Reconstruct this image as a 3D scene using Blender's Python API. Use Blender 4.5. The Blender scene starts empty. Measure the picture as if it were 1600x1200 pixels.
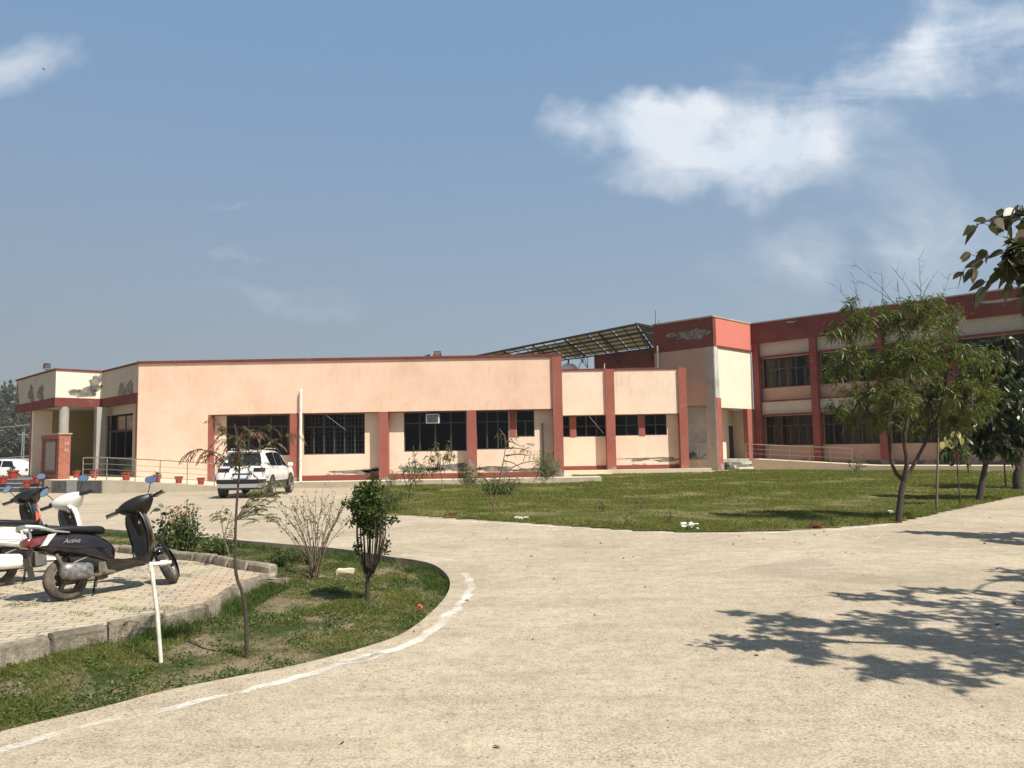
import bpy, bmesh, math, random
import numpy as np
from mathutils import Vector, Matrix
from mathutils.geometry import tessellate_polygon
R = math.radians
SC = bpy.context.scene
# ---------------------------------------------------------------- camera
FPX = 1220.0                      # focal length in pixels of the 1600 px wide photograph
EYE = Vector((0, 0, 1.55))
PITCH = math.atan(102 / FPX); ROLL = R(1.0)
RT = Vector((1, 0, 0)); FW = Vector((0, math.cos(PITCH), math.sin(PITCH))); UPV = Vector((0, -math.sin(PITCH), math.cos(PITCH)))
CR = math.cos(ROLL) * RT - math.sin(ROLL) * UPV
CU = math.sin(ROLL) * RT + math.cos(ROLL) * UPV
cam = bpy.data.cameras.new('camera'); co = bpy.data.objects.new('camera', cam); SC.collection.objects.link(co)
cam.sensor_width = 36; cam.lens = FPX / 1600 * 36; cam.clip_start = 0.05; cam.clip_end = 6000
m = Matrix((CR, CU, -FW)).transposed().to_4x4(); m.translation = EYE
co.matrix_world = m
SC.camera = co
# ---------------------------------------------------------------- light
SUN_EL, SUN_AZ = R(54), math.atan2(0.743, -0.669)      # azimuth clockwise from +Y, to the sun
sd = Vector((math.sin(SUN_AZ) * math.cos(SUN_EL), math.cos(SUN_AZ) * math.cos(SUN_EL), math.sin(SUN_EL)))
sl = bpy.data.lights.new('sun', 'SUN'); so = bpy.data.objects.new('sun', sl); SC.collection.objects.link(so)
sl.energy = 5.0; sl.angle = R(0.53); sl.color = (1.0, 0.95, 0.85)
so.rotation_euler = (-sd).to_track_quat('-Z', 'Y').to_euler()
SC.view_settings.view_transform = 'Standard'; SC.view_settings.look = 'None'
SC.view_settings.gamma = 1; SC.view_settings.exposure = 0.46
W = bpy.data.worlds.new('World'); SC.world = W; W.use_nodes = True

def ray(px, py):
    u = (px - 800) / FPX; v = (600 - py) / FPX
    return (FW + CR * u + CU * v)
def onz(px, py, z=0.0):
    d = ray(px, py); t = (z - EYE.z) / d.z
    return EYE + d * t
def ony(px, py, Y):
    d = ray(px, py); return EYE + d * (Y / d.y)
# ---------------------------------------------------------------- node helper
class NT:
    def __init__(s, tree): s.t = tree; s.n = tree.nodes; s.l = tree.links
    def node(s, typ, **kw):
        n = s.n.new(typ)
        for k, v in kw.items():
            if k == 'i':
                for kk, vv in v.items():
                    if isinstance(vv, bpy.types.NodeSocket): s.l.new(vv, n.inputs[kk])
                    else: n.inputs[kk].default_value = vv
            else: setattr(n, k, v)
        return n
    def math(s, op, a, b=0.0, c=None, clamp=False):
        n = s.n.new('ShaderNodeMath'); n.operation = op; n.use_clamp = clamp
        for k, v in enumerate((a, b) if c is None else (a, b, c)):
            if isinstance(v, bpy.types.NodeSocket): s.l.new(v, n.inputs[k])
            else: n.inputs[k].default_value = v
        return n.outputs[0]
    def vmath(s, op, a, b=(0, 0, 0)):
        n = s.n.new('ShaderNodeVectorMath'); n.operation = op
        for k, v in enumerate((a, b)):
            if isinstance(v, bpy.types.NodeSocket): s.l.new(v, n.inputs[k])
            else: n.inputs[k].default_value = v
        return n
    def mix(s, f, a, b, typ='MIX'):
        n = s.n.new('ShaderNodeMix'); n.data_type = 'RGBA'; n.blend_type = typ
        for k, v in ((0, f), (6, a), (7, b)):
            if isinstance(v, bpy.types.NodeSocket): s.l.new(v, n.inputs[k])
            else: n.inputs[k].default_value = (*v, 1) if (k > 0 and len(v) == 3) else v
        return n.outputs[2]
    def noise(s, vec, scale, detail=4, rough=.55, dist=0.0, out=0):
        n = s.node('ShaderNodeTexNoise'); n.inputs['Scale'].default_value = scale; n.inputs['Detail'].default_value = detail
        n.inputs['Roughness'].default_value = rough; n.inputs['Distortion'].default_value = dist
        if vec is not None: s.l.new(vec, n.inputs['Vector'])
        return n.outputs[out]
    def rng(s, v, a, b, c=0.0, d=1.0, smooth=False):
        n = s.n.new('ShaderNodeMapRange'); n.interpolation_type = 'SMOOTHSTEP' if smooth else 'LINEAR'
        s.l.new(v, n.inputs[0])
        for k, x in zip((1, 2, 3, 4), (a, b, c, d)): n.inputs[k].default_value = x
        return n.outputs[0]
    def scalev(s, vec, sc):
        return s.vmath('MULTIPLY', vec, sc).outputs[0]
# ---------------------------------------------------------------- sky: physical sky, smog low down, thin clouds
wt = NT(W.node_tree); wt.n.clear()
sky = wt.node('ShaderNodeTexSky'); sky.sky_type = 'NISHITA'; sky.sun_disc = False
sky.sun_elevation = SUN_EL; sky.sun_rotation = SUN_AZ; sky.air_density = 1.0; sky.dust_density = 1.2; sky.ozone_density = 1.5; sky.altitude = 250
tc = wt.node('ShaderNodeTexCoord')
sep = wt.node('ShaderNodeSeparateXYZ', i={0: tc.outputs['Generated']})
X, Y, Z = sep.outputs
Yc = wt.math('MAXIMUM', Y, 0.02)
A = wt.math('DIVIDE', X, Yc); E = wt.math('DIVIDE', Z, Yc)          # direction of the sky in tangent units, world axes
front = wt.rng(Y, 0.05, 0.35)
comb = wt.node('ShaderNodeCombineXYZ', i={0: A, 1: E, 2: 0.0}).outputs[0]
warp = wt.noise(comb, 6.0, 5, .55, out=1)
wv = wt.vmath('MULTIPLY', wt.vmath('SUBTRACT', warp, (.5, .5, .5)).outputs[0], (.28, .16, 0)).outputs[0]
comb2 = wt.vmath('ADD', comb, wv).outputs[0]
det = wt.noise(comb, 6.5, 10, .58, .5)
wis = wt.noise(wt.node('ShaderNodeMapping', i={0: comb, 2: (0, 0, R(-32)), 3: (3.0, 14.0, 1)}).outputs[0], 1.4, 8, .62, .6)
dens = None
# px, py, half-width, half-height, tilt, strength, wispy share
BL = [(985, 185, 115, 50, 6, .85, .15), (1100, 212, 160, 60, -14, .98, .1), (1060, 145, 50, 34, 0, .6, 0), (1225, 235, 80, 46, 0, .5, .2), (1000, 275, 90, 24, 0, .4, .3),
      (1420, 135, 200, 75, 22, .55, .55), (1560, 50, 190, 34, 12, .95, .6), (1380, 90, 330, 40, 33, .42, .5), (1270, 70, 250, 45, 38, .26, .6),
      (1340, 385, 90, 36, 0, .42, .5), (1440, 420, 130, 40, 0, .25, .5), (1510, 330, 230, 110, 0, .22, .3), (30, 95, 100, 42, 0, .50, .1), (1280, 190, 240, 100, 12, .30, .7),
      (400, 415, 60, 14, 0, .14, .3), (450, 478, 200, 22, -7, .20, .3), (310, 362, 120, 6, 0, .16, .4), (410, 315, 60, 10, -10, .22, .3), (690, 60, 30, 22, 0, .12, .4),
      (1300, 430, 500, 90, 0, .14, 0), (520, 60, 60, 15, 60, .1, .5)]
for (px, py, hw, hh, tilt, st, wsp) in BL:
    d = ray(px, py); a0, e0 = d.x / d.y, d.z / d.y
    rel = wt.vmath('SUBTRACT', comb2, (a0, e0, 0)).outputs[0]
    mp = wt.node('ShaderNodeMapping', vector_type='TEXTURE', i={0: rel, 2: (0, 0, R(tilt)), 3: (hw / FPX, hh / FPX, 1)}).outputs[0]
    ln = wt.vmath('LENGTH', mp).outputs['Value']
    g = wt.rng(ln, 0.0, 1.75, st, 0.0, True)
    if wsp > 0: g = wt.math('MULTIPLY', g, wt.math('ADD', wt.math('MULTIPLY', wt.rng(wis, .38, .68), wsp), 1 - wsp))
    dens = g if dens is None else wt.math('ADD', dens, g)
edge = wt.math('MULTIPLY', wt.math('SUBTRACT', det, .5), wt.math('MULTIPLY', wt.rng(dens, 0.0, .35), 1.9))
dens = wt.rng(wt.math('ADD', dens, edge), .10, 1.22, 0, 1)
dens = wt.math('MULTIPLY', dens, front, clamp=True)
# generic thin cloud for the rest of the sky
rest = wt.rng(wt.noise(tc.outputs['Generated'], 2.2, 7, .6), .5, .75, 0, .5)
dens = wt.math('MAXIMUM', dens, wt.math('MULTIPLY', wt.math('MULTIPLY', rest, .5), wt.math('SUBTRACT', 1.0, front)))
SKYK = 0.085
base = wt.node('ShaderNodeVectorMath', operation='SCALE', i={0: sky.outputs[0], 3: SKYK}).outputs[0]
base = wt.mix(1.0, base, (.80, .86, .84), 'MULTIPLY')
base = wt.mix(wt.math('MULTIPLY', front, .72), base, (.185, .300, .462))      # added veil: lightens only the sky ahead, so fill stays low
# smog: grey close to the horizon
smog = wt.math('POWER', wt.rng(Z, 0.0, 0.50, 1.0, 0.0), 1.35)
smog = wt.math('MULTIPLY', smog, .97)
low = wt.mix(wt.rng(A, -.7, .6), (.262, .270, .266), (.305, .352, .385))
base = wt.mix(smog, base, low)
cl = wt.mix(wt.rng(det, .35, .7), (.56, .62, .70), (.70, .71, .73))
fin = wt.mix(wt.math('MULTIPLY', dens, .84), base, cl)
bg = wt.node('ShaderNodeBackground', i={0: fin, 1: 1.0})
wo = wt.node('ShaderNodeOutputWorld', i={0: bg.outputs[0]})

# ---------------------------------------------------------------- object helpers
COL = SC.collection
def setp(o, label=None, cat=None, group=None, kind=None):
    if label: o['label'] = label
    if cat: o['category'] = cat
    if group: o['group'] = group
    if kind: o['kind'] = kind
    return o
def empty(name, loc=(0, 0, 0), rot=(0, 0, 0), **kw):
    o = bpy.data.objects.new(name, None); COL.objects.link(o); o.location = loc; o.rotation_euler = rot
    o.empty_display_size = .1
    return setp(o, **kw)
def clone(o, parent=None, **kw):
    c = o.copy(); COL.objects.link(c); c.parent = parent
    for ch in list(o.children): clone(ch, c)
    return setp(c, **kw)
class MB:
    def __init__(s, off=(0, 0, 0)): s.v = []; s.f = []; s.mi = []; s.off = Vector(off); s.cur = 0
    def add(s, vs, fs):
        b = len(s.v); s.v += [tuple(Vector(v)) for v in vs]
        for f in fs: s.f.append([b + k for k in f]); s.mi.append(s.cur)
        return s
    def box(s, c, d, rot=None, taper=1.0):
        c = Vector(c); d = Vector(d) / 2; vs = []
        for z in (-1, 1):
            t = taper if z > 0 else 1
            for x, y in ((-1, -1), (1, -1), (1, 1), (-1, 1)):
                p = Vector((x * d.x * t, y * d.y * t, z * d.z))
                if rot is not None: p = rot @ p
                vs.append(c + p)
        return s.add(vs, [(3, 2, 1, 0), (4, 5, 6, 7), (0, 1, 5, 4), (1, 2, 6, 5), (2, 3, 7, 6), (3, 0, 4, 7)])
    def bb(s, x0, x1, y0, y1, z0, z1): return s.box(((x0 + x1) / 2, (y0 + y1) / 2, (z0 + z1) / 2), (x1 - x0, y1 - y0, z1 - z0))
    def prism(s, poly, z0, z1):
        n = len(poly)
        ar = sum(poly[i][0] * poly[(i + 1) % n][1] - poly[(i + 1) % n][0] * poly[i][1] for i in range(n))
        if ar < 0: poly = poly[::-1]
        vs = [(p[0], p[1], z0) for p in poly] + [(p[0], p[1], z1) for p in poly]
        tr = tessellate_polygon([[Vector((p[0], p[1], 0)) for p in poly]])
        fs = []
        for t in tr:
            a, b, c = [Vector(vs[k]) for k in t]
            t = tuple(t) if (b - a).cross(c - a).z > 0 else tuple(t)[::-1]
            fs.append(tuple(k + n for k in t)); fs.append(t[::-1])
        for i in range(n): j = (i + 1) % n; fs.append((i, j, n + j, n + i))
        return s.add(vs, fs)
    def tube(s, path, r, n=8, cap=True):
        path = [Vector(p) for p in path]; m_ = len(path)
        rs = r if isinstance(r, (list, tuple)) else [r] * m_
        vs = []; fs = []; up = None
        for i, p in enumerate(path):
            t = (path[min(i + 1, m_ - 1)] - path[max(i - 1, 0)])
            if t.length < 1e-9: t = Vector((0, 0, 1))
            t.normalize()
            if up is None: up = t.orthogonal().normalized()
            else:
                up = up - t * up.dot(t)
                up = up.normalized() if up.length > 1e-6 else t.orthogonal().normalized()
            sd_ = t.cross(up)
            for k in range(n):
                a = 2 * math.pi * k / n
                vs.append(p + (up * math.cos(a) + sd_ * math.sin(a)) * rs[i])
        for i in range(m_ - 1):
            for k in range(n):
                k2 = (k + 1) % n
                fs.append((i * n + k, i * n + k2, (i + 1) * n + k2, (i + 1) * n + k))
        if cap: fs.append(tuple(range(n))[::-1]); fs.append(tuple((m_ - 1) * n + k for k in range(n)))
        return s.add(vs, fs)
    def lathe(s, prof, n=20, mat=None):
        mat = mat or Matrix.Identity(4); vs = []; fs = []; k0 = len(prof)
        for i in range(n):
            a = 2 * math.pi * i / n
            for (r_, z) in prof: vs.append(mat @ Vector((r_ * math.cos(a), r_ * math.sin(a), z)))
        for i in range(n):
            j = (i + 1) % n
            for k in range(k0 - 1): fs.append((i * k0 + k, j * k0 + k, j * k0 + k + 1, i * k0 + k + 1))
        return s.add(vs, fs)
    def loft(s, rings, cap=True):
        n = len(rings[0]); vs = [p for r_ in rings for p in r_]; fs = []
        for i in range(len(rings) - 1):
            for k in range(n): k2 = (k + 1) % n; fs.append((i * n + k, i * n + k2, (i + 1) * n + k2, (i + 1) * n + k))
        if cap: fs.append(tuple(range(n))[::-1]); fs.append(tuple((len(rings) - 1) * n + k for k in range(n)))
        return s.add(vs, fs)
    def build(s, name, mats, parent=None, smooth=False, bevel=0, loc=None, xf=None, sharp=40, sub=0, **kw):
        me = bpy.data.meshes.new(name); off = s.off if loc is None else Vector(loc)
        vs = [Vector(v) for v in s.v]
        if xf is not None: vs = [xf @ v for v in vs]
        me.from_pydata([tuple(v - off) for v in vs], [], s.f)
        mats = mats if isinstance(mats, (list, tuple)) else [mats]
        for m_ in mats: me.materials.append(m_)
        if len(mats) > 1: me.polygons.foreach_set('material_index', s.mi)
        bm = bmesh.new(); bm.from_mesh(me); bmesh.ops.recalc_face_normals(bm, faces=bm.faces); bm.to_mesh(me); bm.free()
        if smooth: 
            me.polygons.foreach_set('use_smooth', [True] * len(me.polygons))
            me.set_sharp_from_angle(angle=R(sharp))
        o = bpy.data.objects.new(name, me); COL.objects.link(o)
        if loc is not None: o.location = loc
        if parent is not None: o.parent = parent
        if bevel:
            b = o.modifiers.new('bevel', 'BEVEL'); b.width = bevel; b.segments = 2; b.limit_method = 'ANGLE'
        if sub:
            b = o.modifiers.new('sub', 'SUBSURF'); b.levels = sub; b.render_levels = sub
        return setp(o, **kw)
def npmesh(name, V, F, mat, parent=None, loc=(0, 0, 0), smooth=False, **kw):
    """V (n,3), F (m,k) arrays"""
    me = bpy.data.meshes.new(name); V = np.asarray(V, dtype=np.float32) - np.array(loc, dtype=np.float32); F = np.asarray(F, dtype=np.int32)
    me.vertices.add(len(V)); me.vertices.foreach_set('co', V.ravel())
    m_, k = F.shape
    me.loops.add(m_ * k); me.loops.foreach_set('vertex_index', F.ravel())
    me.polygons.add(m_); me.polygons.foreach_set('loop_start', np.arange(0, m_ * k, k, dtype=np.int32)); me.polygons.foreach_set('loop_total', np.full(m_, k, dtype=np.int32))
    me.update(calc_edges=True); me.materials.append(mat)
    if smooth: me.polygons.foreach_set('use_smooth', np.ones(m_, dtype=bool))
    o = bpy.data.objects.new(name, me); COL.objects.link(o); o.location = loc
    if parent is not None: o.parent = parent; o.location = (0, 0, 0)
    return setp(o, **kw)
def inpoly(P, poly):
    x, y = P[:, 0], P[:, 1]; ins = np.zeros(len(P), bool); n = len(poly)
    for i in range(n):
        x0, y0 = poly[i][:2]; x1, y1 = poly[(i + 1) % n][:2]
        c = ((y0 > y) != (y1 > y)) & (x < (x1 - x0) * (y - y0) / ((y1 - y0) if y1 != y0 else 1e-9) + x0)
        ins ^= c
    return ins
def smoothpoly(pts, it=2, closed=True):
    for _ in range(it):
        out = []; n = len(pts)
        for i in range(n if closed else n - 1):
            a, b = Vector(pts[i]), Vector(pts[(i + 1) % n])
            out += [a * .75 + b * .25, a * .25 + b * .75]
        if not closed: out = [Vector(pts[0])] + out + [Vector(pts[-1])]
        pts = out
    return pts
# ---------------------------------------------------------------- materials
def mat(name):
    m_ = bpy.data.materials.new(name); m_.use_nodes = True; t = NT(m_.node_tree); t.n.clear()
    out = t.node('ShaderNodeOutputMaterial'); p = t.node('ShaderNodeBsdfPrincipled'); t.l.new(p.outputs[0], out.inputs[0])
    t.p = p; t.out = out
    t.pos = t.node('ShaderNodeNewGeometry').outputs['Position']
    t.obj = t.node('ShaderNodeTexCoord').outputs['Object']
    return m_, t
def setin(t, **kw):
    for k, v in kw.items():
        s = t.p.inputs[{'color': 'Base Color', 'rough': 'Roughness', 'metal': 'Metallic', 'coat': 'Coat Weight', 'spec': 'Specular IOR Level', 'normal': 'Normal', 'alpha': 'Alpha', 'trans': 'Transmission Weight', 'coatr': 'Coat Roughness'}[k]]
        if isinstance(v, bpy.types.NodeSocket): t.l.new(v, s)
        else: s.default_value = (*v, 1) if isinstance(v, tuple) and len(v) == 3 else v
def bump(t, h, dist=.01, strength=1.0):
    return t.node('ShaderNodeBump', i={'Height': h, 'Distance': dist, 'Strength': strength}).outputs[0]
def simple(name, c, rough=.5, metal=0, var=.12, scale=12, coat=0, spec=.5, coord='obj', bumpd=0):
    m_, t = mat(name); v = t.obj if coord == 'obj' else t.pos
    n = t.noise(v, scale, 5, .6)
    k = t.rng(n, .3, .7, 1 - var, 1 + var)
    col = t.node('ShaderNodeVectorMath', operation='SCALE', i={0: (*c,), 3: k}).outputs[0]
    setin(t, color=col, rough=rough, metal=metal, coat=coat, spec=spec)
    t.l.new(t.rng(n, .3, .7, max(0, rough - .08), min(1, rough + .1)), t.p.inputs['Roughness'])
    if bumpd: setin(t, normal=bump(t, n, bumpd))
    return m_
def plaster(name, c, stain=(.42, .33, .25), amt=.35, peelz=None, peelc=(.22, .20, .18), drip=0.0, scuff=None):
    m_, t = mat(name)
    big = t.noise(t.pos, .55, 6, .62, .4); mid = t.noise(t.pos, 3.2, 7, .65); fine = t.noise(t.pos, 34, 4, .6)
    col = t.mix(t.rng(big, .42, .72, 0, amt), c, stain)
    col = t.mix(t.rng(mid, .52, .8, 0, amt * .8), col, stain)
    col = t.mix(t.rng(t.noise(t.pos, .9, 3), .35, .65, 0, .45), col, tuple(min(1, x * y) for x, y in zip(c, (1.07, 1.07, 1.04))))
    if drip:
        dv = t.noise(t.scalev(t.pos, (9, 9, .45)), 1.0, 6, .7)
        col = t.mix(t.rng(dv, .56, .74, 0, drip), col, tuple(x * .6 for x in stain))
    if scuff:
        col = t.mix(t.rng(t.noise(t.scalev(t.pos, (1, 1, 2.2)), 1.9, 9, .72, .3), .60, .66, 0, .75), col, scuff)
        col = t.mix(t.rng(t.noise(t.pos, .7, 4), .4, .65, 0, .35), col, tuple(x * .6 + y * .4 for x, y in zip(c, scuff)))
    sp = t.node('ShaderNodeTexVoronoi', i={'Vector': t.pos, 'Scale': 2.3}); spn = t.rng(sp.outputs['Distance'], .02, .035, .55, 0)
    col = t.mix(spn, col, (.18, .13, .1))
    h = t.math('ADD', t.math('MULTIPLY', fine, .5), mid)
    if peelz:
        z = t.node('ShaderNodeSeparateXYZ', i={0: t.pos}).outputs[2]
        w = t.noise(t.scalev(t.pos, (1, 1, 1.6)), 1.3, 9, .62, .3)
        lo, hi = peelz
        zz = t.math('ADD', z, t.math('MULTIPLY', t.math('SUBTRACT', w, .5), -1.15))
        f = t.rng(zz, hi - .07, hi + .01, 1, 0)
        f = t.math('MULTIPLY', f, t.rng(t.noise(t.pos, .8, 5, .6), .43, .5))
        pc = t.mix(t.noise(t.pos, 9, 5), tuple(x * .7 for x in peelc), tuple(x * 1.4 for x in peelc))
        col = t.mix(f, col, pc); h = t.math('SUBTRACT', h, t.math('MULTIPLY', f, .8))
    setin(t, color=col, rough=.88, spec=.25, normal=bump(t, h, .006, .8))
    return m_
def peeled_mat():
    m_, t = mat('peeled_plaster')
    n = t.noise(t.pos, 3.5, 9, .65, .4)
    setin(t, color=t.mix(t.rng(n, .35, .65), (.09, .085, .075), (.30, .27, .23)), rough=.95, spec=.1, normal=bump(t, n, .02))
    e = t.node('ShaderNodeAttribute', attribute_name='edge').outputs['Fac']; n2 = t.noise(t.pos, 4.5, 9, .7, .3)
    setin(t, alpha=t.rng(t.math('ADD', n2, t.math('MULTIPLY', t.math('SUBTRACT', 1.0, e), 1.0)), .68, .78))
    return m_
M = {}
PEACH = (.81, .56, .42)
M['peach'] = plaster('peach_paint', PEACH, stain=(.60, .38, .27), amt=.7, drip=.38)
M['peach_base'] = plaster('peach_paint_peeling_low', (.82, .63, .49), stain=(.60, .42, .31), amt=.5, peelz=(.5, .50), peelc=(.28, .25, .22))
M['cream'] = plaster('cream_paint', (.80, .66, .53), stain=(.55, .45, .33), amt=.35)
M['cream_drip'] = plaster('cream_paint_streaked', (.82, .64, .50), stain=(.50, .37, .28), amt=.5, drip=.55)
M['offwhite_shaded'] = plaster('off_white_paint_shaded', (.46, .42, .35), stain=(.27, .24, .2), amt=.5, drip=.3)  # off-white toned down, shade of canopy faces and lintel panels painted in
M['pink'] = plaster('pink_paint', (.42, .275, .205), stain=(.30, .21, .17), amt=.5, peelz=(.3, .52), peelc=(.15, .12, .10))
M['pink_shaded'] = plaster('pink_paint_shaded', (.42, .275, .205), stain=(.30, .21, .17), amt=.5)  # pink lowered for walls in shade, also the block's shaded cream
M['red'] = plaster('red_oxide_paint', (.32, .10, .075), stain=(.20, .065, .05), amt=.6, drip=.3, scuff=(.42, .22, .17), peelz=(.3, .44), peelc=(.30, .25, .22))
M['red_top'] = plaster('red_oxide_paint_shaded', (.165, .040, .033), stain=(.08, .028, .024), amt=.75, drip=.55, scuff=(.30, .16, .13))  # oxide red darkened to carry the shade on parapets and ledges
M['red_shaded'] = plaster('red_paint_shaded', (.21, .052, .042), stain=(.12, .036, .03), amt=.6, scuff=(.36, .2, .16), peelz=(.3, .44), peelc=(.25, .2, .18))  # red darkened with the shade the wing pillars stand in
M['red_plinth'] = plaster('red_plinth_paint', (.30, .082, .060), stain=(.17, .07, .055), amt=.7)
M['red_sunlit'] = plaster('red_paint_sunlit', (.58, .185, .14), stain=(.46, .11, .08), amt=.4)  # the block's parapet red, lightened for its sunlit face
M['olive'] = plaster('olive_yellow_paint', (.34, .27, .11), stain=(.2, .16, .07), amt=.5)
M['greyplaster'] = plaster('grey_plaster', (.36, .34, .31), stain=(.2, .19, .17), amt=.7, drip=.4)
M['mildew'] = plaster('mildewed_white_plaster', (.50, .50, .47), stain=(.20, .21, .2), amt=.8, peelz=(.3, 1.1), peelc=(.12, .13, .13))
M['peel'] = peeled_mat()
M['dark_in'] = simple('room_shade', (.055, .045, .04), .9, coord='pos')  # near-black colour stands in for the shade inside the rooms
M['slab'] = plaster('concrete_slab', (.44, .38, .30), stain=(.2, .17, .13), amt=.7)
M['slab_light'] = plaster('dusty_concrete', (.62, .53, .40), stain=(.4, .33, .24), amt=.5)
M['granite'] = simple('dark_granite', (.085, .085, .09), .35, var=.4, scale=3, coord='pos')
M['granite_l'] = simple('grey_granite', (.33, .32, .31), .5, var=.3, scale=20, coord='pos')
M['frame'] = simple('black_window_frame', (.045, .04, .036), .45)
M['frame_b'] = simple('brown_window_frame', (.05, .03, .02), .5)
M['steel'] = simple('steel_rail', (.55, .53, .5), .32, 1.0, var=.08)
M['pvc'] = simple('white_pipe', (.66, .62, .53), .5, var=.25, scale=7)
M['iron'] = simple('dark_iron', (.03, .027, .025), .6, var=.3)
M['white_plastic'] = simple('white_plastic', (.72, .72, .72), .4)
M['curtain'] = simple('tan_curtain', (.30, .22, .14), .95, var=.5, scale=5)
def glassm(name, tint, refl=.08, rough=.03):
    m_, t = mat(name); t.n.remove(t.p)
    tr = t.node('ShaderNodeBsdfTransparent', i={0: (*tint, 1)}); gl = t.node('ShaderNodeBsdfGlossy', i={0: (.8, .85, .9, 1), 1: rough})
    lw = t.node('ShaderNodeLayerWeight', i={0: .25})
    f = t.math('ADD', t.math('MULTIPLY', lw.outputs['Fresnel'], .3), refl, clamp=True)
    ms = t.node('ShaderNodeMixShader', i={0: f, 1: tr.outputs[0], 2: gl.outputs[0]})
    t.l.new(ms.outputs[0], t.out.inputs[0]); return m_
M['glass'] = glassm('window_glass', (.42, .40, .36), .01, .08)
M['carglass'] = simple('dark_car_glass', (.012, .014, .016), .06, 0, var=.02, coat=1)
def leafm(name, c1, c2, trans=.35, gloss=.5, dry=None):
    m_, t = mat(name)
    rnd = t.node('ShaderNodeNewGeometry').outputs['Random Per Island']
    n = t.noise(t.pos, 2.5, 3)
    k = t.math('ADD', t.math('MULTIPLY', rnd, .6), t.math('MULTIPLY', t.rng(n, .3, .7), .4))
    col = t.mix(k, c1, c2)
    if dry: col = t.mix(t.rng(t.math('FRACT', t.math('MULTIPLY', rnd, 7.3)), 1 - dry[1], 1 - dry[1] + .01), col, dry[0])
    t.n.remove(t.p)
    p = t.node('ShaderNodeBsdfPrincipled', i={'Base Color': col, 'Roughness': gloss, 'Specular IOR Level': .4})
    br = t.node('ShaderNodeMix', data_type='RGBA', blend_type='MULTIPLY', i={0: 1.0, 6: col, 7: (1.5, 1.6, .7, 1)})
    tl = t.node('ShaderNodeBsdfTranslucent', i={0: br.outputs[2]})
    ms = t.node('ShaderNodeMixShader', i={0: trans, 1: p.outputs[0], 2: tl.outputs[0]})
    t.l.new(ms.outputs[0], t.out.inputs[0]); return m_
M['leaf_acacia'] = leafm('acacia_leaf', (.030, .052, .006), (.15, .172, .030), dry=((.22, .17, .06), .06), gloss=.42)
M['leaf_dark'] = leafm('dark_leaf', (.02, .034, .012), (.05, .075, .026), trans=.25, gloss=.38, dry=((.16, .13, .09), .15))
M['leaf_big'] = leafm('dusty_broad_leaf', (.03, .036, .014), (.075, .08, .036), trans=.22, gloss=.4, dry=((.2, .16, .11), .2))
M['leaf_bush'] = leafm('dense_bush_leaf', (.022, .042, .008), (.085, .12, .02), trans=.3)
M['leaf_rose'] = leafm('rose_leaf', (.04, .07, .015), (.10, .14, .035), trans=.3)
M['leaf_feather'] = leafm('feathery_leaf', (.05, .055, .015), (.13, .125, .04), trans=.35, dry=((.16, .05, .03), .28))
M['leaf_olive'] = leafm('olive_leaf', (.05, .075, .018), (.14, .16, .05), trans=.3)
M['leaf_twig'] = leafm('sparse_bud_leaf', (.09, .07, .035), (.14, .12, .05), trans=.3)
M['leaf_far'] = leafm('distant_leaf', (.05, .055, .03), (.10, .10, .055), trans=.2, gloss=.8)
M['leaf_pale'] = leafm('pale_yellow_leaf', (.40, .36, .14), (.6, .55, .3), trans=.4)
M['petal_pink'] = leafm('pale_pink_petal', (.7, .36, .27), (.8, .5, .4), trans=.3)
M['bark'] = simple('brown_bark', (.055, .040, .03), .95, var=.5, scale=25, bumpd=.006)
M['bark_pale'] = simple('pale_stem', (.17, .125, .085), .9, var=.35, scale=25)
M['grass'] = leafm('grass_blade', (.056, .082, .009), (.175, .190, .034), trans=.4, gloss=.6, dry=((.30, .24, .12), .13))
M['grass_lawn'] = leafm('lawn_blade', (.062, .086, .008), (.172, .185, .027), trans=.4, gloss=.7, dry=((.30, .26, .10), .13))
M['grass_tall'] = leafm('weed_blade', (.035, .065, .008), (.09, .13, .022), trans=.4, gloss=.55)
M['terracotta'] = simple('red_plastic_pot', (.34, .045, .03), .5, var=.15)
M['soil'] = simple('pot_soil', (.07, .05, .035), 1)
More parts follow.
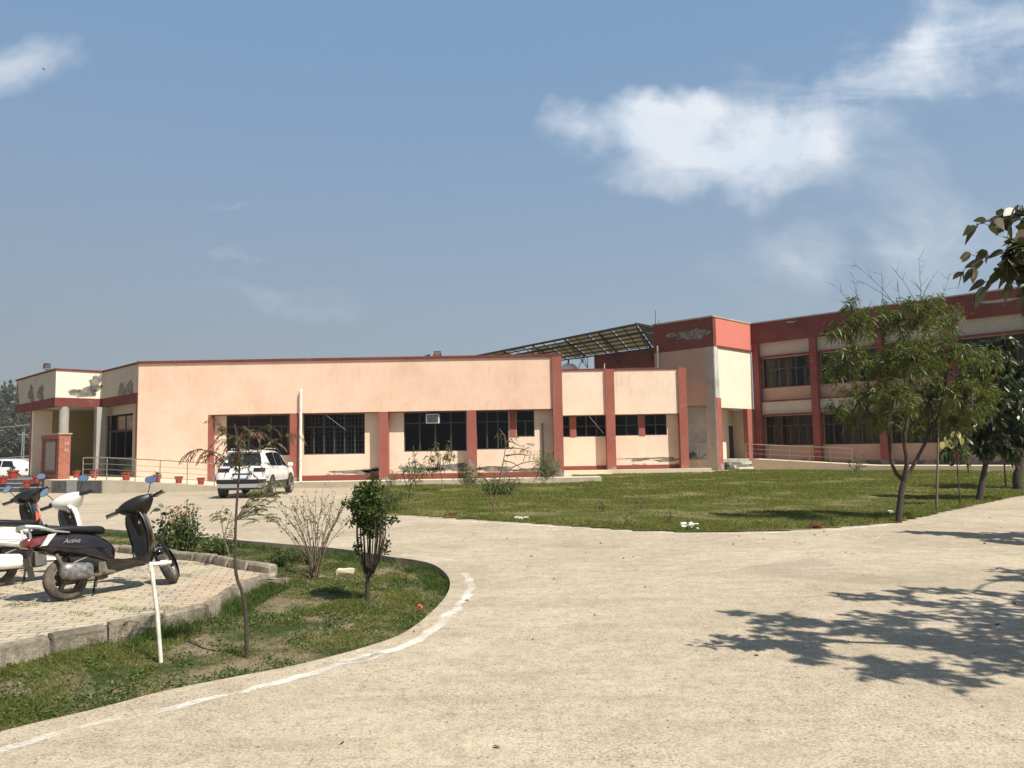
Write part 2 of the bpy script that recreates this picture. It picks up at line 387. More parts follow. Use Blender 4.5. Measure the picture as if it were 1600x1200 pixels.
# road concrete
def road_mat():
    m_, t = mat('worn_concrete')
    p = t.pos
    big = t.noise(p, .30, 7, .62, .9); mid = t.noise(p, 1.1, 7, .65, .3); fine = t.noise(p, 14, 6, .7); grit = t.noise(p, 85, 3, .6); mg = t.noise(p, 52, 6, .8)
    dist = t.vmath('LENGTH', p).outputs['Value']
    col = t.mix(t.rng(big, .35, .65), (.385, .314, .222), (.53, .44, .322))
    col = t.mix(t.rng(mid, .48, .68, 0, .6), col, (.57, .485, .36))
    col = t.mix(t.rng(t.noise(t.scalev(p, (.5, 2.4, 1)), 1.3, 7, .68), .52, .70, 0, .55), col, (.28, .235, .175))
    # exposed aggregate, stronger where the surface is worn
    worn = t.rng(t.noise(p, .45, 4, .6), .38, .62, .25, 1.0)
    vo = t.node('ShaderNodeTexVoronoi', i={'Vector': t.vmath('ADD', p, t.vmath('MULTIPLY', t.noise(p, 20, 2, out=1), (.05, .05, 0)).outputs[0]).outputs[0], 'Scale': 66})
    cells = t.node('ShaderNodeSeparateColor', i={0: vo.outputs['Color']}).outputs[0]
    ag = t.math('MULTIPLY', t.rng(cells, .55, .95), t.rng(vo.outputs['Distance'], .2, .5, 1, 0))
    col = t.mix(t.math('MULTIPLY', t.math('MULTIPLY', ag, worn), .6), col, (.15, .118, .082))
    lg = t.math('MULTIPLY', t.rng(cells, .0, .16, 1, 0), t.rng(vo.outputs['Distance'], .15, .45, 1, 0))
    col = t.mix(t.math('MULTIPLY', t.math('MULTIPLY', lg, worn), .6), col, (.66, .57, .43))
    col = t.mix(t.rng(fine, .48, .68, 0, .55), col, (.20, .16, .112))
    col = t.mix(t.rng(grit, .52, .7, 0, .6), col, (.14, .112, .078))
    mot = t.noise(p, 4.5, 6, .7); col = t.mix(t.rng(mot, .50, .68, 0, .42), col, (.235, .19, .135)); col = t.mix(t.rng(mot, .30, .46, .35, 0), col, (.62, .53, .40))
    near_w = t.rng(t.noise(p, .7, 5, .6), .36, .6, .45, 1.0)
    col = t.mix(t.math('MULTIPLY', t.rng(mg, .50, .64, 0, .95), near_w), col, (.12, .095, .066))
    col = t.mix(t.math('MULTIPLY', t.rng(mg, .34, .48, .6, 0), near_w), col, (.62, .52, .385))
    # slab joints, cracks and tyre-worn bands
    cw = t.vmath('ADD', p, t.vmath('MULTIPLY', t.noise(p, 1.2, 5, .6, out=1), (1.1, 1.1, 0)).outputs[0]).outputs[0]
    ck = t.node('ShaderNodeTexVoronoi', feature='DISTANCE_TO_EDGE', i={'Vector': cw, 'Scale': .17}); ckm = t.math('MULTIPLY', t.rng(ck.outputs['Distance'], .0012, .0035, 1, 0), t.rng(t.noise(p, .5, 3), .44, .54))
    col = t.mix(t.math('MULTIPLY', ckm, .32), col, (.14, .11, .08))
    st_ = t.rng(t.noise(p, .33, 4, .55, 1.2), .57, .66, 0, .5); col = t.mix(st_, col, (.25, .205, .15))
    v2 = t.node('ShaderNodeTexVoronoi', i={'Vector': p, 'Scale': 6.0}); c2 = t.node('ShaderNodeSeparateColor', i={0: v2.outputs['Color']}).outputs[1]
    pit = t.math('MULTIPLY', t.rng(v2.outputs['Distance'], .03, .07, 1, 0), t.rng(c2, .6, .62))
    col = t.mix(t.math('MULTIPLY', pit, .85), col, (.07, .05, .035))
    h = t.math('ADD', t.math('MULTIPLY', fine, .6), t.math('ADD', t.math('MULTIPLY', ag, -.5), t.math('MULTIPLY', grit, .25)))
    h = t.math('ADD', t.math('ADD', h, t.math('MULTIPLY', pit, -1.0)), t.math('MULTIPLY', mg, -.5))
    setin(t, color=col, rough=.93, spec=.2, normal=bump(t, h, .005, .7))
    return m_
M['road'] = road_mat()
def soil_mat(name, green, dirt, thr=(.42, .58), sc=1.1):
    m_, t = mat(name); p = t.pos
    a = t.noise(p, sc, 7, .65, .3); b = t.noise(p, 22, 6, .7)
    col = t.mix(t.rng(b, .3, .7), tuple(x * .6 for x in dirt), tuple(x * 1.25 for x in dirt))
    g = t.mix(t.rng(b, .35, .65), tuple(x * .6 for x in green), tuple(x * 1.3 for x in green))
    col = t.mix(t.rng(a, thr[0], thr[1], 1, 0), col, g)
    setin(t, color=col, rough=1, spec=.1, normal=bump(t, t.math('ADD', b, a), .03))
    return m_
M['soil_island'] = soil_mat('garden_soil', (.05, .065, .02), (.25, .19, .12), (.40, .55))
M['soil_lawn'] = soil_mat('lawn_soil', (.085, .088, .022), (.22, .185, .09), (.46, .62), .5)
M['ground'] = soil_mat('field_soil', (.07, .08, .03), (.26, .21, .14), (.45, .6), .1)
def paver_mat():
    m_, t = mat('block_paving'); p = t.pos
    rot = t.node('ShaderNodeMapping', i={0: p, 2: (0, 0, R(-14))}).outputs[0]
    wob = t.vmath('ADD', rot, t.vmath('MULTIPLY', t.noise(p, 3, 3, out=1), (.03, .03, 0)).outputs[0]).outputs[0]
    br = t.node('ShaderNodeTexBrick', offset=.5, i={'Vector': wob, 'Color1': (.35, .30, .22, 1), 'Color2': (.46, .40, .30, 1), 'Mortar': (.17, .13, .085, 1), 'Scale': 1.0, 'Mortar Size': .009, 'Mortar Smooth': .4, 'Bias': 0.0, 'Brick Width': .22, 'Row Height': .115})
    n = t.noise(p, 2.0, 7, .65); f = t.noise(p, 30, 5, .7)
    col = t.mix(t.rng(n, .42, .66, 0, .75), br.outputs['Color'], (.50, .40, .27))
    dx = t.node('ShaderNodeSeparateXYZ', i={0: p}).outputs
    redz = t.math('MULTIPLY', t.rng(t.math('SUBTRACT', dx[0], t.math('MULTIPLY', dx[1], -.35)), -.9, .1), t.rng(t.noise(p, .9, 4), .42, .6))
    col = t.mix(t.math('MULTIPLY', redz, .55), col, (.46, .22, .13))
    col = t.mix(t.rng(f, .5, .8, 0, .35), col, (.26, .2, .13))
    h = t.math('ADD', t.math('MULTIPLY', br.outputs['Fac'], -1.0), t.math('MULTIPLY', f, .3))
    setin(t, color=col, rough=.92, spec=.2, normal=bump(t, h, .012, .9)); return m_
M['paver'] = paver_mat()
def kerb_mat():
    m_, t = mat('kerb_concrete'); p = t.pos
    n = t.noise(p, 3.0, 8, .7, .3); f = t.noise(p, 28, 6, .7)
    dv = t.noise(t.scalev(p, (14, 14, 1.5)), 1, 5, .65)
    col = t.mix(t.rng(n, .38, .64), (.14, .12, .09), (.42, .36, .275))
    col = t.mix(t.rng(dv, .5, .68, 0, .6), col, (.15, .12, .085)); col = t.mix(t.rng(f, .5, .7, 0, .5), col, (.18, .15, .11))
    setin(t, color=col, rough=.95, spec=.15, normal=bump(t, t.math('ADD', f, n), .02)); return m_
M['kerb'] = kerb_mat()
def lime_mat():
    m_, t = mat('lime_line'); p = t.pos
    n = t.noise(p, 5, 8, .7); f = t.noise(p, 40, 4, .7)
    uv = t.node('ShaderNodeAttribute', attribute_name='edge').outputs['Fac']
    big = t.noise(p, 1.6, 3)
    a = t.rng(t.math('ADD', t.math('MULTIPLY', t.math('SUBTRACT', 1.0, uv), .8), t.math('ADD', t.math('MULTIPLY', n, .9), t.math('ADD', t.math('MULTIPLY', f, .5), big))), 1.55, 2.1, 0, .9)
    setin(t, color=(.80, .76, .68), rough=.95, spec=.1, alpha=a); return m_
M['lime'] = lime_mat()
M['dust_line'] = M['lime'].copy(); M['dust_line'].name = 'dusty_joint'
M['dust_line'].node_tree.nodes['Principled BSDF'].inputs['Base Color'].default_value = (.60, .50, .37, 1)
def brick_mat():
    m_, t = mat('red_brickwork')
    v = t.node('ShaderNodeSeparateXYZ', i={0: t.pos}).outputs
    c = t.node('ShaderNodeCombineXYZ', i={0: t.math('ADD', v[0], v[1]), 1: v[2], 2: 0.0}).outputs[0]
    br = t.node('ShaderNodeTexBrick', offset=.5, i={'Vector': c, 'Color1': (.32, .085, .055, 1), 'Color2': (.42, .14, .09, 1), 'Mortar': (.34, .25, .2, 1), 'Scale': 1.0, 'Mortar Size': .008, 'Brick Width': .3, 'Row Height': .082})
    n = t.noise(t.pos, 8, 6, .7)
    setin(t, color=t.mix(t.rng(n, .45, .7, 0, .5), br.outputs['Color'], (.25, .1, .075)), rough=.9, spec=.2, normal=bump(t, t.math('SUBTRACT', n, br.outputs['Fac']), .01)); return m_
M['brick'] = brick_mat()
M['plaque'] = simple('pale_stone_plaque', (.30, .255, .215), .6, var=.06, scale=3)
def sheet_mat():
    m_, t = mat('corrugated_sheet')
    n = t.noise(t.pos, .8, 5, .6)
    setin(t, color=t.mix(n, (.50, .44, .20), (.62, .58, .32)), rough=.6, metal=0.0)
    t.n.remove(t.p)
    col = t.mix(n, (.13, .11, .05), (.25, .21, .11))
    p = t.node('ShaderNodeBsdfPrincipled', i={'Base Color': col, 'Roughness': .6})
    tl = t.node('ShaderNodeBsdfTranslucent', i={0: col})
    ms = t.node('ShaderNodeMixShader', i={0: .25, 1: p.outputs[0], 2: tl.outputs[0]}); t.l.new(ms.outputs[0], t.out.inputs[0]); return m_
M['sheet'] = sheet_mat()
# ================================================================ THE GROUND
rs = np.random.RandomState(7); random.seed(7)
gm = MB(); gm.add([(-3000, -3000, -.13), (3000, -3000, -.13), (3000, 3000, -.13), (-3000, 3000, -.13)], [(0, 1, 2, 3)])
gm.build('ground', M['ground'], kind='structure')
ISL_PX = [(-700, 1345), (-300, 1235), (0, 1141), (150, 1108), (250, 1080), (362, 1058), (467, 1039), (590, 1006), (642, 985), (691, 941), (704, 918), (702, 900), (680, 881), (640, 873), (607, 870), (555, 860), (500, 854), (432, 849), (373, 844), (282, 835), (200, 829), (100, 822), (0, 815), (-300, 800), (-700, 782)]
ISL = [onz(x, y, 0) for x, y in ISL_PX]
ISLs = smoothpoly(ISL, 2)
ISL2 = [(p.x, p.y) for p in ISLs]
LAWN_PX = [(592, 803), (640, 805), (700, 808), (800, 815), (900, 822), (1000, 828), (1100, 831), (1200, 829), (1300, 824), (1400, 816), (1440, 807), (1480, 797), (1520, 789), (1560, 781), (1600, 773), (1700, 762), (1900, 752)]
def curb_fan(poly, z1):  # vertical skirt helper
    return [(p[0], p[1], z1) for p in poly]
outer = [(-75, -45), (60, -45), (60, 62), (-75, 62)]
# road slab with the planted island cut out of it
tris = tessellate_polygon([[Vector((x, y, 0)) for x, y in outer], [Vector((x, y, 0)) for x, y in ISL2[::-1]]])
allp = outer + ISL2[::-1]
rb = MB(); vs = [(x, y, 0) for x, y in allp]
fs = []
for t_ in tris:
    a, b, c = [Vector(vs[k]) for k in t_]
    fs.append(tuple(t_) if (b - a).cross(c - a).z > 0 else tuple(t_)[::-1])
rb.add(vs, fs)
n_ = len(ISL2)
sk = [(x, y, 0) for x, y in ISL2] + [(x, y, -.14) for x, y in ISL2]
rb.add(sk, [(i, (i + 1) % n_, n_ + (i + 1) % n_, n_ + i) for i in range(n_)])
ou = [(x, y, 0) for x, y in outer] + [(x, y, -.14) for x, y in outer]
rb.add(ou, [(i, (i + 1) % 4, 4 + (i + 1) % 4, 4 + i) for i in range(4)])
rb.build('road', M['road'], kind='structure')
def gridpoly(name, poly, step, zf, matl, grow=0, **kw):
    P2 = np.array([p[:2] for p in poly]); x0, y0 = P2.min(0) - step; x1, y1 = P2.max(0) + step
    nx, ny = int((x1 - x0) / step) + 2, int((y1 - y0) / step) + 2
    xs = x0 + np.arange(nx) * step; ys = y0 + np.arange(ny) * step
    bm = bmesh.new()
    vs_ = [[bm.verts.new((x, y, 0)) for x in xs] for y in ys]
    for j in range(ny - 1):
        for i in range(nx - 1): bm.faces.new((vs_[j][i], vs_[j][i + 1], vs_[j + 1][i + 1], vs_[j + 1][i]))
    cen = np.array([f.calc_center_median()[:2] for f in bm.faces]); ins = inpoly(cen, [tuple(p) for p in P2])
    for gx, gy in ((grow, 0), (-grow, 0), (0, grow), (0, -grow)): ins |= inpoly(cen + np.array([gx, gy]), [tuple(p) for p in P2])
    bm.faces.ensure_lookup_table()
    bmesh.ops.delete(bm, geom=[f for f, k in zip(list(bm.faces), ins) if not k], context='FACES')
    for v in bm.verts: v.co.z = zf(v.co.x, v.co.y)
    for f in bm.faces: f.smooth = True
    me = bpy.data.meshes.new(name); bm.to_mesh(me); bm.free(); me.materials.append(matl)
    o = bpy.data.objects.new(name, me); COL.objects.link(o); return setp(o, **kw)
def hsh(x, y, s=1.0):
    return (math.sin(x * 1.7 * s + 1.3) * math.cos(y * 2.1 * s - .7) + .5 * math.sin(x * 4.3 * s - y * 3.1 * s) + .3 * math.cos(x * 7.9 * s + y * 9.3 * s)) / 1.8
isz = lambda x, y: -.095 + .022 * hsh(x, y, 1.6)
ISLbig = [(p[0], p[1]) for p in ISL2]
gridpoly('garden_bed', ISLbig, .14, isz, M['soil_island'], grow=.14, kind='structure')
# ---- lime powder line and rough edge strip along the island
def ribbon(name, path, w, z, matl, edge=True, wob=.03, **kw):
    vs = []; ev = []; fs = []
    n = len(path)
    for i, p in enumerate(path):
        a = Vector(path[max(i - 1, 0)]); b = Vector(path[min(i + 1, n - 1)]); d = Vector((b.x - a.x, b.y - a.y, 0)).normalized(); nn = Vector((-d.y, d.x, 0))
        c = Vector((p[0], p[1], z)) + nn * random.uniform(-wob, wob)
        ww = w * random.uniform(.75, 1.25)
        for k, e in ((-1, 1), (-.4, .25), (.4, .25), (1, 1)): vs.append(c + nn * k * ww / 2); ev.append(float(e))
        if i:
            for k in range(3): q = (i - 1) * 4 + k; fs.append((q, q + 1, q + 5, q + 4))
    me = bpy.data.meshes.new(name); me.from_pydata([tuple(v) for v in vs], [], fs); me.materials.append(matl)
    at = me.attributes.new('edge', 'FLOAT', 'POINT'); at.data.foreach_set('value', ev)
    o = bpy.data.objects.new(name, me); COL.objects.link(o); return setp(o, **kw)
def dense(pts, step=.12, it=2):
    pts = smoothpoly([Vector(p) for p in pts], it, closed=False); out = [pts[0]]
    for a, b in zip(pts[:-1], pts[1:]):
        k = max(1, int((b - a).length / step))
        for j in range(1, k + 1): out.append(a.lerp(b, j / k))
    return out
line1 = [onz(x, y, 0) for x, y in [(-120, 1215), (0, 1171), (120, 1140), (260, 1108), (400, 1076), (480, 1055), (540, 1037), (600, 1021)]]
line2 = [onz(x, y, 0) for x, y in [(535, 1036), (600, 1021), (650, 1001), (700, 966), (727, 935), (738, 912), (728, 896)]]
line3 = [onz(x, y, 0) for x, y in [(700, 876), (670, 871), (630, 868)]]
for ln_, w_ in ((line1, .13), (line2, .15), (line3, .2)):
    ribbon('lime_line', dense(ln_), w_ * 1.15, .004, M['lime'], kind='structure')
line4 = [onz(x, y, 0) for x, y in [(600, 806), (700, 813), (850, 822), (1000, 832), (1150, 835), (1300, 829), (1390, 820)]]
ribbon('lime_line', dense(line4, .3), .18, .004, M['lime'], kind='structure')
line5 = [onz(x, y, 0) for x, y in [(180, 826), (300, 838), (430, 847)]]
ribbon('lime_line', dense(line5, .2), .12, .004, M['lime'], kind='structure')
for ln_, w_ in (([(1392, 818), (1378, 838), (1340, 856), (1270, 873), (1180, 884), (1090, 900), (1040, 915)], .10), ([(1385, 868), (1450, 874), (1520, 880), (1640, 893), (1760, 905)], .06), ([(1400, 822), (1500, 826), (1640, 832)], .10)):
    ribbon('joint_line', dense([onz(x, y, 0) for x, y in ln_], .15), w_, .005, M['dust_line'], kind='structure')
# ---- parking bay paving and its kerb blocks
PK = .075
near_px = [(-420, 1105), (-200, 1052), (0, 1005), (91, 986), (215, 962), (310, 945), (341, 925), (369, 910), (398, 899), (422, 893)]
far_px = [(422, 893), (369, 886), (310, 874), (271, 871), (184, 860), (60, 850), (-100, 843), (-420, 830)]
near = [onz(x, y, PK) for x, y in near_px]; far = [onz(x, y, PK) for x, y in far_px]
pv = MB()
poly = [(p.x, p.y) for p in near] + [(p.x, p.y) for p in far[1:]]
tr = tessellate_polygon([[Vector((x, y, 0)) for x, y in poly]])
pz = .045
vs = [(x, y, pz) for x, y in poly]; fs = []
for t_ in tr:
    a, b, c = [Vector(vs[k]) for k in t_]; fs.append(tuple(t_) if (b - a).cross(c - a).z > 0 else tuple(t_)[::-1])
pv.add(vs, fs); n_ = len(poly)
pv.add([(x, y, pz) for x, y in poly] + [(x, y, -.13) for x, y in poly], [(i, (i + 1) % n_, n_ + (i + 1) % n_, n_ + i) for i in range(n_)])
pv.build('parking_paving', M['paver'], kind='structure')
def kerb(name, line, wid, ht, side, seg=.42):
    d_ = dense([Vector((p.x, p.y, 0)) for p in line], seg * .999, 1)
    # resample at constant spacing
    pts = [d_[0]]; acc = 0
    for a, b in zip(d_[:-1], d_[1:]):
        L = (b - a).length; s0 = 0
        while acc + (L - s0) >= seg:
            s0 += seg - acc; pts.append(a.lerp(b, s0 / L)); acc = 0
        acc += L - s0
    if acc > .12: pts.append(d_[-1])
    kb = MB()
    for a, b in zip(pts[:-1], pts[1:]):
        t_ = (b - a).normalized(); nn = Vector((-t_.y, t_.x, 0)) * side
        g = .012; a2 = a + t_ * g; b2 = b - t_ * g; j = lambda k=.008: Vector((random.uniform(-k, k), random.uniform(-k, k), random.uniform(-k, k)))
        rings = []
        for q in (a2, a2 + (b2 - a2) * .03, b2 - (b2 - a2) * .03, b2):
            e = .018 if q in (a2, b2) else 0
            ztop = ht + random.uniform(-.01, .01)
            pr = [(0 + e, -.2), (0 + e, ztop - .03 - e), (.02 + e, ztop - e), (wid - .02 - e, ztop - e), (wid - e, ztop - .03 - e), (wid - e, -.2)]
            rings.append([q + nn * o_ + Vector((0, 0, z_)) + j() for o_, z_ in pr])
        kb.loft(rings)
    return kb.build(name, M['kerb'], smooth=True, sharp=35, kind='structure')
kerb('kerb', near, .11, PK, -1, .5)
kerb('kerb', far, .12, PK + .08, -1, .5)
# ---- lawn
LP = [onz(x, y, .01) for x, y in LAWN_PX]
LAWN = [(p.x, p.y) for p in LP] + [(33, 28), (33, 30.2), (21.5, 41.4), (14.2, 48.5), (10.5, 44.2), (3.2, 44.2), (3.2, 34.2), (-6.2, 34.2), (-6.0, 30.5)]
_w = onz(545, 792, 0); LAWN += [(_w.x, _w.y)]
LAWN = [(p[0], p[1]) for p in LAWN]
_EA = np.array([tuple(p)[:2] for p in dense([Vector((x, y, 0)) for x, y in LAWN[:len(LP)]], .5, 1)])
def lawnz(x, y):
    d_ = math.sqrt(((_EA - (x, y)) ** 2).sum(1).min()); k_ = min(1, d_ / 1.6)
    return .010 + k_ * (.045 + .025 * hsh(x * .4, y * .4) + .012 * hsh(x, y))
gridpoly('lawn', LAWN, .35, lambda x, y: lawnz(x, y), M['soil_lawn'], kind='structure')
# finer skirt so the lawn edge follows the road
sk = MB(); n_ = len(LAWN)
EDG = dense([Vector((x, y, 0)) for x, y in LAWN[:len(LP)]], .25, 1)
vsx = []
for i, p in enumerate(EDG):
    a = EDG[max(i - 1, 0)]; b = EDG[min(i + 1, len(EDG) - 1)]; d = (b - a).normalized(); nn = Vector((-d.y, d.x, 0))
    vsx += [p + Vector((0, 0, .006)) + nn * random.uniform(-.1, .1), p + nn * .55 + Vector((0, 0, .022)), p + nn * 1.2 + Vector((0, 0, -.02))]
sk.add(vsx, [(i * 3 + k, (i + 1) * 3 + k, (i + 1) * 3 + k + 1, i * 3 + k + 1) for i in range(len(EDG) - 1) for k in (0, 1)])
sk.build('lawn_edge', M['soil_lawn'], smooth=True, kind='structure')

# ================================================================ BUILDINGS
class Fac:
    """vertical plane: o = left end, d = direction to the right as seen from outside, n = outward"""
    def __init__(s, o, d):
        s.o = Vector((o[0], o[1], 0)); s.d = Vector((d[0], d[1], 0)).normalized(); s.n = Vector((s.d.y, -s.d.x, 0))
    def p(s, a, out, z): return s.o + s.d * a + s.n * out + Vector((0, 0, z))
    def hit(s, px, py, out=0.0):
        r_ = ray(px, py); q = s.o + s.n * out; t = (q - EYE).dot(s.n) / r_.dot(s.n)
        w = EYE + r_ * t; return (w - s.o).dot(s.d), w.z
    def a(s, px, py=660, out=0.0): return s.hit(px, py, out)[0]
    def box(s, mb, a0, a1, o0, o1, z0, z1):
        vs = [s.p(a, o, z) for z in (z0, z1) for a, o in ((a0, o1), (a1, o1), (a1, o0), (a0, o0))]
        mb.add(vs, [(3, 2, 1, 0), (4, 5, 6, 7), (0, 1, 5, 4), (1, 2, 6, 5), (2, 3, 7, 6), (3, 0, 4, 7)]); return mb
    def wall(s, mb, a0, a1, o0, o1, z0, z1, ops):
        """wall with openings (oa0,oa1,oz0,oz1)"""
        A_ = sorted({a0, a1, *[v for o in ops for v in o[:2] if a0 < v < a1]})
        for x0, x1 in zip(A_[:-1], A_[1:]):
            zs = [(z0, z1)]
            for oa0, oa1, oz0, oz1 in ops:
                if oa0 <= (x0 + x1) / 2 <= oa1:
                    nz = []
                    for q0, q1 in zs:
                        if oz0 > q0: nz.append((q0, min(q1, oz0)))
                        if oz1 < q1: nz.append((max(q0, oz1), q1))
                    zs = [q for q in nz if q[1] - q[0] > 1e-4]
            for q0, q1 in zs: s.box(mb, x0, x1, o0, o1, q0, q1)
        return mb
def part(name, F, boxes, matl, parent, off, smooth=False, bevel=0, **kw):
    mb = MB(off)
    for b in boxes: F.box(mb, *b)
    return mb.build(name, matl, parent, bevel=bevel, **kw)
def window(F, parent, off, a0, a1, z0, z1, out, cols=3, trans=.7, grille=True, curtain=False, fm='frame', brace=False, gpan=None):
    """frame with mullions and transom; panes, security grille and curtain as sub-parts"""
    f = MB(off); t = .05; dp = .06
    F.box(f, a0, a0 + t, out - dp, out, z0, z1); F.box(f, a1 - t, a1, out - dp, out, z0, z1)
    F.box(f, a0 + t, a1 - t, out - dp, out, z0, z0 + t); F.box(f, a0 + t, a1 - t, out - dp, out, z1 - t, z1)
    zt = z0 + (z1 - z0) * trans
    cw = (a1 - a0) / cols
    if trans < 1: F.box(f, a0 + t, a1 - t, out - dp + .004, out + .004, zt - .03, zt + .03)
    for k in range(1, cols): F.box(f, a0 + cw * k - .035, a0 + cw * k + .035, out - dp + .008, out + .008, z0 + t, z1 - t)
    for k in range(cols):   # casement stiles
        if trans < 1 and cw > .75: F.box(f, a0 + cw * (k + .5) - .035, a0 + cw * (k + .5) + .035, out - dp + .012, out + .0, z0 + t, zt - .03)
    fr = f.build('window', M[fm], parent)
    g = MB(off)
    for k in range(cols):
        x0, x1 = a0 + cw * k + .03, a0 + cw * (k + 1) - .03
        g.add([F.p(x0, out - .035, z0 + t), F.p(x1, out - .035, z0 + t), F.p(x1, out - .035, z1 - t), F.p(x0, out - .035, z1 - t)], [(0, 1, 2, 3)])
    g.build('pane', M['glass'], fr)
    if grille:
        g = MB(off)
        n = max(3, int((a1 - a0) / .16))
        for k in range(1, n): x = a0 + (a1 - a0) * k / n; F.box(g, x - .007, x + .007, out - .13, out - .115, z0 + t, z1 - t)
        n = max(3, int((z1 - z0) / .2))
        for k in range(1, n): z = z0 + (z1 - z0) * k / n; F.box(g, a0 + t, a1 - t, out - .114, out - .10, z - .006, z + .006)
        g.build('grille', M['steel'] if grille == 'steel' else M['iron'], fr)
    if curtain:
        g = MB(off)
        rc_ = random.Random(int(a0 * 97 + z0 * 31)); segs = []
        for k in range(cols):
            c0_, c1_ = a0 + cw * k + .05, a0 + cw * (k + 1) - .05; f0 = rc_.uniform(0, .45); f1 = rc_.uniform(.55, 1); segs.append((c0_ + (c1_ - c0_) * f0, c0_ + (c1_ - c0_) * f1)) if rc_.random() < .75 else None
        segs = segs or [(a0 + .05, a0 + .6)]
        for x0, x1 in segs:
            n = max(6, int((x1 - x0) / .05)); vs = []; fs = []
            for k in range(n + 1):
                x = x0 + (x1 - x0) * k / n; o_ = out - .26 + .03 * math.sin(k * 1.9 + x0)
                vs += [F.p(x, o_, z0 + .06), F.p(x, o_, z1 - .06)]
            for k in range(n): fs.append((2 * k, 2 * k + 2, 2 * k + 3, 2 * k + 1))
            g.add(vs, fs)
        g.build('curtain', M['curtain'], fr, smooth=True)
    if brace:
        g = MB(off); g.tube([F.p(*brace[0]), F.p(*brace[1])], .014); g.build('stay_pipe', M['steel'], fr)
    return fr
def blob_patch(F, px, py, rx, rz, off, parent, seed, out=.004, matl='peel', skew=0.0, name='peeled_patch'):
    a, z = F.hit(px, py, 0); rr = random.Random(seed); n = 46; vs = [F.p(a, out, z)]
    ph = [rr.uniform(0, 6.28) for _ in range(6)]
    for k in range(n):
        t = 2 * math.pi * k / n
        r_ = 1 + .22 * math.sin(2 * t + ph[0]) + .18 * math.sin(3 * t + ph[1]) + .12 * math.sin(5 * t + ph[2]) + .08 * math.sin(9 * t + ph[3]) + .06 * rr.uniform(-1, 1)
        da = 1.3 * rx * r_ * math.cos(t); dz = 1.3 * rz * r_ * math.sin(t)
        vs.append(F.p(a + da + skew * dz, out, z + dz))
    mb = MB(off); mb.add(vs, [(0, 1 + k, 1 + (k + 1) % n) for k in range(n)]); ob_ = mb.build(name, M[matl], parent); at_ = ob_.data.attributes.new('edge', 'FLOAT', 'POINT'); at_.data.foreach_set('value', [0.0] + [1.0] * n); return ob_

BZ = .25     # floor of the apron round the buildings
# ---------------------------------------------------------------- long single-storey hall with its entrance canopy
OH = Vector((-8, 36, 0)); hall = empty('hall_building', OH, label='long single-storey peach building with red pillars and an angular canopy at its left end', cat='building')
F = Fac((-17.3, 36), (1, 0)); off = OH
XR = F.a(879, 640); TOP = 5.80; CO = .12
aw0 = F.a(325, 660); pw = [(F.a(453, 660), F.a(468, 660)), (F.a(592, 660), F.a(606, 660)), (F.a(730, 660), F.a(744, 660)), (F.a(864, 640), XR)]
FB = 3.38; RO = -.45      # fascia bottom, recess
mb = MB(off)
F.box(mb, 0, pw[3][0], -.30, 0, FB, TOP); F.box(mb, 0, aw0, -.30, 0, BZ - .3, FB)
mb.build('upper_wall', M['peach'], hall)
part('coping', F, [(-.06, XR + .03, -.36, .07, TOP, TOP + CO)], M['red_top'], hall, off, bevel=.01)
for i, (a0, a1) in enumerate(pw):
    if i < 3: part('pillar', F, [(a0, a1, RO - .02, .004, BZ - .2, FB + .0)], M['red'], hall, off)
    else: part('pillar', F, [(a0, a1, -.5, .10, BZ - .2, TOP - .004)], M['red'], hall, off)
part('pillar', F, [(aw0, aw0 + .14, RO, -.004, BZ, FB - .002)], M['red'], hall, off)
# openings in the recessed wall
w1 = (F.a(353, 680, RO), pw[0][0] - .02, 1.46, FB - .03); w2 = (pw[0][1] + .05, F.a(570, 680, RO), 1.46, FB - .03)
w3 = (F.a(631, 680, RO), F.a(729, 680, RO), 1.52, FB - .03); w4 = (F.a(744, 680, RO), F.a(795, 680, RO), 1.56, FB - .03); w5 = (F.a(807, 665, RO), F.a(835, 665, RO), 2.12, FB - .03)
mb = MB(off); F.wall(mb, aw0, pw[3][0], RO - .25, RO, BZ - .1, FB + .3, [w1, w2, w3, w4, w5])
mb.build('window_wall', M['peach_base'], hall)
part('soffit_band', F, [(aw0 + .14, pw[3][0], RO + .001, -.003, FB - .03, FB - .001)], M['red_top'], hall, off)
lo = [(aw0 + .14, pw[0][0]), (pw[0][1], pw[1][0]), (pw[1][1], pw[2][0]), (pw[2][1], pw[3][0])]
for a0, a1 in lo: part('plinth_band', F, [(a0 + .002, a1 - .002, RO, RO + .018, BZ - .1, .50)], M['red_plinth'], hall, off)
part('window_pier', F, [(F.a(796, 665, RO), F.a(806.5, 665, RO), RO, RO + .02, 2.12, FB - .03)], M['red'], hall, off)
window(F, hall, off, *w1, RO - .10, 3, .72, grille=False)
zb_ = lambda px, py, o_: (F.hit(px, py, o_)[0], o_, F.hit(px, py, o_)[1])
window(F, hall, off, *w2, RO - .10, 3, .68, grille='steel', brace=(zb_(510, 649, -.1), zb_(541, 672, RO)))
window(F, hall, off, *w3, RO - .10, 4, .72, grille=False)
window(F, hall, off, *w4, RO - .10, 3, .72, grille=False); window(F, hall, off, *w5, RO - .10, 1, .6, grille=False)
mb = MB(off); c0 = F.a(468, 700, .16)
mb.tube([F.p(c0 + .03, .10, BZ - .2), F.p(c0 + .03, .10, F.hit(468, 612)[1]), F.p(c0 + .03, -.05, F.hit(468, 609)[1])], .066, 12)
for z_ in (1.2, 3.55): mb.tube([F.p(c0 + .03, .10, z_), F.p(c0 + .03, .10, z_ + .1)], .08, 12)
mb.build('rain_pipe', M['pvc'], hall, smooth=True)
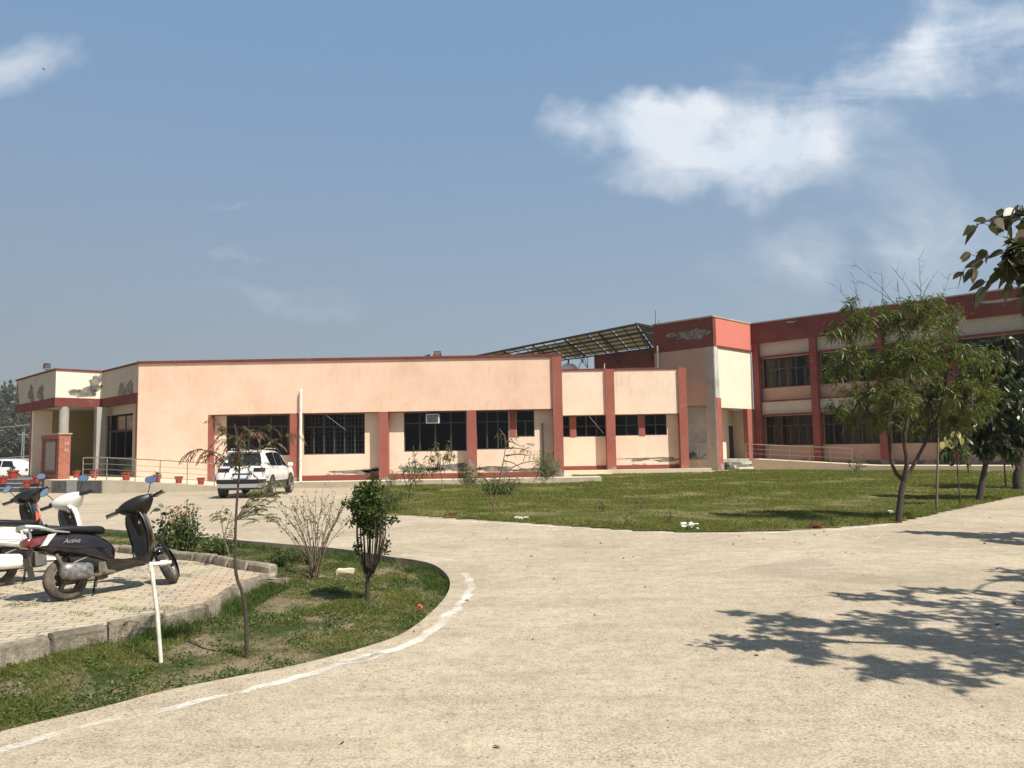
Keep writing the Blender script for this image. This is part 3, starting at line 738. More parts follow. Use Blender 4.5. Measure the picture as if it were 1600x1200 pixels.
mb = MB(off); c1 = F.a(848, 700, RO); mb.tube([F.p(c1, RO + .07, BZ), F.p(c1, RO + .07, 2.75)], .04, 8); mb.build('thin_pipe', M['bark_pale'], hall, smooth=True)
# peeling plaster low on the bays
for px, py, rx, rz, sd_ in ((553, 737, .95, .10, 1), (580, 738, .45, .17, 2), (708, 731, .9, .2, 3), (652, 734, .8, .15, 4), (770, 733, 1.1, .11, 5), (830, 735, .9, .09, 6)):
    blob_patch(F, px, py, rx, rz, off, hall, sd_, out=RO + .006)
for px, py, rx, rz, sd_ in ((871, 735, .2, .35, 9), (737, 727, .2, .22, 10)):
    blob_patch(F, px, py, rx, rz, off, hall, sd_, out=.108 if px == 871 else .008)
# body behind: roof slab, floor, back and side walls with a dark inside
mb = MB(off); mb.bb(-17.0, XR - 17.3 - .3, 36.3, 44.0, 5.0, 5.2); mb.build('roof', M['slab'], hall)
mb = MB(off); mb.bb(-17.0, 2.2, 43.7, 44.0, BZ - .3, 5.0); mb.bb(2.0, 2.32, 36.71, 44, BZ - .3, 5.8); mb.bb(-10.6, -10.45, 36.71, 43.7, BZ - .3, 5.0); mb.build('side_wall', M['peach'], hall)
mb = MB(off); mb.bb(-10.4, 2.0, 36.72, 43.7, BZ - .3, BZ + .05); mb.bb(-10.4, 2.0, 41.5, 41.6, BZ, 5.0); mb.build('interior', M['dark_in'], hall)
# apron
mb = MB(off); mb.prism([(-11.0, 35.98), (-11.0, 34.75), (3.9, 34.75), (3.9, 36.2), (2.6, 36.2), (2.6, 44.5), (2.35, 44.5), (2.35, 35.98)], -.14, BZ); mb.build('apron', M['slab'], hall)
mb = MB(off); mb.prism([(-10.98, 35.97), (-10.98, 34.77), (3.88, 34.77), (3.88, 35.97)], BZ + .001, BZ + .012); mb.build('apron_top', M['slab_light'], hall)
# ---- angular canopy
A_, B_, C_, D_ = (-17.3, 36.0), (-20.8, 39.5), (-22.3, 38.0), (-27.6, 43.3)
FDA = Fac(B_, (1, -1)); FCB = Fac(C_, (1, 1)); FDC = Fac(D_, (1, -1))
LAB, LCB, LDC = 4.95, 2.12, 7.494
z0c, z1c, z2c = 4.02, 4.46, 5.80
for Fx, L in ((FDC, LDC), (FCB, LCB), (FDA, LAB)):
    a1 = L - .003; 
    mb = MB(off); Fx.box(mb, .0 if Fx is not FCB else .003, a1, -.2, 0, z1c, z2c); mb.build('fascia', M['offwhite_shaded'] if Fx is not FCB else M['cream'], hall)  # shaded faces get the darkened paint, the sunlit one keeps cream
    mb = MB(off); Fx.box(mb, .0 if Fx is not FCB else -.02, a1 + (.004 if Fx is FDA else 0), -.2, .025, z0c, z1c); mb.build('red_band', M['red_top'], hall)
    mb = MB(off); Fx.box(mb, -.05 if Fx is FDC else -.045, a1 + .03, -.2, .05, z2c + .001, z2c + .09); mb.build('coping', M['red_top'], hall)
mb = MB(off); mb.prism([(-17.4, 36.25), (-20.8, 39.7), (-22.3, 38.2), (-27.4, 43.3), (-21.4, 49.3), (-17.4, 45.3)], z0c + .04, z0c + .2); mb.build('canopy_slab', M['offwhite_shaded'], hall)
for px, py, rx, rz, sd_ in ((27, 624, .42, .85, 11), (49, 616, .50, .60, 12), (64, 614, .46, .6, 13)): blob_patch(FDC, px, py, rx, rz * .8, off, hall, sd_)
blob_patch(FCB, 136, 612, .55, .34, off, hall, 14, skew=.6); blob_patch(FCB, 149, 598, .25, .4, off, hall, 15)
for px, py, rx, rz, sd_ in ((191, 610, .45, .36, 16), (204, 608, .42, .4, 17)): blob_patch(FDA, px, py, rx, rz, off, hall, sd_)
# entrance wall with the dark doorway, pillars and columns
PF = .56
dz1 = 3.62
FD2 = Fac((FDA.o.x, FDA.o.y), (1, -1))
d0 = FD2.a(166, 660, -.35); d1 = FD2.a(207.5, 660, -.35)
mb = MB(off); FD2.wall(mb, d0 - .1, LAB - .28, -.6, -.35, PF - .4, z0c + .04, [(d0, d1, PF, dz1)]); mb.build('entrance_wall', M['offwhite_shaded'], hall)
part('pillar', FD2, [(LAB - .28, LAB, -.3, -.004, PF - .4, z0c)], M['red'], hall, off)
mb = MB(off); aa, bb_ = d0, d1; cw = (d1 - d0) / 3
for k in range(4): FD2.box(mb, aa + cw * k - .03, aa + cw * k + .03, -.5, -.44, PF, dz1)
FD2.box(mb, aa, bb_, -.495, -.445, 2.75, 2.85)
for k in range(3): FD2.box(mb, aa + cw * k + .03, aa + cw * (k + 1) - .03, -.48, -.46, PF, 1.5)
dr = mb.build('entrance_door', M['frame'], hall)
mb = MB(off)
for k in (1, 2): FD2.box(mb, aa + cw * k + .1, aa + cw * (k + 1) - .1, -.48, -.47, 2.86, dz1 - .1)
mb.build('door_pane', M['curtain'], dr)
mb = MB(off); FD2.box(mb, d0 - .5, LAB - .3, -1.9, -1.8, 0, 4); FD2.box(mb, d0 - .2, d0 - .1, -1.8, -.62, 0, 4); mb.build('interior', M['dark_in'], hall)  # dark wall added so the doorway reads as deep shade
def sqcol(x, y, w, z0, z1, m_, nm='column'):
    mb = MB(off); r_ = Matrix.Rotation(R(45), 3, 'Z'); mb.box((x, y, (z0 + z1) / 2), (w, w, z1 - z0), r_); return mb.build(nm, M[m_], hall, bevel=.01)
sqcol(-20.75, 39.25, .42, PF, z0c, 'greyplaster'); 
mb = MB(off); mb.tube([(-22.1, 38.45, PF), (-22.1, 38.45, z0c)], .22, 20); mb.build('column', M['greyplaster'], hall, smooth=True)
# back walls under the canopy
FB2 = Fac((-27.6, 49.6), (1, -1)); mb = MB(off); FB2.box(mb, 0, 6.5, -.2, 0, PF - .4, z0c + .04); mb.build('porch_wall', M['olive'], hall)
mb = MB(off); F3 = Fac((-25.3, 41.2), (1, 1)); F3.box(mb, 0, .9, -.25, 0, PF - .4, z0c); mb.build('porch_wall', M['cream'], hall)
mb = MB(off); F4 = Fac((-25.55, 41.45), (1, -1)); F4.box(mb, -.25, .0, -.02, .0, PF - .4, z0c); mb.build('porch_pillar', M['red'], hall)
mb = MB(off); F5 = Fac((-24.65, 41.85), (1, 1)); F5.box(mb, 0, 6.4, -.2, 0, PF - .4, z0c + .03); mb.build('porch_wall', M['olive'], hall)
mb = MB(off); F6 = Fac((-22.6, 45.6), (1, -1)); F6.box(mb, 0, 2.9, -.2, 0, PF - .4, z0c + .03); F6.box(mb, 4.4, 6.5, -.2, 0, PF - .4, z0c + .03); mb.build('porch_wall', M['olive'], hall)
# porch floor, granite edge and steps
mb = MB(off); mb.prism([(-17.3, 33.05), (-20.2, 34.35), (-20.85, 34.9), (-21.0, 37.0), (-28.5, 44.0), (-24, 50), (-17.3, 45)], -.13, PF); mb.build('porch_floor', M['slab_light'], hall)
FG = Fac((-20.2, 34.35), (2.9, -1.3)); 
part('granite_facing', FG, [(.02, 1.0, .0, .02, -.1, PF - .03), (1.62, 3.16, .0, .02, -.1, PF - .03)], M['granite'], hall, off)
part('granite_corner', FG, [(1.0, 1.62, .0, .03, -.1, PF - .004)], M['granite_l'], hall, off)
FG2 = Fac((-21.2, 35.3), (1, -.95)); part('granite_facing', FG2, [(.0, 1.36, -.1, .0, -.1, PF - .03)], M['granite'], hall, off)
for k in range(3):
    mb = MB(off); z1_ = PF - .02 - k * .18; y0_ = 37.0 - .0 - (k + 1) * .42 + .0
    mb.bb(-30, -21.15 + k * .0, y0_, 37.6, -.1, z1_); st = mb.build('step', M['granite'], hall)
    mb = MB(off); mb.bb(-30, -21.15, y0_ - .02, y0_ + .36, z1_ + .001, z1_ + .03); mb.build('step_tread', M['granite_l'], st)
# ---- ramp to the entrance
mb = MB(off); xa, xb = -17.28, -10.4
vs = [(xa, 33.05, -.1), (xb, 33.05, -.1), (xb, 35.97, -.1), (xa, 35.97, -.1), (xa, 33.05, PF), (xb, 33.05, .06), (xb, 35.97, .06), (xa, 35.97, PF)]
mb.add(vs, [(3, 2, 1, 0), (4, 5, 6, 7), (0, 1, 5, 4), (1, 2, 6, 5), (2, 3, 7, 6), (3, 0, 4, 7)]); mb.build('entrance_ramp', M['slab'], hall)
mb = MB(off); mb.add([(xa, 33.15, PF + .006), (xb, 33.15, .066), (xb, 35.96, .066), (xa, 35.96, PF + .006)], [(0, 1, 2, 3)]); mb.build('ramp_surface', M['slab_light'], hall)
def railing(pts, name, label, h=.95, rails=(.95, .68, .45, .22), every=None):
    o = empty(name, pts[0], label=label, cat='railing'); O_ = Vector(pts[0])
    for p in pts:
        mb = MB(O_); p = Vector(p); mb.tube([p, p + Vector((0, 0, h))], .022, 8); mb.build('post', M['steel'], o, smooth=True)
    for k, r_ in enumerate(rails):
        mb = MB(O_); mb.tube([Vector(p) + Vector((0, 0, r_)) for p in pts], .022 if k == 0 else .010, 8); mb.build('rail', M['steel'], o, smooth=True)
    return o
rz = lambda x: PF + (x - xa) * (.06 - PF) / (xb - xa)
rp = [(-17.55, 33.35, PF)] + [(x, 33.2, rz(x)) for x in (-17.2, -16.0, -14.95, -13.8, -12.65, -11.5)]
railing([(-18.6, 33.9, PF), (-17.9, 33.6, PF)] + rp[1:], 'handrail', 'steel handrail sloping down the entrance ramp of the long peach building')
# ---------------------------------------------------------------- low annex
OA = Vector((7, 45, 0)); anx = empty('annex_building', OA, label='low peach annex with two tall red pillars, set back right of the long building', cat='building'); off = OA
F = Fac((1.5, 45), (1, 0)); T2 = 6.02; FB = 3.45; RO = -.42; B2 = .28
q1 = (F.a(947), F.a(961)); q2 = (F.a(1061.5), F.a(1074)); 
mb = MB(off); F.box(mb, 0, q1[0], -.3, 0, FB, T2); F.box(mb, q1[1], q2[0], -.3, 0, FB, T2); mb.build('upper_wall', M['cream_drip'], anx)
for q in (q1, q2): part('pillar', F, [(q[0], q[1], -.45, .12, B2 - .2, T2 + .06)], M['red'], anx, off)
part('coping', F, [(0, q1[0] - .002, -.35, .05, T2, T2 + .1), (q1[1] + .002, q2[0] - .002, -.35, .05, T2, T2 + .1)], M['red_top'], anx, off)
v1 = (F.a(878, 665, RO), F.a(890.5, 665, RO), 2.2, FB - .02); v2 = (F.a(900, 665, RO), q1[0] + .1, 2.2, FB - .02)
v3 = (q1[1] + .02, F.a(998, 665, RO), 2.22, FB - .02); v4 = (F.a(1007.5, 665, RO), F.a(1042, 665, RO), 2.22, FB - .02)
mb = MB(off); F.wall(mb, 0, q2[0], RO - .25, RO, B2 - .2, FB + .2, [v1, v2, v3, v4]); mb.build('window_wall', M['peach_base'], anx)
for a0, a1 in ((v1[1], v2[0]), (v3[1], v4[0])): part('window_pier', F, [(a0 + .005, a1 - .005, RO, RO + .025, 2.2, FB - .01)], M['red'], anx, off)
for a0, a1 in ((0, q1[0]), (q1[1], q2[0])): part('plinth_band', F, [(a0, a1 - .002, RO, RO + .02, B2 - .1, .52)], M['red_plinth'], anx, off)
window(F, anx, off, *v1, RO - .1, 1, .5, grille=False)
window(F, anx, off, *v2, RO - .1, 3, .5, grille=False, brace=((F.hit(921, 651, 0)[0], -.02, F.hit(921, 651, 0)[1]), (F.hit(943, 677, RO)[0], RO + .02, F.hit(943, 677, RO)[1])))
window(F, anx, off, *v3, RO - .1, 2, .5, grille=False); window(F, anx, off, *v4, RO - .1, 2, .5, grille=False)
for px, py, rx, rz_, sd_ in ((1020, 716, 1.3, .05, 21), (1000, 719, .5, .07, 22), (1045, 719, .8, .08, 23)): blob_patch(F, px, py, rx, rz_, off, anx, sd_, out=RO + .006)
mb = MB(off); mb.bb(1.5, 1.5 + q2[0], 45.3, 50.0, 5.0, 5.2); mb.build('roof', M['slab'], anx)
mb = MB(off); mb.bb(1.5, 1.5 + q2[0], 49.8, 50, B2, 5.0); mb.bb(1.5 + q2[0], 1.5 + q2[0] + .2, 45.46, 50, B2 - .3, T2 - .1); mb.bb(1.5, 1.7, 45.7, 50, B2, 5); mb.build('side_wall', M['peach'], anx)
mb = MB(off); mb.bb(1.7, 1.5 + q2[0], 45.7, 49.8, B2, B2 + .1); mb.bb(1.7, 1.5 + q2[0], 48.8, 48.9, B2, 5); mb.build('interior', M['dark_in'], anx)
mb = MB(off); mb.bb(2.62, 11.2, 44.35, 45.0, -.1, B2 + .01); mb.bb(2.62, 5.5, 43.2, 44.35, -.1, .1); mb.build('apron', M['slab_light'], anx)
# ---------------------------------------------------------------- stair tower block
C0 = (12.9, 49.5); OB = Vector((12.9, 49.5, 0)); blk = empty('stair_block_building', OB, label='tall cream corner block with a red parapet and an open ground-floor entrance', cat='building'); off = OB
FL = Fac((12.9 - 3.2, 49.5 + 3.2), (1, -1)); LL = 3.2 * math.sqrt(2)     # shaded face
FR = Fac(C0, (1, 1)); LR = 3.45 * math.sqrt(2)                               # sunlit face
TB = 9.78; RB = 7.88; GB = 3.98; WB = .32
mb = MB(off); FL.box(mb, .0, LL - .002, -.25, 0, GB, RB); mb.build('upper_wall', M['pink_shaded'], blk)  # paint of the sunlit face, darkened here for its shade
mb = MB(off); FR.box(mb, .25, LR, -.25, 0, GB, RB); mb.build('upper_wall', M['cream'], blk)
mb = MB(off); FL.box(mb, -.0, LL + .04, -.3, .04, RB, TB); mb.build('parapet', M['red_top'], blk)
mb = MB(off); FR.box(mb, .3, LR + .0, -.3, .04, RB, TB); mb.build('parapet', M['red_sunlit'], blk)
mb = MB(off); FL.box(mb, -.06, LL + .08, -.36, .08, TB + .001, TB + .09); mb.build('coping', M['slab'], blk)
mb = MB(off); FR.box(mb, .36, LR, -.36, .08, TB + .001, TB + .09); mb.build('coping', M['slab'], blk)
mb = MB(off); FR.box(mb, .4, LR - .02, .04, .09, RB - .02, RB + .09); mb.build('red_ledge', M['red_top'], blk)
# corner column: bare concrete on the shaded side, flaking white and red on the lit side
mb = MB(off); FL.box(mb, LL - .72, LL + .02, -.5, .03, WB - .3, GB - .001); FL.box(mb, LL - .6, LL + .0, .0, .03, GB, RB - .002); col_ = mb.build('column', M['greyplaster'], blk)
mb = MB(off); FR.box(mb, .0, .5, .0, .03, 4.6, RB - .003); FR.box(mb, .0, .24, -.02, .0, 4.6, RB - .01); mb.build('flaking_plaster', M['mildew'], col_)
mb = MB(off); FR.box(mb, .02, .62, -.06, .04, WB - .3, 4.6); mb.build('red_facing', M['red'], col_)
blob_patch(FL, 1078, 522, 1.0, .28, off, blk, 31, out=.046); blob_patch(FL, 1095, 522, .55, .33, off, blk, 32, out=.048); blob_patch(FL, 1050, 524, .5, .14, off, blk, 33, out=.046)

part('pillar', FR, [(LR - .9, LR - .02, -.3, .02, WB - .3, GB - .001)], M['red'], blk, off)
# lobby: inner walls, slab, floor
mb = MB(off)
cc = Vector((12.9, 49.5, 0)); U_ = Vector((1, -1, 0)).normalized(); W_ = Vector((1, 1, 0)).normalized()
P_ = lambda u, w: ((cc + U_ * u + W_ * w).x, (cc + U_ * u + W_ * w).y)
mb.prism([P_(-LL, .0), P_(-.01, 0), P_(-.01, LR), P_(-LL, LR)], GB + .01, GB + .2); mb.build('floor_slab', M['offwhite_shaded'], blk); mb = MB(off); mb.prism([P_(-LL + .02, .02), P_(-.3, .3), P_(-.3, LR + 4), P_(-LL + .02, LR + 4)], 8.9, 9.1); mb.build('roof', M['offwhite_shaded'], blk)
mb = MB(off); mb.prism([P_(-LL, .0), P_(0, 0), P_(0, LR + 2), P_(-LL, LR + 2)], -.1, WB + .35); mb.build('lobby_floor', M['slab'], blk)
FI = Fac(P_(-LL, 1.7), (1, -1)); mb = MB(off); FI.box(mb, 0, LL - 1.0, -.2, 0, WB, GB); mb.build('lobby_wall', M['mildew'], blk)
FI2 = Fac(P_(-1.6, 1.7), (1, 1)); mb = MB(off); FI2.wall(mb, 0, 6, -.2, 0, WB, GB, [(2.6, 3.9, WB + .35, 2.9)]); mb.build('lobby_wall', M['cream'], blk)
mb = MB(off); FI2.box(mb, 2.6, 3.9, -.18, -.12, WB + .35, 2.9); mb.build('lobby_door', M['frame'], blk)
mb = MB(off); FI3 = Fac(P_(-3, LR + .2), (1, -1)); FI3.box(mb, 0, 2.9, -.2, 0, WB, GB); mb.build('lobby_wall', M['cream'], blk)
FSd = Fac(P_(-LL, 6), (-1, -1)); mb = MB(off); FSd.box(mb, 0, 6 - .27, -.2, -.01, GB, TB - .02); FSd.box(mb, 0, 4.2, -.2, -.01, 0, GB); mb.build('side_wall', M['pink_shaded'], blk)
mb = MB(off); FL.box(mb, 0, LL - .72, -.2, -.02, -.1, WB + .4); mb.build('low_wall', M['olive'], blk)
mb = MB(off); mb.tube([FL.p(.35, .09, 5.9), FL.p(.35, .09, 8.35)], .07, 10); mb.build('rain_pipe', M['pvc'], blk, smooth=True)
# entrance steps
for k in range(3):
    mb = MB(off); FR.box(mb, .75 - .0, LR - .3 + k * .0, .02, .4 + .32 * (2 - k), -.1, WB + .34 - (.17 * (2 - k)) - .17); mb.build('step', M['mildew' if k else 'slab_light'], blk)
rl = [FL.p(a, .02, WB + .40) for a in (.2, 1.6, 3.1, 3.75)]; railing(rl, 'lobby_railing', 'short steel railing between the annex and the grey corner column', rails=(.95, .5))
# ---------------------------------------------------------------- two-storey wing
J = Vector((12.9, 49.5, 0)) + W_ * LR; OW = J.copy(); wing = empty('classroom_wing_building', OW, label='two-storey wing with red parapet, red pillars and rows of dark windows', cat='building'); off = OW
F = Fac((J.x, J.y), (1, -1)); LW = 26.0; RO = -.42
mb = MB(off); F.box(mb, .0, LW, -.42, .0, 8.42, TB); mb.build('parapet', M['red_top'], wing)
mb = MB(off); F.box(mb, .0, LW, -.5, .05, TB + .001, TB + .08); mb.build('coping', M['slab'], wing)
ps = [F.a(1182, 660), F.a(1272, 600), F.a(1381, 690), F.a(1491, 690)]; ps += [ps[-1] + 4.1 * k for k in (1, 2, 3)]
ps[0] = .28
sills = []
for i, pa in enumerate(ps): part('pillar', F, [(pa - .22, pa + .22, RO - .05, .02, WB - .3, 8.42)], M['red_shaded'], wing, off)
for i in range(len(ps) - 1):
    a0, a1 = ps[i] + .22, ps[i + 1] - .22
    up = (a0 + .10, a1 - .02, 5.35, 7.36); lw = (a0 + .10, a1 - .02, 1.5, 3.46)
    mb = MB(off); F.wall(mb, a0, a1, RO - .25, RO, WB - .2, 4.55, [lw]); mb.build('ground_floor_wall', M['pink'], wing)
    mb = MB(off); F.wall(mb, a0, a1, RO - .25, RO, 4.55, 8.42, [up]); mb.build('upper_floor_wall', M['pink_shaded'], wing)
    mb = MB(off); F.box(mb, a0, a1, RO + .001, RO + .16, 7.52, 8.42); mb.build('lintel_panel', M['offwhite_shaded'], wing)
    mb = MB(off); F.box(mb, a0, a1, RO + .001, RO + .16, 3.60, 4.42); mb.build('lintel_panel', M['offwhite_shaded'], wing)
    for zz0, zz1, oo in ((7.42, 7.515, .34), (3.50, 3.595, .34), (4.425, 4.52, .20)): part('sun_ledge', F, [(a0, a1, RO + .001, RO + oo, zz0, zz1)], M['red_top'], wing, off)
    part('window_jamb', F, [(a0, a0 + .1, RO, RO + .03, 5.35, 7.4)], M['red_top'], wing, off); part('window_jamb', F, [(a0, a0 + .1, RO, RO + .03, 1.5, 3.49)], M['red_top'], wing, off)
    window(F, wing, off, *up, RO - .08, 3, .62, grille=False, curtain=1, fm='frame')
    window(F, wing, off, *lw, RO - .08, 3, .66, grille='iron', curtain=1, fm='frame_b')
mb = MB(off); F.box(mb, -.0, LW, -8, -.68, 4.2, 4.4); mb.build('floor_slab', M['slab'], wing); mb = MB(off); F.box(mb, .0, LW, -8, -.43, 9.0, 9.2); mb.build('roof', M['slab'], wing)
mb = MB(off); F.box(mb, 0, LW, -8, -7.8, 0, 9); F.box(mb, LW - .2, LW, -7.8, -.5, 0, TB); F.box(mb, 0, .2, -7.8, -.68, 0, 9.0); mb.build('back_wall', M['pink_shaded'], wing)
mb = MB(off); F.box(mb, .2, LW - .2, -5, -4.9, 0, 9); mb.build('interior', M['dark_in'], wing)
mb = MB(off); F.box(mb, ps[-1], LW, RO - .25, RO, 0, 9); mb.build('end_wall', M['pink_shaded'], wing)
# walkway and ramp in front of the wing
mb = MB(off); F.box(mb, 0.2, LW + 6, RO, 2.3, -.12, .25); mb.build('walkway', M['slab_light'], wing)
e0, e1 = .9, 8.6
mb = MB(off); vs = [F.p(a, o, z) for (a, z) in ((e0, WB + .34), (e1, .256)) for o in (1.05, 2.25)] + [F.p(a, o, .251) for a in (e0, e1) for o in (1.05, 2.25)]
mb.add(vs, [(0, 2, 3, 1), (0, 1, 5, 4), (1, 3, 7, 5), (0, 4, 6, 2), (2, 6, 7, 3)]); mb.build('wing_ramp', M['slab_light'], wing)
rr_ = [F.p(e0 - .4, 2.2, WB + .34)] + [F.p(e0 + (e1 - e0) * k / 6, 2.2, WB + .34 - (WB + .09) * k / 6) for k in range(0, 6)]
railing([tuple(p) for p in rr_], 'ramp_railing', 'long steel railing beside the ramp in front of the two-storey wing', rails=(.95, .65, .35))
# flaking patches on the parapet of the wing
for px, py, rx, rz_, sd_ in ((1236, 503, .22, .05, 41), (1560, 470, .9, .06, 42), (1490, 493, .3, .18, 43), (1470, 497, .2, .1, 44)): blob_patch(F, px, py, rx, rz_, off, wing, sd_, out=.005, matl='greyplaster')
# ---------------------------------------------------------------- rooftop shed with its maroon back wall
OS = Vector((6.5, 58, 0)); shed = empty('rooftop_shed', OS, label='open steel-framed roof canopy with pale yellow sheets above the annex', cat='roof canopy'); off = OS
kk = 1.087
def sc_(p): p = Vector(p); return EYE + (p - EYE) * kk
Ar = sc_((8.04, 49.8, 9.5)); Bl = sc_((-3.26, 61.1, 8.91)); Er = sc_((9.6, 52.8, 8.33)) ; El = sc_((-2.5, 64.9, 8.2))
Bl = Ar + (Bl - Ar) * 1.15
def rp_(s_, t_, dz=0): return Ar.lerp(Bl, s_).lerp(Er.lerp(El, s_), t_) + Vector((0, 0, dz))
mb = MB(off)
for i in range(9):
    for j in range(6):
        if (i, j) in ((4, 0), (3, 0), (5, 1)): continue
        s0, s1, t0, t1 = i / 9 + .002, (i + 1) / 9 - .002, j / 6, (j + 1) / 6
        mb.add([rp_(s0, t0), rp_(s1, t0), rp_(s1, t1), rp_(s0, t1)], [(0, 1, 2, 3)])
A2 = Ar + Vector((1.7, 1.7, -.03)); E2 = Er + Vector((2.2, -1.0, .0)); mb.add([rp_(-.002, 0), rp_(-.002, 1), E2, A2], [(0, 1, 2, 3)])
mb.build('roof_sheet', M['sheet'], shed)
for k in range(4): mb = MB(off); mb.tube([Ar.lerp(Er, k / 3) - Vector((0, 0, .1)), A2.lerp(E2, k / 3) - Vector((0, 0, .1))], .05, 6); mb.build('purlin', M['iron'], shed)
mb = MB(off); mb.tube([A2, Ar], .06, 6); mb.build('purlin', M['iron'], shed)
for j in range(7): mb = MB(off); mb.tube([rp_(-.003, j / 6, -.09), rp_(1.0, j / 6, -.09)], .05 if j not in (0, 2) else .09, 6); mb.build('purlin', M['iron'], shed)
for i in range(19): mb = MB(off); mb.tube([rp_(i / 18, 0, -.16), rp_(i / 18, 1, -.16)], .035 if i % 3 else .06, 6); mb.build('rafter', M['iron'], shed)
for i in range(0, 16, 3):   # trusses on posts
    mb = MB(off); s_ = i / 18; top = [rp_(s_, t_, -.2) for t_ in (0, .2, .4, .6, .8, 1)]
    a_ = rp_(s_, 0.0, -.2); b_ = rp_(s_, 1, -1.0); bot = [a_.lerp(b_, t_) for t_ in (.2, .4, .6, .8, 1)]
    mb.tube([a_] + bot, .028, 5)
    for k in range(5): mb.tube([top[k + 1], bot[k]], .025, 5); mb.tube([top[k], bot[k]], .025, 5)
    mb.build('truss', M['iron'], shed)
for s_ in (.42, .5, .58, .66): 
    mb = MB(off); p0 = rp_(s_, .85, -.3); mb.tube([p0, (p0.x, p0.y, 5.2)], .05, 6); 
    mb.tube([p0 + Vector((-1.1, 1.1, 0)), (p0.x, p0.y, 6.4)], .03, 5); mb.tube([p0 + Vector((1.1, -1.1, 0)), (p0.x, p0.y, 6.4)], .03, 5); mb.build('post', M['iron'], shed)
FW_ = Fac((sc_((6.0, 56.4, 0)).x, sc_((6.0, 56.4, 0)).y), (1, -1)); mb = MB(off); FW_.box(mb, 0, 6.6, -.2, 0, 4, 8.85); FW_.box(mb, -.3, 0, -.2, .1, 4, 7.3); mb.build('back_wall', M['red_top'], shed)
# ---------------------------------------------------------------- things fixed on the buildings
def floodlight(px, py, Y, label, s=.36, tilt=.3, rz=0.0):
    p = ony(px, py, Y); o = empty('floodlight', p, (0, 0, rz), label=label, cat='floodlight')
    r_ = Matrix.Rotation(tilt, 3, 'X')
    mb = MB(); mb.box((0, 0, s * .6), (s, .1, s * .8), r_); h_ = mb.build('housing', M['iron'], o, bevel=.01)
    mb = MB(); mb.box(r_ @ Vector((0, -.056, 0)) + Vector((0, 0, s * .6)), (s * .85, .012, s * .64), r_); mb.build('lens', M['steel'], o)
    mb = MB(); mb.tube([(-s * .55, 0, s * .6), (-s * .55, 0, 0), (s * .55, 0, 0), (s * .55, 0, s * .6)], .018, 6); mb.tube([(0, 0, 0), (0, 0, -.3)], .03, 6); mb.build('bracket', M['iron'], o)
floodlight(683.5, 559.5, 36.15, 'small square floodlight on the roof edge of the long peach building', .32)
floodlight(73, 577, 39.5, 'tilted floodlight on the corner of the entrance canopy', .3, .5, R(60))
mb = MB(ony(668, 559, 36.15)); mb.box(ony(668, 559, 36.15) + Vector((0, 0, .06)), (.25, .12, .1)); mb.box(ony(668, 559, 36.15) + Vector((.05, 0, .13)), (.1, .08, .06)); mb.build('cable_box', M['iron'], loc=ony(668, 559, 36.15), label='small dark cable box on the roof edge left of the square floodlight', cat='box')
p = ony(676, 654, 36.18); ac = empty('air_conditioner', p, label='white window air conditioner in the dark window of the long peach building', cat='air conditioner')
mb = MB(); mb.box((0, .3, 0), (.62, .7, .44)); mb.build('casing', M['white_plastic'], ac, bevel=.015)
mb = MB(); mb.box((0, -.062, 0), (.52, .02, .34)); mb.build('coil_panel', M['iron'], ac)
mb = MB()
for k in range(7): mb.box((0, -.085, -.15 + k * .05), (.52, .012, .007))
for k in range(9): mb.box((-.24 + k * .06, -.08, 0), (.007, .012, .34))
mb.build('guard_grille', M['steel'], ac)
def rod(px, py0, py1, Y, r_, label, cat='rod', name='antenna_rod', m_='iron', top=None):
    a = ony(px, py0, Y); b = ony(px, py1, Y); mb = MB(a); mb.tube([a, b], [r_, r_ * .6], 6)
    if top: mb.tube([b, b + Vector(top)], r_ * .7, 6)
    return mb.build(name, M[m_], loc=a, smooth=True, label=label, cat=cat)
rod(1024, 512, 485, 52.4, .025, 'thin tall aerial rod at the left edge of the red-topped block'); rod(1029, 512, 499, 52.2, .02, 'short aerial rod just right of the tall one on the red-topped block')
rod(944.5, 577, 568, 45, .03, 'short white pipe stub on top of the annex pillar', 'pipe', 'vent_pipe', 'pvc')
rod(950, 578, 564, 70, .05, 'street lamp pole with a bent arm seen under the rooftop canopy', 'lamp post', 'lamp_post', 'granite_l', top=(-.8, 0, .2))
p = ony(889, 577, 60); mb = MB(p); mb.lathe([(.0, .75), (.35, .7), (.6, .5), (.68, .3), (.66, 0), (.0, 0)], 20, Matrix.Translation(p - Vector((0, 0, .3)))); mb.build('water_tank', M['white_plastic'], loc=p, smooth=True, label='white rounded water tank behind the annex parapet', cat='water tank')
# brick notice pillar
OBr = Vector((-20.45, 35.35, PF)); bs = empty('brick_notice_wall', OBr, label='red brick notice wall with a pale stone plaque, beside the entrance steps', cat='notice wall')
FX = Fac((-20.45 - 2.0, 35.35 + 2.0), (1, -1)); LX = 2 * math.sqrt(2); FY = Fac((-20.45, 35.35), (1, 1))
mb = MB(OBr); FX.box(mb, .0, LX, -.42, 0, PF, 2.58); FX.box(mb, .0, .3, 0, .05, PF, 2.4); FX.box(mb, LX - .35, LX - .001, 0, .05, PF, 2.4); FX.box(mb, .3, LX - .35, 0, .05, PF, .8); FX.box(mb, 0, LX - .001, 0, .07, 2.4, 2.579); mb.build('brickwork', M['brick'], bs)
mb = MB(OBr); FX.box(mb, -.05, LX + .05, -.47, .1, 2.581, 2.64); mb.build('cap', M['slab'], bs)
mb = MB(OBr); FX.box(mb, .62, LX - .62, 0, .03, .95, 2.25); mb.build('plaque', M['plaque'], bs)
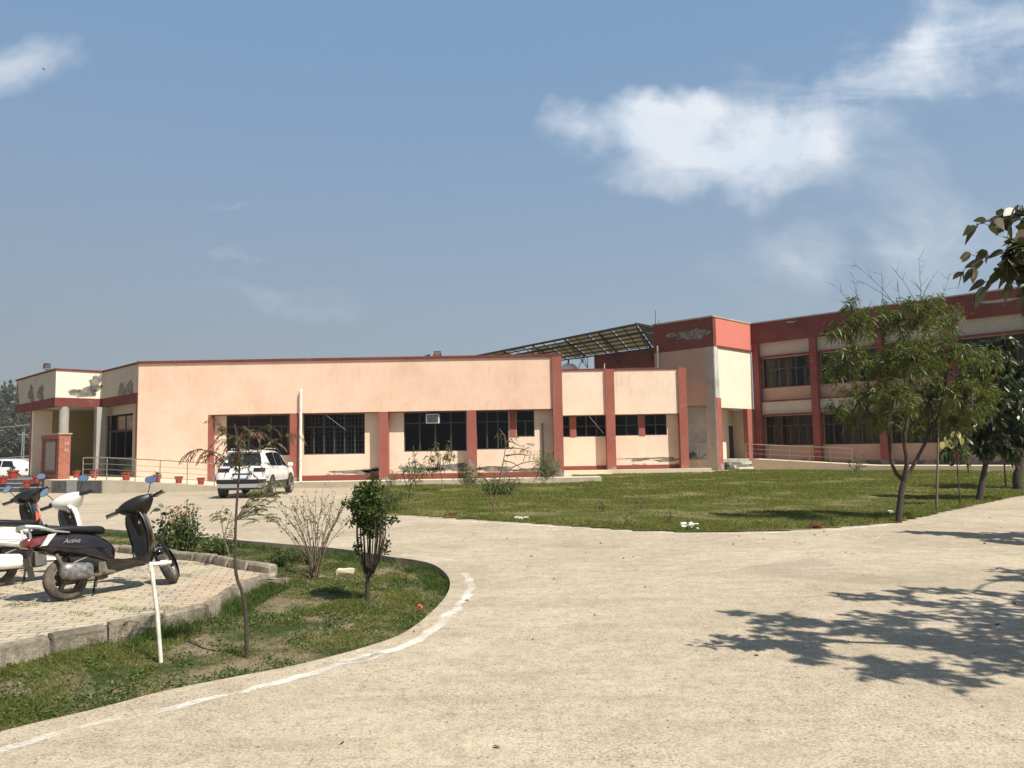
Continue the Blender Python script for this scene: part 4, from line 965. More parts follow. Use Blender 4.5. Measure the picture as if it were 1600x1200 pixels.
mb = MB(OBr); FX.box(mb, .52, .62, .0, .045, .85, 2.35); FX.box(mb, LX - .62, LX - .52, .0, .045, .85, 2.35); FX.box(mb, .62, LX - .62, .0, .045, .85, .95); FX.box(mb, .62, LX - .62, .0, .045, 2.25, 2.35); mb.build('plaque_frame', M['bark_pale'], bs)
def text_mesh(name, s, size, matl, parent, mtx, extrude=.002, shear=0.0):
    cu = bpy.data.curves.new(name, 'FONT'); cu.body = s; cu.size = size; cu.extrude = extrude; cu.align_x = 'CENTER'; cu.align_y = 'CENTER'; cu.shear = shear
    t_ = bpy.data.objects.new(name, cu); COL.objects.link(t_); dg = bpy.context.evaluated_depsgraph_get()
    me = bpy.data.meshes.new_from_object(t_.evaluated_get(dg)); bpy.data.objects.remove(t_); me.transform(mtx); me.materials.clear(); me.materials.append(matl)
    o = bpy.data.objects.new(name, me); COL.objects.link(o); o.parent = parent; return o
def facemtx(o_, right, up, off=(0, 0, 0)):
    right = Vector(right).normalized(); up = Vector(up).normalized(); n = right.cross(up)
    m_ = Matrix((right, up, n)).transposed().to_4x4(); m_.translation = Vector(o_) - Vector(off); return m_
M['faded_mark'] = simple('faded_mark', (.58, .42, .33), .9, var=.3)
text_mesh('lettering', 'N', .22, M['faded_mark'], bs, facemtx(FY.p(.26, .012, 2.16), FY.d, (0, 0, 1), OBr)); text_mesh('lettering', 'D', .22, M['faded_mark'], bs, facemtx(FY.p(.26, .012, 1.88), FY.d, (0, 0, 1), OBr))
# ================================================================ VEHICLES
def paint(name, c, rough=.28, dust=.25, coat=.6, dustc=(.38, .32, .25)):
    m_, t = mat(name); n = t.noise(t.obj, 5, 6, .65); f = t.noise(t.obj, 60, 3, .6)
    d = t.math('MULTIPLY', t.rng(n, .4, .7), dust)
    setin(t, color=t.mix(d, c, dustc), coat=coat, coatr=.12)
    t.l.new(t.math('ADD', t.math('MULTIPLY', d, .5), rough), t.p.inputs['Roughness']); return m_
M['pt_dark'] = paint('dark_brown_paint', (.010, .006, .005), .16, .04, 1.0)
M['pt_white'] = paint('pearl_white_paint', (.78, .76, .70), .25, .12)
M['pt_black'] = paint('black_paint', (.006, .006, .007), .22, .05)
M['pt_car'] = paint('white_car_paint', (.80, .80, .79), .22, .10, .8)
M['blackplastic'] = paint('black_plastic', (.008, .0075, .0075), .42, .10, 0, (.12, .10, .08))
M['greyplastic'] = paint('dusty_grey_plastic', (.075, .07, .065), .5, .35, 0, (.24, .2, .16))
M['seat'] = paint('black_vinyl_seat', (.007, .0065, .0065), .4, .08, 0, (.14, .12, .1))
M['silver'] = simple('silver_plastic', (.50, .50, .49), .32, .6, var=.08)
M['chrome'] = simple('polished_metal', (.7, .7, .68), .16, 1.0, var=.03)
M['alloy'] = simple('wheel_alloy', (.45, .43, .39), .4, .7, var=.2)
M['castdirty'] = simple('dirty_cast_metal', (.15, .12, .09), .6, .4, var=.5)
M['tyre'] = paint('dusty_tyre', (.028, .026, .024), .85, .75, 0, (.20, .165, .125))
M['redlens'] = simple('red_lens', (.14, .012, .01), .15, 0, var=.05, coat=1)
M['redpaint'] = simple('red_decal', (.62, .10, .05), .4)
M['clearlens'] = simple('clear_lens', (.55, .53, .48), .12, 0, coat=1)
M['mirror'] = simple('mirror_glass', (.85, .88, .92), .02, 1.0, var=.01)
M['exh'] = simple('scuffed_exhaust_shield', (.20, .19, .18), .45, .5, var=.6, scale=18)
M['plate'] = simple('number_plate', (.62, .68, .78), .5)
def sring(c, hw, hh, e=2.4, n=20, rx=0.0):
    out = []
    for k in range(n):
        a = 2 * math.pi * k / n; ca, sa = math.cos(a), math.sin(a)
        y = hw * math.copysign(abs(ca) ** (2 / e), ca); z = hh * math.copysign(abs(sa) ** (2 / e), sa)
        out.append(Vector((c[0] - z * rx, c[1] + y, c[2] + z)))
    return out
def bodyloft(mb, secs, n=20): mb.loft([sring((x, 0, z), hw, hh, e, n, rx) for (x, z, hw, hh, e, rx) in secs]); return mb
def wheel(parent, c, r_, w, xf=None, rimm='alloy', spokes=5, name='wheel'):
    Rt = Matrix.Translation(Vector(c)) @ Matrix.Rotation(R(90), 4, 'X')
    if xf is not None: Rt = xf @ Rt
    mb = MB(); hw = w / 2
    prof = [(r_ * .62, -hw * .7), (r_ * .72, -hw * .95), (r_ * .88, -hw), (r_ * .97, -hw * .72), (r_, -hw * .25), (r_, hw * .25), (r_ * .97, hw * .72), (r_ * .88, hw), (r_ * .72, hw * .95), (r_ * .62, hw * .7)]
    mb.lathe(prof, 36, Rt)
    ty = mb.build(name, M['tyre'], parent, smooth=True)
    mb = MB(); rr = r_ * .64
    mb.lathe([(rr, -hw * .8), (rr * .93, -hw * .82), (rr * .9, -hw * .2), (rr * .9, hw * .2), (rr * .93, hw * .82), (rr, hw * .8)], 32, Rt)
    mb.lathe([(0, -hw * .7), (rr * .3, -hw * .7), (rr * .32, -hw * .4), (rr * .32, hw * .4), (rr * .3, hw * .7), (0, hw * .7)], 20, Rt)
    for k in range(spokes):
        a = 2 * math.pi * k / spokes; q = Rt @ Matrix.Rotation(a, 4, 'Z')
        for sgn in (-1, 1):
            b_ = len(mb.v); pts = [(rr * .25, -rr * .12), (rr * .94, -rr * .16), (rr * .94, rr * .16), (rr * .25, rr * .12)]
            vs = [q @ Vector((x, y, sgn * hw * .5)) for x, y in pts] + [q @ Vector((x, y, sgn * hw * .2)) for x, y in pts]
            mb.add(vs, [(0, 1, 2, 3), (7, 6, 5, 4), (0, 4, 5, 1), (1, 5, 6, 2), (2, 6, 7, 3), (3, 7, 4, 0)])
    mb.build('rim', M[rimm], ty, smooth=True, sharp=30)
    return ty
def grid_surf(fn, nu, nv, thick=None):
    vs = [fn(i / nu, j / nv) for j in range(nv + 1) for i in range(nu + 1)]
    fs = [(j * (nu + 1) + i, j * (nu + 1) + i + 1, (j + 1) * (nu + 1) + i + 1, (j + 1) * (nu + 1) + i) for j in range(nv) for i in range(nu)]
    return vs, fs
def lerpt(tab, z):
    for a, b in zip(tab[:-1], tab[1:]):
        if a[0] <= z <= b[0]:
            k = (z - a[0]) / (b[0] - a[0]); return [p + (q - p) * k for p, q in zip(a[1:], b[1:])]
    return list(tab[-1][1:] if z > tab[-1][0] else tab[0][1:])
def scooter(loc, head, lean, steer, label, paintm, cover=None, silencer='exh', rail='silver', text=None, decal=False, inner='greyplastic', leftmirror=True):
    cover = cover or paintm
    o = empty('scooter', loc, (R(-lean), 0, R(head)), label=label, cat='scooter', group='scooters and motorbikes parked on the paved bay')
    P = M[paintm]; r_ = .238; o.scale = (.93, .93, .93)
    wheel(o, (0, 0, r_), r_, .105, spokes=3, rimm='castdirty', name='rear_wheel')
    ax = Vector((1.24, 0, .2)); hd = Vector((.93, 0, 1.0)); dirn = (hd - ax).normalized()
    S = Matrix.Translation(ax) @ Matrix.Rotation(R(steer), 4, dirn) @ Matrix.Translation(-ax)
    wheel(o, (1.24, 0, .225), .225, .098, xf=S, spokes=6, name='front_wheel')
    # body shell
    mb = MB(); bodyloft(mb, [(-.42, .70, .03, .02, 2.2, .3), (-.38, .685, .09, .055, 2.4, .3), (-.28, .67, .125, .10, 2.6, .3), (-.12, .64, .155, .13, 2.8, .2), (.08, .61, .175, .145, 2.8, .1), (.25, .575, .172, .16, 2.8, 0), (.38, .53, .155, .165, 2.8, -.1), (.48, .47, .13, .15, 2.8, -.2), (.55, .41, .12, .09, 2.8, -.2)])
    body = mb.build('body_shell', P, o, smooth=True, sharp=60, sub=1)
    mb = MB()   # swoosh crease on both sides
    for s_ in (-1, 1):
        mb.tube([(-.36, s_ * .10, .64), (-.2, s_ * .145, .585), (.0, s_ * .176, .54), (.2, s_ * .181, .50), (.36, s_ * .168, .43), (.47, s_ * .14, .36)], [.004, .010, .012, .012, .01, .004], 8)
    mb.build('body_moulding', P, o, smooth=True)
    if text: text_mesh('lettering', text, .072, M['silver'], body, facemtx((.02, -.1825, .640), (1, -.02, -.05), (0, -.12, 1)), .0006, .45)
    # seat
    mb = MB(); mb.loft([sring((x, 0, z), hw, hh, 2.6, 20, rx) for x, z, hw, hh, rx in ((-.36, .775, .05, .015, .2), (-.33, .785, .11, .045, .2), (-.15, .80, .135, .05, .05), (.05, .79, .14, .05, 0), (.13, .78, .14, .052, 0), (.22, .765, .13, .05, -.1), (.38, .76, .12, .055, -.1), (.45, .745, .09, .05, -.2), (.475, .73, .05, .03, -.2))])
    mb.build('seat', M['seat'], o, smooth=True, sharp=70, sub=1)
    mb = MB()
    mb.tube([(.02, -.150, .745), (-.15, -.165, .77), (-.3, -.16, .83), (-.41, -.12, .855), (-.455, 0, .86), (-.41, .12, .855), (-.3, .16, .83), (-.15, .165, .77), (.02, .150, .745)], [.008, .016, .022, .024, .024, .024, .022, .016, .008], 10)
    mb.tube([(-.38, -.1, .85), (-.36, -.07, .72)], .014, 8); mb.tube([(-.38, .1, .85), (-.36, .07, .72)], .014, 8)
    mb.build('grab_rail', M[rail], o, smooth=True)
    mb = MB(); mb.loft([sring((-.435, 0, .675), .02, .02), sring((-.42, 0, .68), .085, .045, 3), sring((-.37, 0, .682), .105, .062, 3, rx=.3), sring((-.33, 0, .68), .10, .06, 3)]); mb.build('tail_light', M['redlens'], o, smooth=True)
    for s_ in (-1, 1):   # wrap-round red and clear lens wedges
        mb = MB(); mb.add([(-.37, s_ * .104, .71), (-.22, s_ * .148, .735), (-.30, s_ * .135, .64), (-.385, s_ * .10, .62)], [(0, 1, 2, 3)]); mb.build('tail_wedge', M['redlens'], o)
        mb = MB(); mb.add([(-.215, s_ * .152, .74), (-.13, s_ * .170, .745), (-.235, s_ * .160, .62), (-.295, s_ * .142, .62)], [(0, 1, 2, 3)]); mb.build('indicator', M['clearlens'], o)
    mb = MB()   # panel gaps and cables
    for s_ in (-1, 1):
        mb.tube([(-.30, s_ * .140, .615), (-.12, s_ * .168, .585), (.1, s_ * .183, .56), (.28, s_ * .180, .545), (.40, s_ * .166, .53), (.47, s_ * .14, .56)], .0028, 5)
        mb.tube([(-.21, s_ * .152, .745), (-.29, s_ * .146, .61)], .003, 5)
    mb.build('panel_gap', M['blackplastic'], o)
    mb = MB(); mb.tube([(.925, -.25, 1.03), (.98, -.20, 1.10), (1.0, -.08, 1.02), (1.02, -.02, .8)], .004, 5); mb.tube([(.925, .25, 1.03), (.985, .2, 1.09), (1.0, .1, 1.0), (1.02, .04, .8)], .004, 5); mb.tube([(1.24, .07, .22), (1.17, .1, .36), (1.09, .08, .6)], .004, 5); mb.build('cable', M['blackplastic'], o, smooth=True, xf=S)
    mb = MB(); mb.tube([(-.02, -.115, .30), (.06, -.12, .40), (.22, -.12, .45)], .012, 6); mb.tube([(0, -.12, .24), (0, -.135, .24)], .03, 12); mb.build('air_pipe', M['castdirty'], o, smooth=True)
    # engine, swing arm, floor
    mb = MB(); mb.box((.22, .06, .27), (.52, .14, .17)); mb.box((.08, .09, .24), (.4, .07, .12)); mb.tube([(0, -.06, .222), (0, .14, .222)], .05, 12); mb.box((.42, -.02, .30), (.2, .22, .16)); mb.build('engine', M['castdirty'], o, bevel=.02)
    mb = MB(); bodyloft(mb, [(.02, .47, .11, .09, 3, 0), (.2, .42, .13, .11, 3, 0), (.4, .36, .13, .09, 3, 0), (.56, .31, .14, .055, 4, 0), (.80, .31, .15, .045, 4, 0), (.92, .34, .13, .05, 4, 0)]); mb.build('underbody', M['blackplastic'], o, smooth=True, sharp=60)
    mb = MB(); bodyloft(mb, [(.46, .345, .15, .03, 5, 0), (.56, .345, .165, .028, 5, 0), (.88, .345, .16, .028, 5, 0), (.92, .36, .14, .03, 5, 0)]); mb.build('footboard', M['blackplastic'], o, smooth=True, sharp=50)
    for s_ in (-1, 1):
        mb = MB(); mb.add([(.40, s_ * .158, .40), (.60, s_ * .175, .365), (.93, s_ * .165, .37), (.93, s_ * .15, .29), (.62, s_ * .15, .245), (.42, s_ * .13, .27)], [(0, 1, 2, 3, 4, 5)]); mb.build('side_skirt', P, o)
    # leg shield: outer apron and inner panel
    T = [(.28, .90, .13), (.40, .945, .17), (.55, .965, .195), (.70, .945, .21), (.82, .915, .205), (.90, .895, .17), (.96, .885, .11)]
    def sh(u, v, off_=0.0, bulge=.15, sc=1.0):
        z = .28 + (.96 - .28) * v; xc, w = lerpt(T, z); uu = (u * 2 - 1); return Vector((xc + off_ - bulge * (uu * uu) * 1.0 + bulge * .5, uu * w * sc, z))
    mb = MB(); v1_, f1_ = grid_surf(lambda u, v: sh(u, v, .045, .16), 12, 14); v2_, f2_ = grid_surf(lambda u, v: sh(u, v, .0, .10), 12, 14)
    mb.add(v1_, f1_); mb.add(v2_, [f[::-1] for f in f2_])
    n1 = len(v1_); rim = [j * 13 for j in range(15)]; rim2 = [j * 13 + 12 for j in range(15)]
    for rm in (rim, rim2, list(range(13)), list(range(14 * 13, 15 * 13))):
        mb.f += [[rm[k], rm[k + 1], n1 + rm[k + 1], n1 + rm[k]] for k in range(len(rm) - 1)]; mb.mi += [0] * (len(rm) - 1)
    ap = mb.build('front_apron', P, o, smooth=True, sharp=50)
    mb = MB(); v_, f_ = grid_surf(lambda u, v: sh(u, v * .93 + .03, -.004, .10, .86), 10, 12); mb.add(v_, f_); mb.build('inner_panel', M[inner], ap, smooth=True)
    mb = MB(); v_, f_ = grid_surf(lambda u, v: sh(.12 + .76 * u * (1 - .25 * (1 - v)) + .38 * .25 * (1 - v), .55 + .38 * v, -.010, .10, .86), 8, 6); mb.add(v_, f_); mb.build('glove_box', M['seat'], ap, smooth=True)
    mb = MB(); mb.lathe([(0, .0), (.018, .0), (.022, -.012), (.0, -.012)], 14, Matrix.Translation((.885, -.07, .80)) @ Matrix.Rotation(R(-90), 4, 'Y')); mb.build('ignition_lock', M['steel'], ap)
    mb = MB()
    for s_ in (-1, 1): mb.tube([(.86, s_ * .135, .30), (.905, s_ * .175, .40), (.915, s_ * .20, .55), (.895, s_ * .215, .70), (.87, s_ * .21, .82), (.855, s_ * .17, .91)], .010, 6)
    mb.build('apron_edge', M['blackplastic'], ap, smooth=True)
    if decal:
        for s_ in (-1, 1):
            for (xa_, za_, xb_, zb_, xc_, zc_) in ((.93, .78, 1.02, .70, .93, .62), (.95, .9, 1.0, .82, .95, .84)):
                mb = MB(); mb.add([(xa_, s_ * .222, za_), (xb_, s_ * .2, zb_), (xc_, s_ * .226, zc_)], [(0, 1, 2)]); mb.build('red_flash', M['redpaint'], ap)
    # front fender + nose
    mb = MB(); rings = []
    for k in range(11):
        a = R(-28 + k * 17); c_ = Vector((1.24 + .262 * math.cos(a), 0, .215 + .262 * math.sin(a))); nrm = Vector((math.cos(a), 0, math.sin(a))); w_ = .085 * (.55 + .45 * math.sin(math.pi * (k + .8) / 11.6))
        rings.append([c_ + nrm * (.02 - .06 * (q * q)) + Vector((0, q * w_, 0)) for q in (-1, -.75, -.4, 0, .4, .75, 1)])
    vs = [p for r2 in rings for p in r2]; mb.add(vs, [(i * 7 + k, i * 7 + k + 1, (i + 1) * 7 + k + 1, (i + 1) * 7 + k) for i in range(10) for k in range(6)])
    fb = mb.build('front_fender', P, o, smooth=True, xf=S); sm = fb.modifiers.new('thick', 'SOLIDIFY'); sm.thickness = .006
    mb = MB()
    for s_ in (-1, 1): mb.tube([(1.24, s_ * .07, .215), (1.17, s_ * .075, .38), (1.09, s_ * .06, .56)], .018, 8)
    mb.tube([(1.24, -.08, .215), (1.24, .08, .215)], .02, 8); mb.tube([(1.09, 0, .56), (.93, 0, .98)], .03, 8)
    mb.build('fork', M['blackplastic'], o, smooth=True, xf=S)
    # handlebar
    mb = MB(); rings = []
    for y_, hx, hz, xo, zo in ((-.215, .03, .03, -.01, 0), (-.19, .055, .045, 0, 0), (-.12, .11, .085, .02, -.02), (-.05, .135, .11, .04, -.03), (.05, .135, .11, .04, -.03), (.12, .11, .085, .02, -.02), (.19, .055, .045, 0, 0), (.215, .03, .03, -.01, 0)):
        ring = []
        for k in range(16):
            a = 2 * math.pi * k / 16; ca, sa = math.cos(a), math.sin(a)
            ring.append(Vector((.885 + xo + hx * math.copysign(abs(ca) ** .85, ca), y_, 1.035 + zo + hz * math.copysign(abs(sa) ** .85, sa) - .25 * hx * ca)))
        rings.append(ring)
    mb.loft(rings); mb.loft([[Vector((.93 + (1.01 - z__) * .2 + rr_ * math.cos(2 * math.pi * k / 12), rr_ * math.sin(2 * math.pi * k / 12) * 1.1, z__)) for k in range(12)] for z__, rr_ in ((.86, .07), (.93, .075), (1.01, .09))])
    hb = mb.build('handlebar_cover', M[cover], o, smooth=True, sharp=70, xf=S, sub=1)
    mb = MB(); mb.loft([[S @ (Vector((1.0 + x_ , hy * math.cos(2 * math.pi * k / 16), 1.02 + hz * math.sin(2 * math.pi * k / 16))) ) for k in range(16)] for x_, hy, hz in ((-.02, .10, .06), (.03, .09, .055), (.055, .05, .03))]); mb.build('headlight', M['clearlens'], hb, smooth=True)
    mb = MB(); mb.box(S @ Vector((.82, 0, 1.075)), (.01, .12, .035), (S.to_3x3() @ Matrix.Rotation(R(30), 3, 'Y'))); mb.build('instrument_dial', M['carglass'], hb)
    for s_ in (-1, 1):
        mb = MB(); mb.tube([(.875, s_ * .20, 1.035), (.86, s_ * .235, 1.035), (.835, s_ * .345, 1.03)], .017, 10); mb.tube([(.833, s_ * .343, 1.03), (.83, s_ * .352, 1.03)], .021, 10); mb.build('grip', M['seat'], o, smooth=True, xf=S)
        mb = MB(); mb.tube([(.90, s_ * .21, 1.035), (.925, s_ * .25, 1.03), (.905, s_ * .30, 1.025), (.885, s_ * .37, 1.02)], [.008, .007, .006, .006], 8); mb.build('brake_lever', M['blackplastic'], o, smooth=True, xf=S)
        mb = MB(); mb.box((.862, s_ * .205, 1.045), (.06, .05, .045)); mb.box((.835, s_ * .205, 1.055), (.012, .018, .014)); mb.build('switch_box', M['blackplastic'], o, xf=S, bevel=.006)
        if s_ > 0 and not leftmirror: continue
        mb = MB(); mb.tube([(.885, s_ * .17, 1.08), (.895, s_ * .215, 1.16), (.89, s_ * .255, 1.225)], .006, 8)
        st = mb.build('mirror_stem', M['blackplastic'], o, smooth=True, xf=S)
        Mm = S @ Matrix.Translation((.892, s_ * .27, 1.255)) @ Matrix.Rotation(R(-22) * s_, 4, 'X') @ Matrix.Rotation(R(-90 + 4), 4, 'Y')
        Ms = Matrix.Diagonal((.048, .075, 1, 1)); 
        mb = MB(); mb.lathe([(0, -.022), (.75, -.016), (1.0, -.002), (1.0, .004), (.93, .004)], 24, Mm @ Ms); mh = mb.build('mirror_housing', M['blackplastic'], o, smooth=True)
        mb = MB(); mb.lathe([(0, .0035), (.94, .0035)], 24, Mm @ Ms); mb.build('mirror_glass', M['mirror'], mh)
    # exhaust on the right
    mb = MB(); mb.tube([(.42, -.10, .26), (.30, -.15, .22), (.2, -.165, .235)], .018, 8)
    mb.build('exhaust_pipe', M['castdirty'], o, smooth=True)
    mb = MB(); mb.loft([[Vector((x_, -.175 + .055 * ry * math.copysign(abs(math.cos(a)) ** .7, math.cos(a)), .285 + zz + .072 * ry * math.copysign(abs(math.sin(a)) ** .7, math.sin(a)))) for a in [2 * math.pi * k / 16 for k in range(16)]] for x_, ry, zz in ((.21, 1.0, .0), (.18, 1.25, .0), (.0, 1.35, .012), (-.06, 1.3, .02), (-.11, 1.05, .025), (-.125, .6, .027))])
    mb.build('silencer', M[silencer], o, smooth=True, sharp=50)
    # rear mudguard flap, number plate, stands
    mb = MB(); mb.add([(-.34, -.07, .62), (-.34, .07, .62), (-.37, .085, .45), (-.37, -.085, .45), (-.35, -.08, .30), (-.35, .08, .30)], [(0, 1, 2, 3), (3, 2, 5, 4)]); mb.box((-.27, 0, .5), (.12, .14, .16)); mb.build('rear_mudguard', M['greyplastic'], o)
    mb = MB(); mb.box((-.385, 0, .47), (.006, .17, .11), Matrix.Rotation(R(-8), 3, 'Y')); mb.build('number_plate', M['greyplastic'], o)
    mb = MB(); mb.tube([(.36, .06, .2), (.40, .20, .10), (.43, .28, .02)], .011, 8); mb.tube([(.43, .28, .02), (.47, .29, .02)], .014, 8); mb.tube([(.30, -.09, .20), (.28, -.10, .09)], .012, 8); mb.tube([(.2, .05, .2), (.18, .06, .09)], .012, 8); mb.build('stand', M['iron'], o, smooth=True)
    mb = MB(); mb.tube([(-.12, -.10, .52), (-.02, -.115, .25)], .022, 10); mb.build('rear_shock', M['castdirty'], o, smooth=True)
    return o
s1 = onz(105, 938, .045); 
scooter(s1, 54, 14, 48, 'dark brown scooter nearest the camera, with white lettering on its side panel', 'pt_dark', cover='blackplastic', text='Activa', silencer='exh', leftmirror=False)
s2 = onz(-4, 917, .045)
scooter(s2, 55, 9, 40, 'white scooter parked between the dark brown one and the black ones', 'pt_white', silencer='pt_white', rail='pt_black')
s3 = onz(-62, 893, .045)
scooter(s3, 52, 9, 42, 'black scooter with red flashes on its front apron, behind the white one', 'pt_black', decal=True, rail='silver')
s4 = onz(-135, 876, .045)
scooter(s4, 50, 9, 40, 'black scooter farthest left, only its handlebar showing at the edge', 'pt_black', rail='silver')
# ---------------------------------------------------------------- cars
def car(loc, head, label, st, Lw, wheels, wr, suv=True, name='parked_car', cat='car'):
    o = empty(name, loc, (0, 0, R(head)), label=label, cat=cat)
    xs = [s_[0] for s_ in st]
    def sec(x):
        for a, b in zip(st[:-1], st[1:]):
            if a[0] <= x <= b[0]:
                k = (x - a[0]) / (b[0] - a[0]); return [p + (q - p) * k for p, q in zip(a, b)]
        return list(st[-1] if x > st[-1][0] else st[0])
    def ring(x, g=0.0):
        _, w, zb, bz, rz_, wr_ = sec(x); zm = zb + (bz - zb) * .45; top = max(rz_, bz + .005)
        half = [(0, zb), (w * .86, zb), (w * .97, zb + .07), (w + g, zm), (w * .985 + g, zm + (bz - zm) * .7), (w * .95 + g, bz), (wr_ + (w * .95 - wr_) * .06 + g, top - (top - bz) * .12), (wr_ * .86, top - .01 + g), (wr_ * .45, top + .012 + g), (0, top + .018 + g)]
        return [Vector((x, -a, z)) for a, z in half] + [Vector((x, a, z)) for a, z in half[-2:0:-1]]
    X_ = []
    for a, b in zip(xs[:-1], xs[1:]):
        k = max(1, int((b - a) / .16)); X_ += [a + (b - a) * j / k for j in range(k)]
    X_.append(xs[-1])
    mb = MB(); mb.loft([ring(x) for x in X_]); body = mb.build('body', M['pt_car'], o, smooth=True, sharp=38)
    def panel(x0, x1, k0, k1, g, side, t0=0.0, t1=1.0, n=8, sl0=0.0, sl1=0.0):
        """skin patch between ring indices k0..k1 on one side"""
        vs = []
        for i in range(n + 1):
            for t in (t0, (t0 + t1) / 2, t1):
                x = x0 + (x1 - x0) * i / n; x += (sl0 * (1 - i / n) + sl1 * i / n) * t
                r2 = ring(x, g); a, b = r2[k0], r2[k1]; p = a.lerp(b, t)
                vs.append(Vector((p.x, p.y * side * -1 if side < 0 else p.y, p.z)) if side > 0 else Vector((p.x, -p.y, p.z)))
        return vs, [(3 * i + k, 3 * i + k + 1, 3 * i + 3 + k + 1, 3 * i + 3 + k) for i in range(n) for k in (0, 1)]
    return o, body, ring, panel, sec
ST = [(-.02, .74, .46, .70, .72, .70), (.0, .80, .42, .92, .94, .74), (.05, .88, .36, 1.06, 1.09, .74), (.18, .895, .30, 1.10, 1.30, .70), (.42, .90, .28, 1.10, 1.60, .64), (.60, .90, .27, 1.10, 1.655, .64), (1.3, .90, .27, 1.08, 1.69, .655), (2.2, .90, .27, 1.06, 1.67, .655), (2.75, .90, .27, 1.05, 1.56, .64), (3.35, .89, .28, 1.04, 1.13, .74), (3.9, .88, .30, 1.0, 1.05, .72), (4.2, .84, .33, .88, .92, .66), (4.33, .76, .40, .72, .74, .6)]
sp = onz(344, 779, 0); sloc = Vector((-9.55, 27.55, 0))
suv, body, ring, panel, sec = car(sloc, 92.5, 'white family car with black lower cladding parked by the peach wall', ST, .9, None, .35, name='parked_car')
for s_ in (1, -1):
    for x0, x1, a, b in ((.66, 1.45, -.12, 0), (1.50, 2.32, 0, 0), (2.37, 3.12, 0, -.55)):
        mb = MB(); v_, f_ = panel(x0, x1, 5, 6, .008, s_, .06, .97, 6, a if x0 < 1 else 0, b); mb.add(v_, f_); mb.build('side_window', M['carglass'], suv, smooth=True)
    mb = MB(); v_, f_ = panel(.12, 4.15, 2, 3, .012, s_, -.0, .78, 20); mb.add(v_, f_); mb.build('side_cladding', M['blackplastic'], suv)
    mb = MB(); mb.tube([(.75, s_ * .60, 1.715), (.85, s_ * .60, 1.745), (2.5, s_ * .60, 1.73), (2.65, s_ * .60, 1.69)], .018, 8); mb.build('roof_rail', M['silver'], suv, smooth=True)
    mb = MB(); mb.box((2.95, s_ * 1.0, 1.12), (.12, .2, .15)); mm_ = mb.build('wing_mirror', M['pt_car'], suv, bevel=.04)
    mb = MB(); mb.box((2.95, s_ * .90, 1.06), (.05, .12, .05)); mb.build('mirror_arm', M['blackplastic'], mm_)
    for x_ in (1.62, 2.5): mb = MB(); mb.box((x_, s_ * .905, .97), (.17, .02, .025)); mb.build('door_handle', M['pt_car'], suv, bevel=.005)
    for x_ in (1.47, 2.36, 3.25):
        mb = MB(); vs = []; 
        for zz in (.45, .7, .95, 1.05): w_ = sec(x_)[1] * (1.0 if zz < .9 else .975); vs += [(x_ - .006, s_ * (w_ + .001), zz), (x_ + .006, s_ * (w_ + .001), zz)]
        mb.add(vs, [(0, 1, 3, 2), (2, 3, 5, 4), (4, 5, 7, 6)]); mb.build('door_gap', M['blackplastic'], suv)
    for x_ in (.72, 3.42):
        mb = MB(); n = 22; vs = []
        for k in range(n + 1):
            a = math.pi * k / n * 1.1 - .16
            for rr_, yy in ((.34, .90), (.43, .915), (.455, .905)): vs.append((x_ + rr_ * math.cos(a), s_ * yy, .355 + rr_ * math.sin(a)))
        mb.add(vs, [(3 * k + j, 3 * k + j + 1, 3 * k + 3 + j + 1, 3 * k + 3 + j) for k in range(n) for j in (0, 1)])
        mb.lathe([(0, 0), (.36, 0)], 24, Matrix.Translation((x_, s_ * .903, .355)) @ Matrix.Rotation(R(90), 4, 'X')); mb.build('wheel_arch', M['blackplastic'], suv, smooth=True)
        wheel(suv, (x_, s_ * .84, .34), .345, .215, spokes=5, name='wheel')
def onrear(x_of, ys, z0, z1, m_, nm, par=None, th=.02, e=.0):
    mb = MB(); n = 8; vs = []
    for i in range(n + 1):
        y = ys[0] + (ys[1] - ys[0]) * i / n
        for z in (z0, z1): vs.append(Vector((x_of(y, z) - th, y, z)))
    mb.add(vs, [(2 * i, 2 * i + 2, 2 * i + 3, 2 * i + 1) for i in range(n)]); ob = mb.build(nm, M[m_], par or suv); q = ob.modifiers.new('thick', 'SOLIDIFY'); q.thickness = .03; q.offset = -1; return ob
def rearx(y, z):
    for k in range(400):
        x = -.03 + k * .003; _, w, zb, bz, rz_, wr_ = sec(x); top = rz_
        wz = w if z < bz else w * .95 + (wr_ - w * .95) * min(1, (z - bz) / max(.01, top - bz))
        if zb < z < top and abs(y) < wz * (1 - .02): return x
    return .5
onrear(rearx, (-.66, .66), 1.16, 1.56, 'carglass', 'rear_window', th=.05)
onrear(rearx, (-.87, -.42), .93, 1.06, 'carglass', 'tail_light', th=.02); onrear(rearx, (.42, .87), .93, 1.06, 'carglass', 'tail_light', th=.02)
onrear(rearx, (-.80, -.62), .97, 1.02, 'redlens', 'lamp', th=.045); onrear(rearx, (.62, .80), .97, 1.02, 'redlens', 'lamp', th=.045)
onrear(rearx, (-.86, .86), .52, .66, 'blackplastic', 'rear_bumper', th=.06)
mb = MB(); mb.box((-.035, 0, .44), (.10, 1.42, .16)); mb.build('skid_plate', M['silver'], suv, bevel=.03)
mb = MB(); mb.box((-.0, 0, .34), (.12, 1.5, .08)); mb.build('bumper_underside', M['blackplastic'], suv, bevel=.02)
mb = MB(); mb.box((-.045, 0, .76), (.02, .50, .115)); mb.build('number_plate', M['plate'], suv)
mb = MB(); mb.box((-.01, 0, .85), (.05, .62, .05)); mb.build('boot_trim', M['blackplastic'], suv, bevel=.01)
mb = MB(); mb.box((.40, 0, 1.64), (.30, 1.16, .035), Matrix.Rotation(R(-6), 3, 'Y')); mb.build('spoiler', M['pt_car'], suv, bevel=.012)
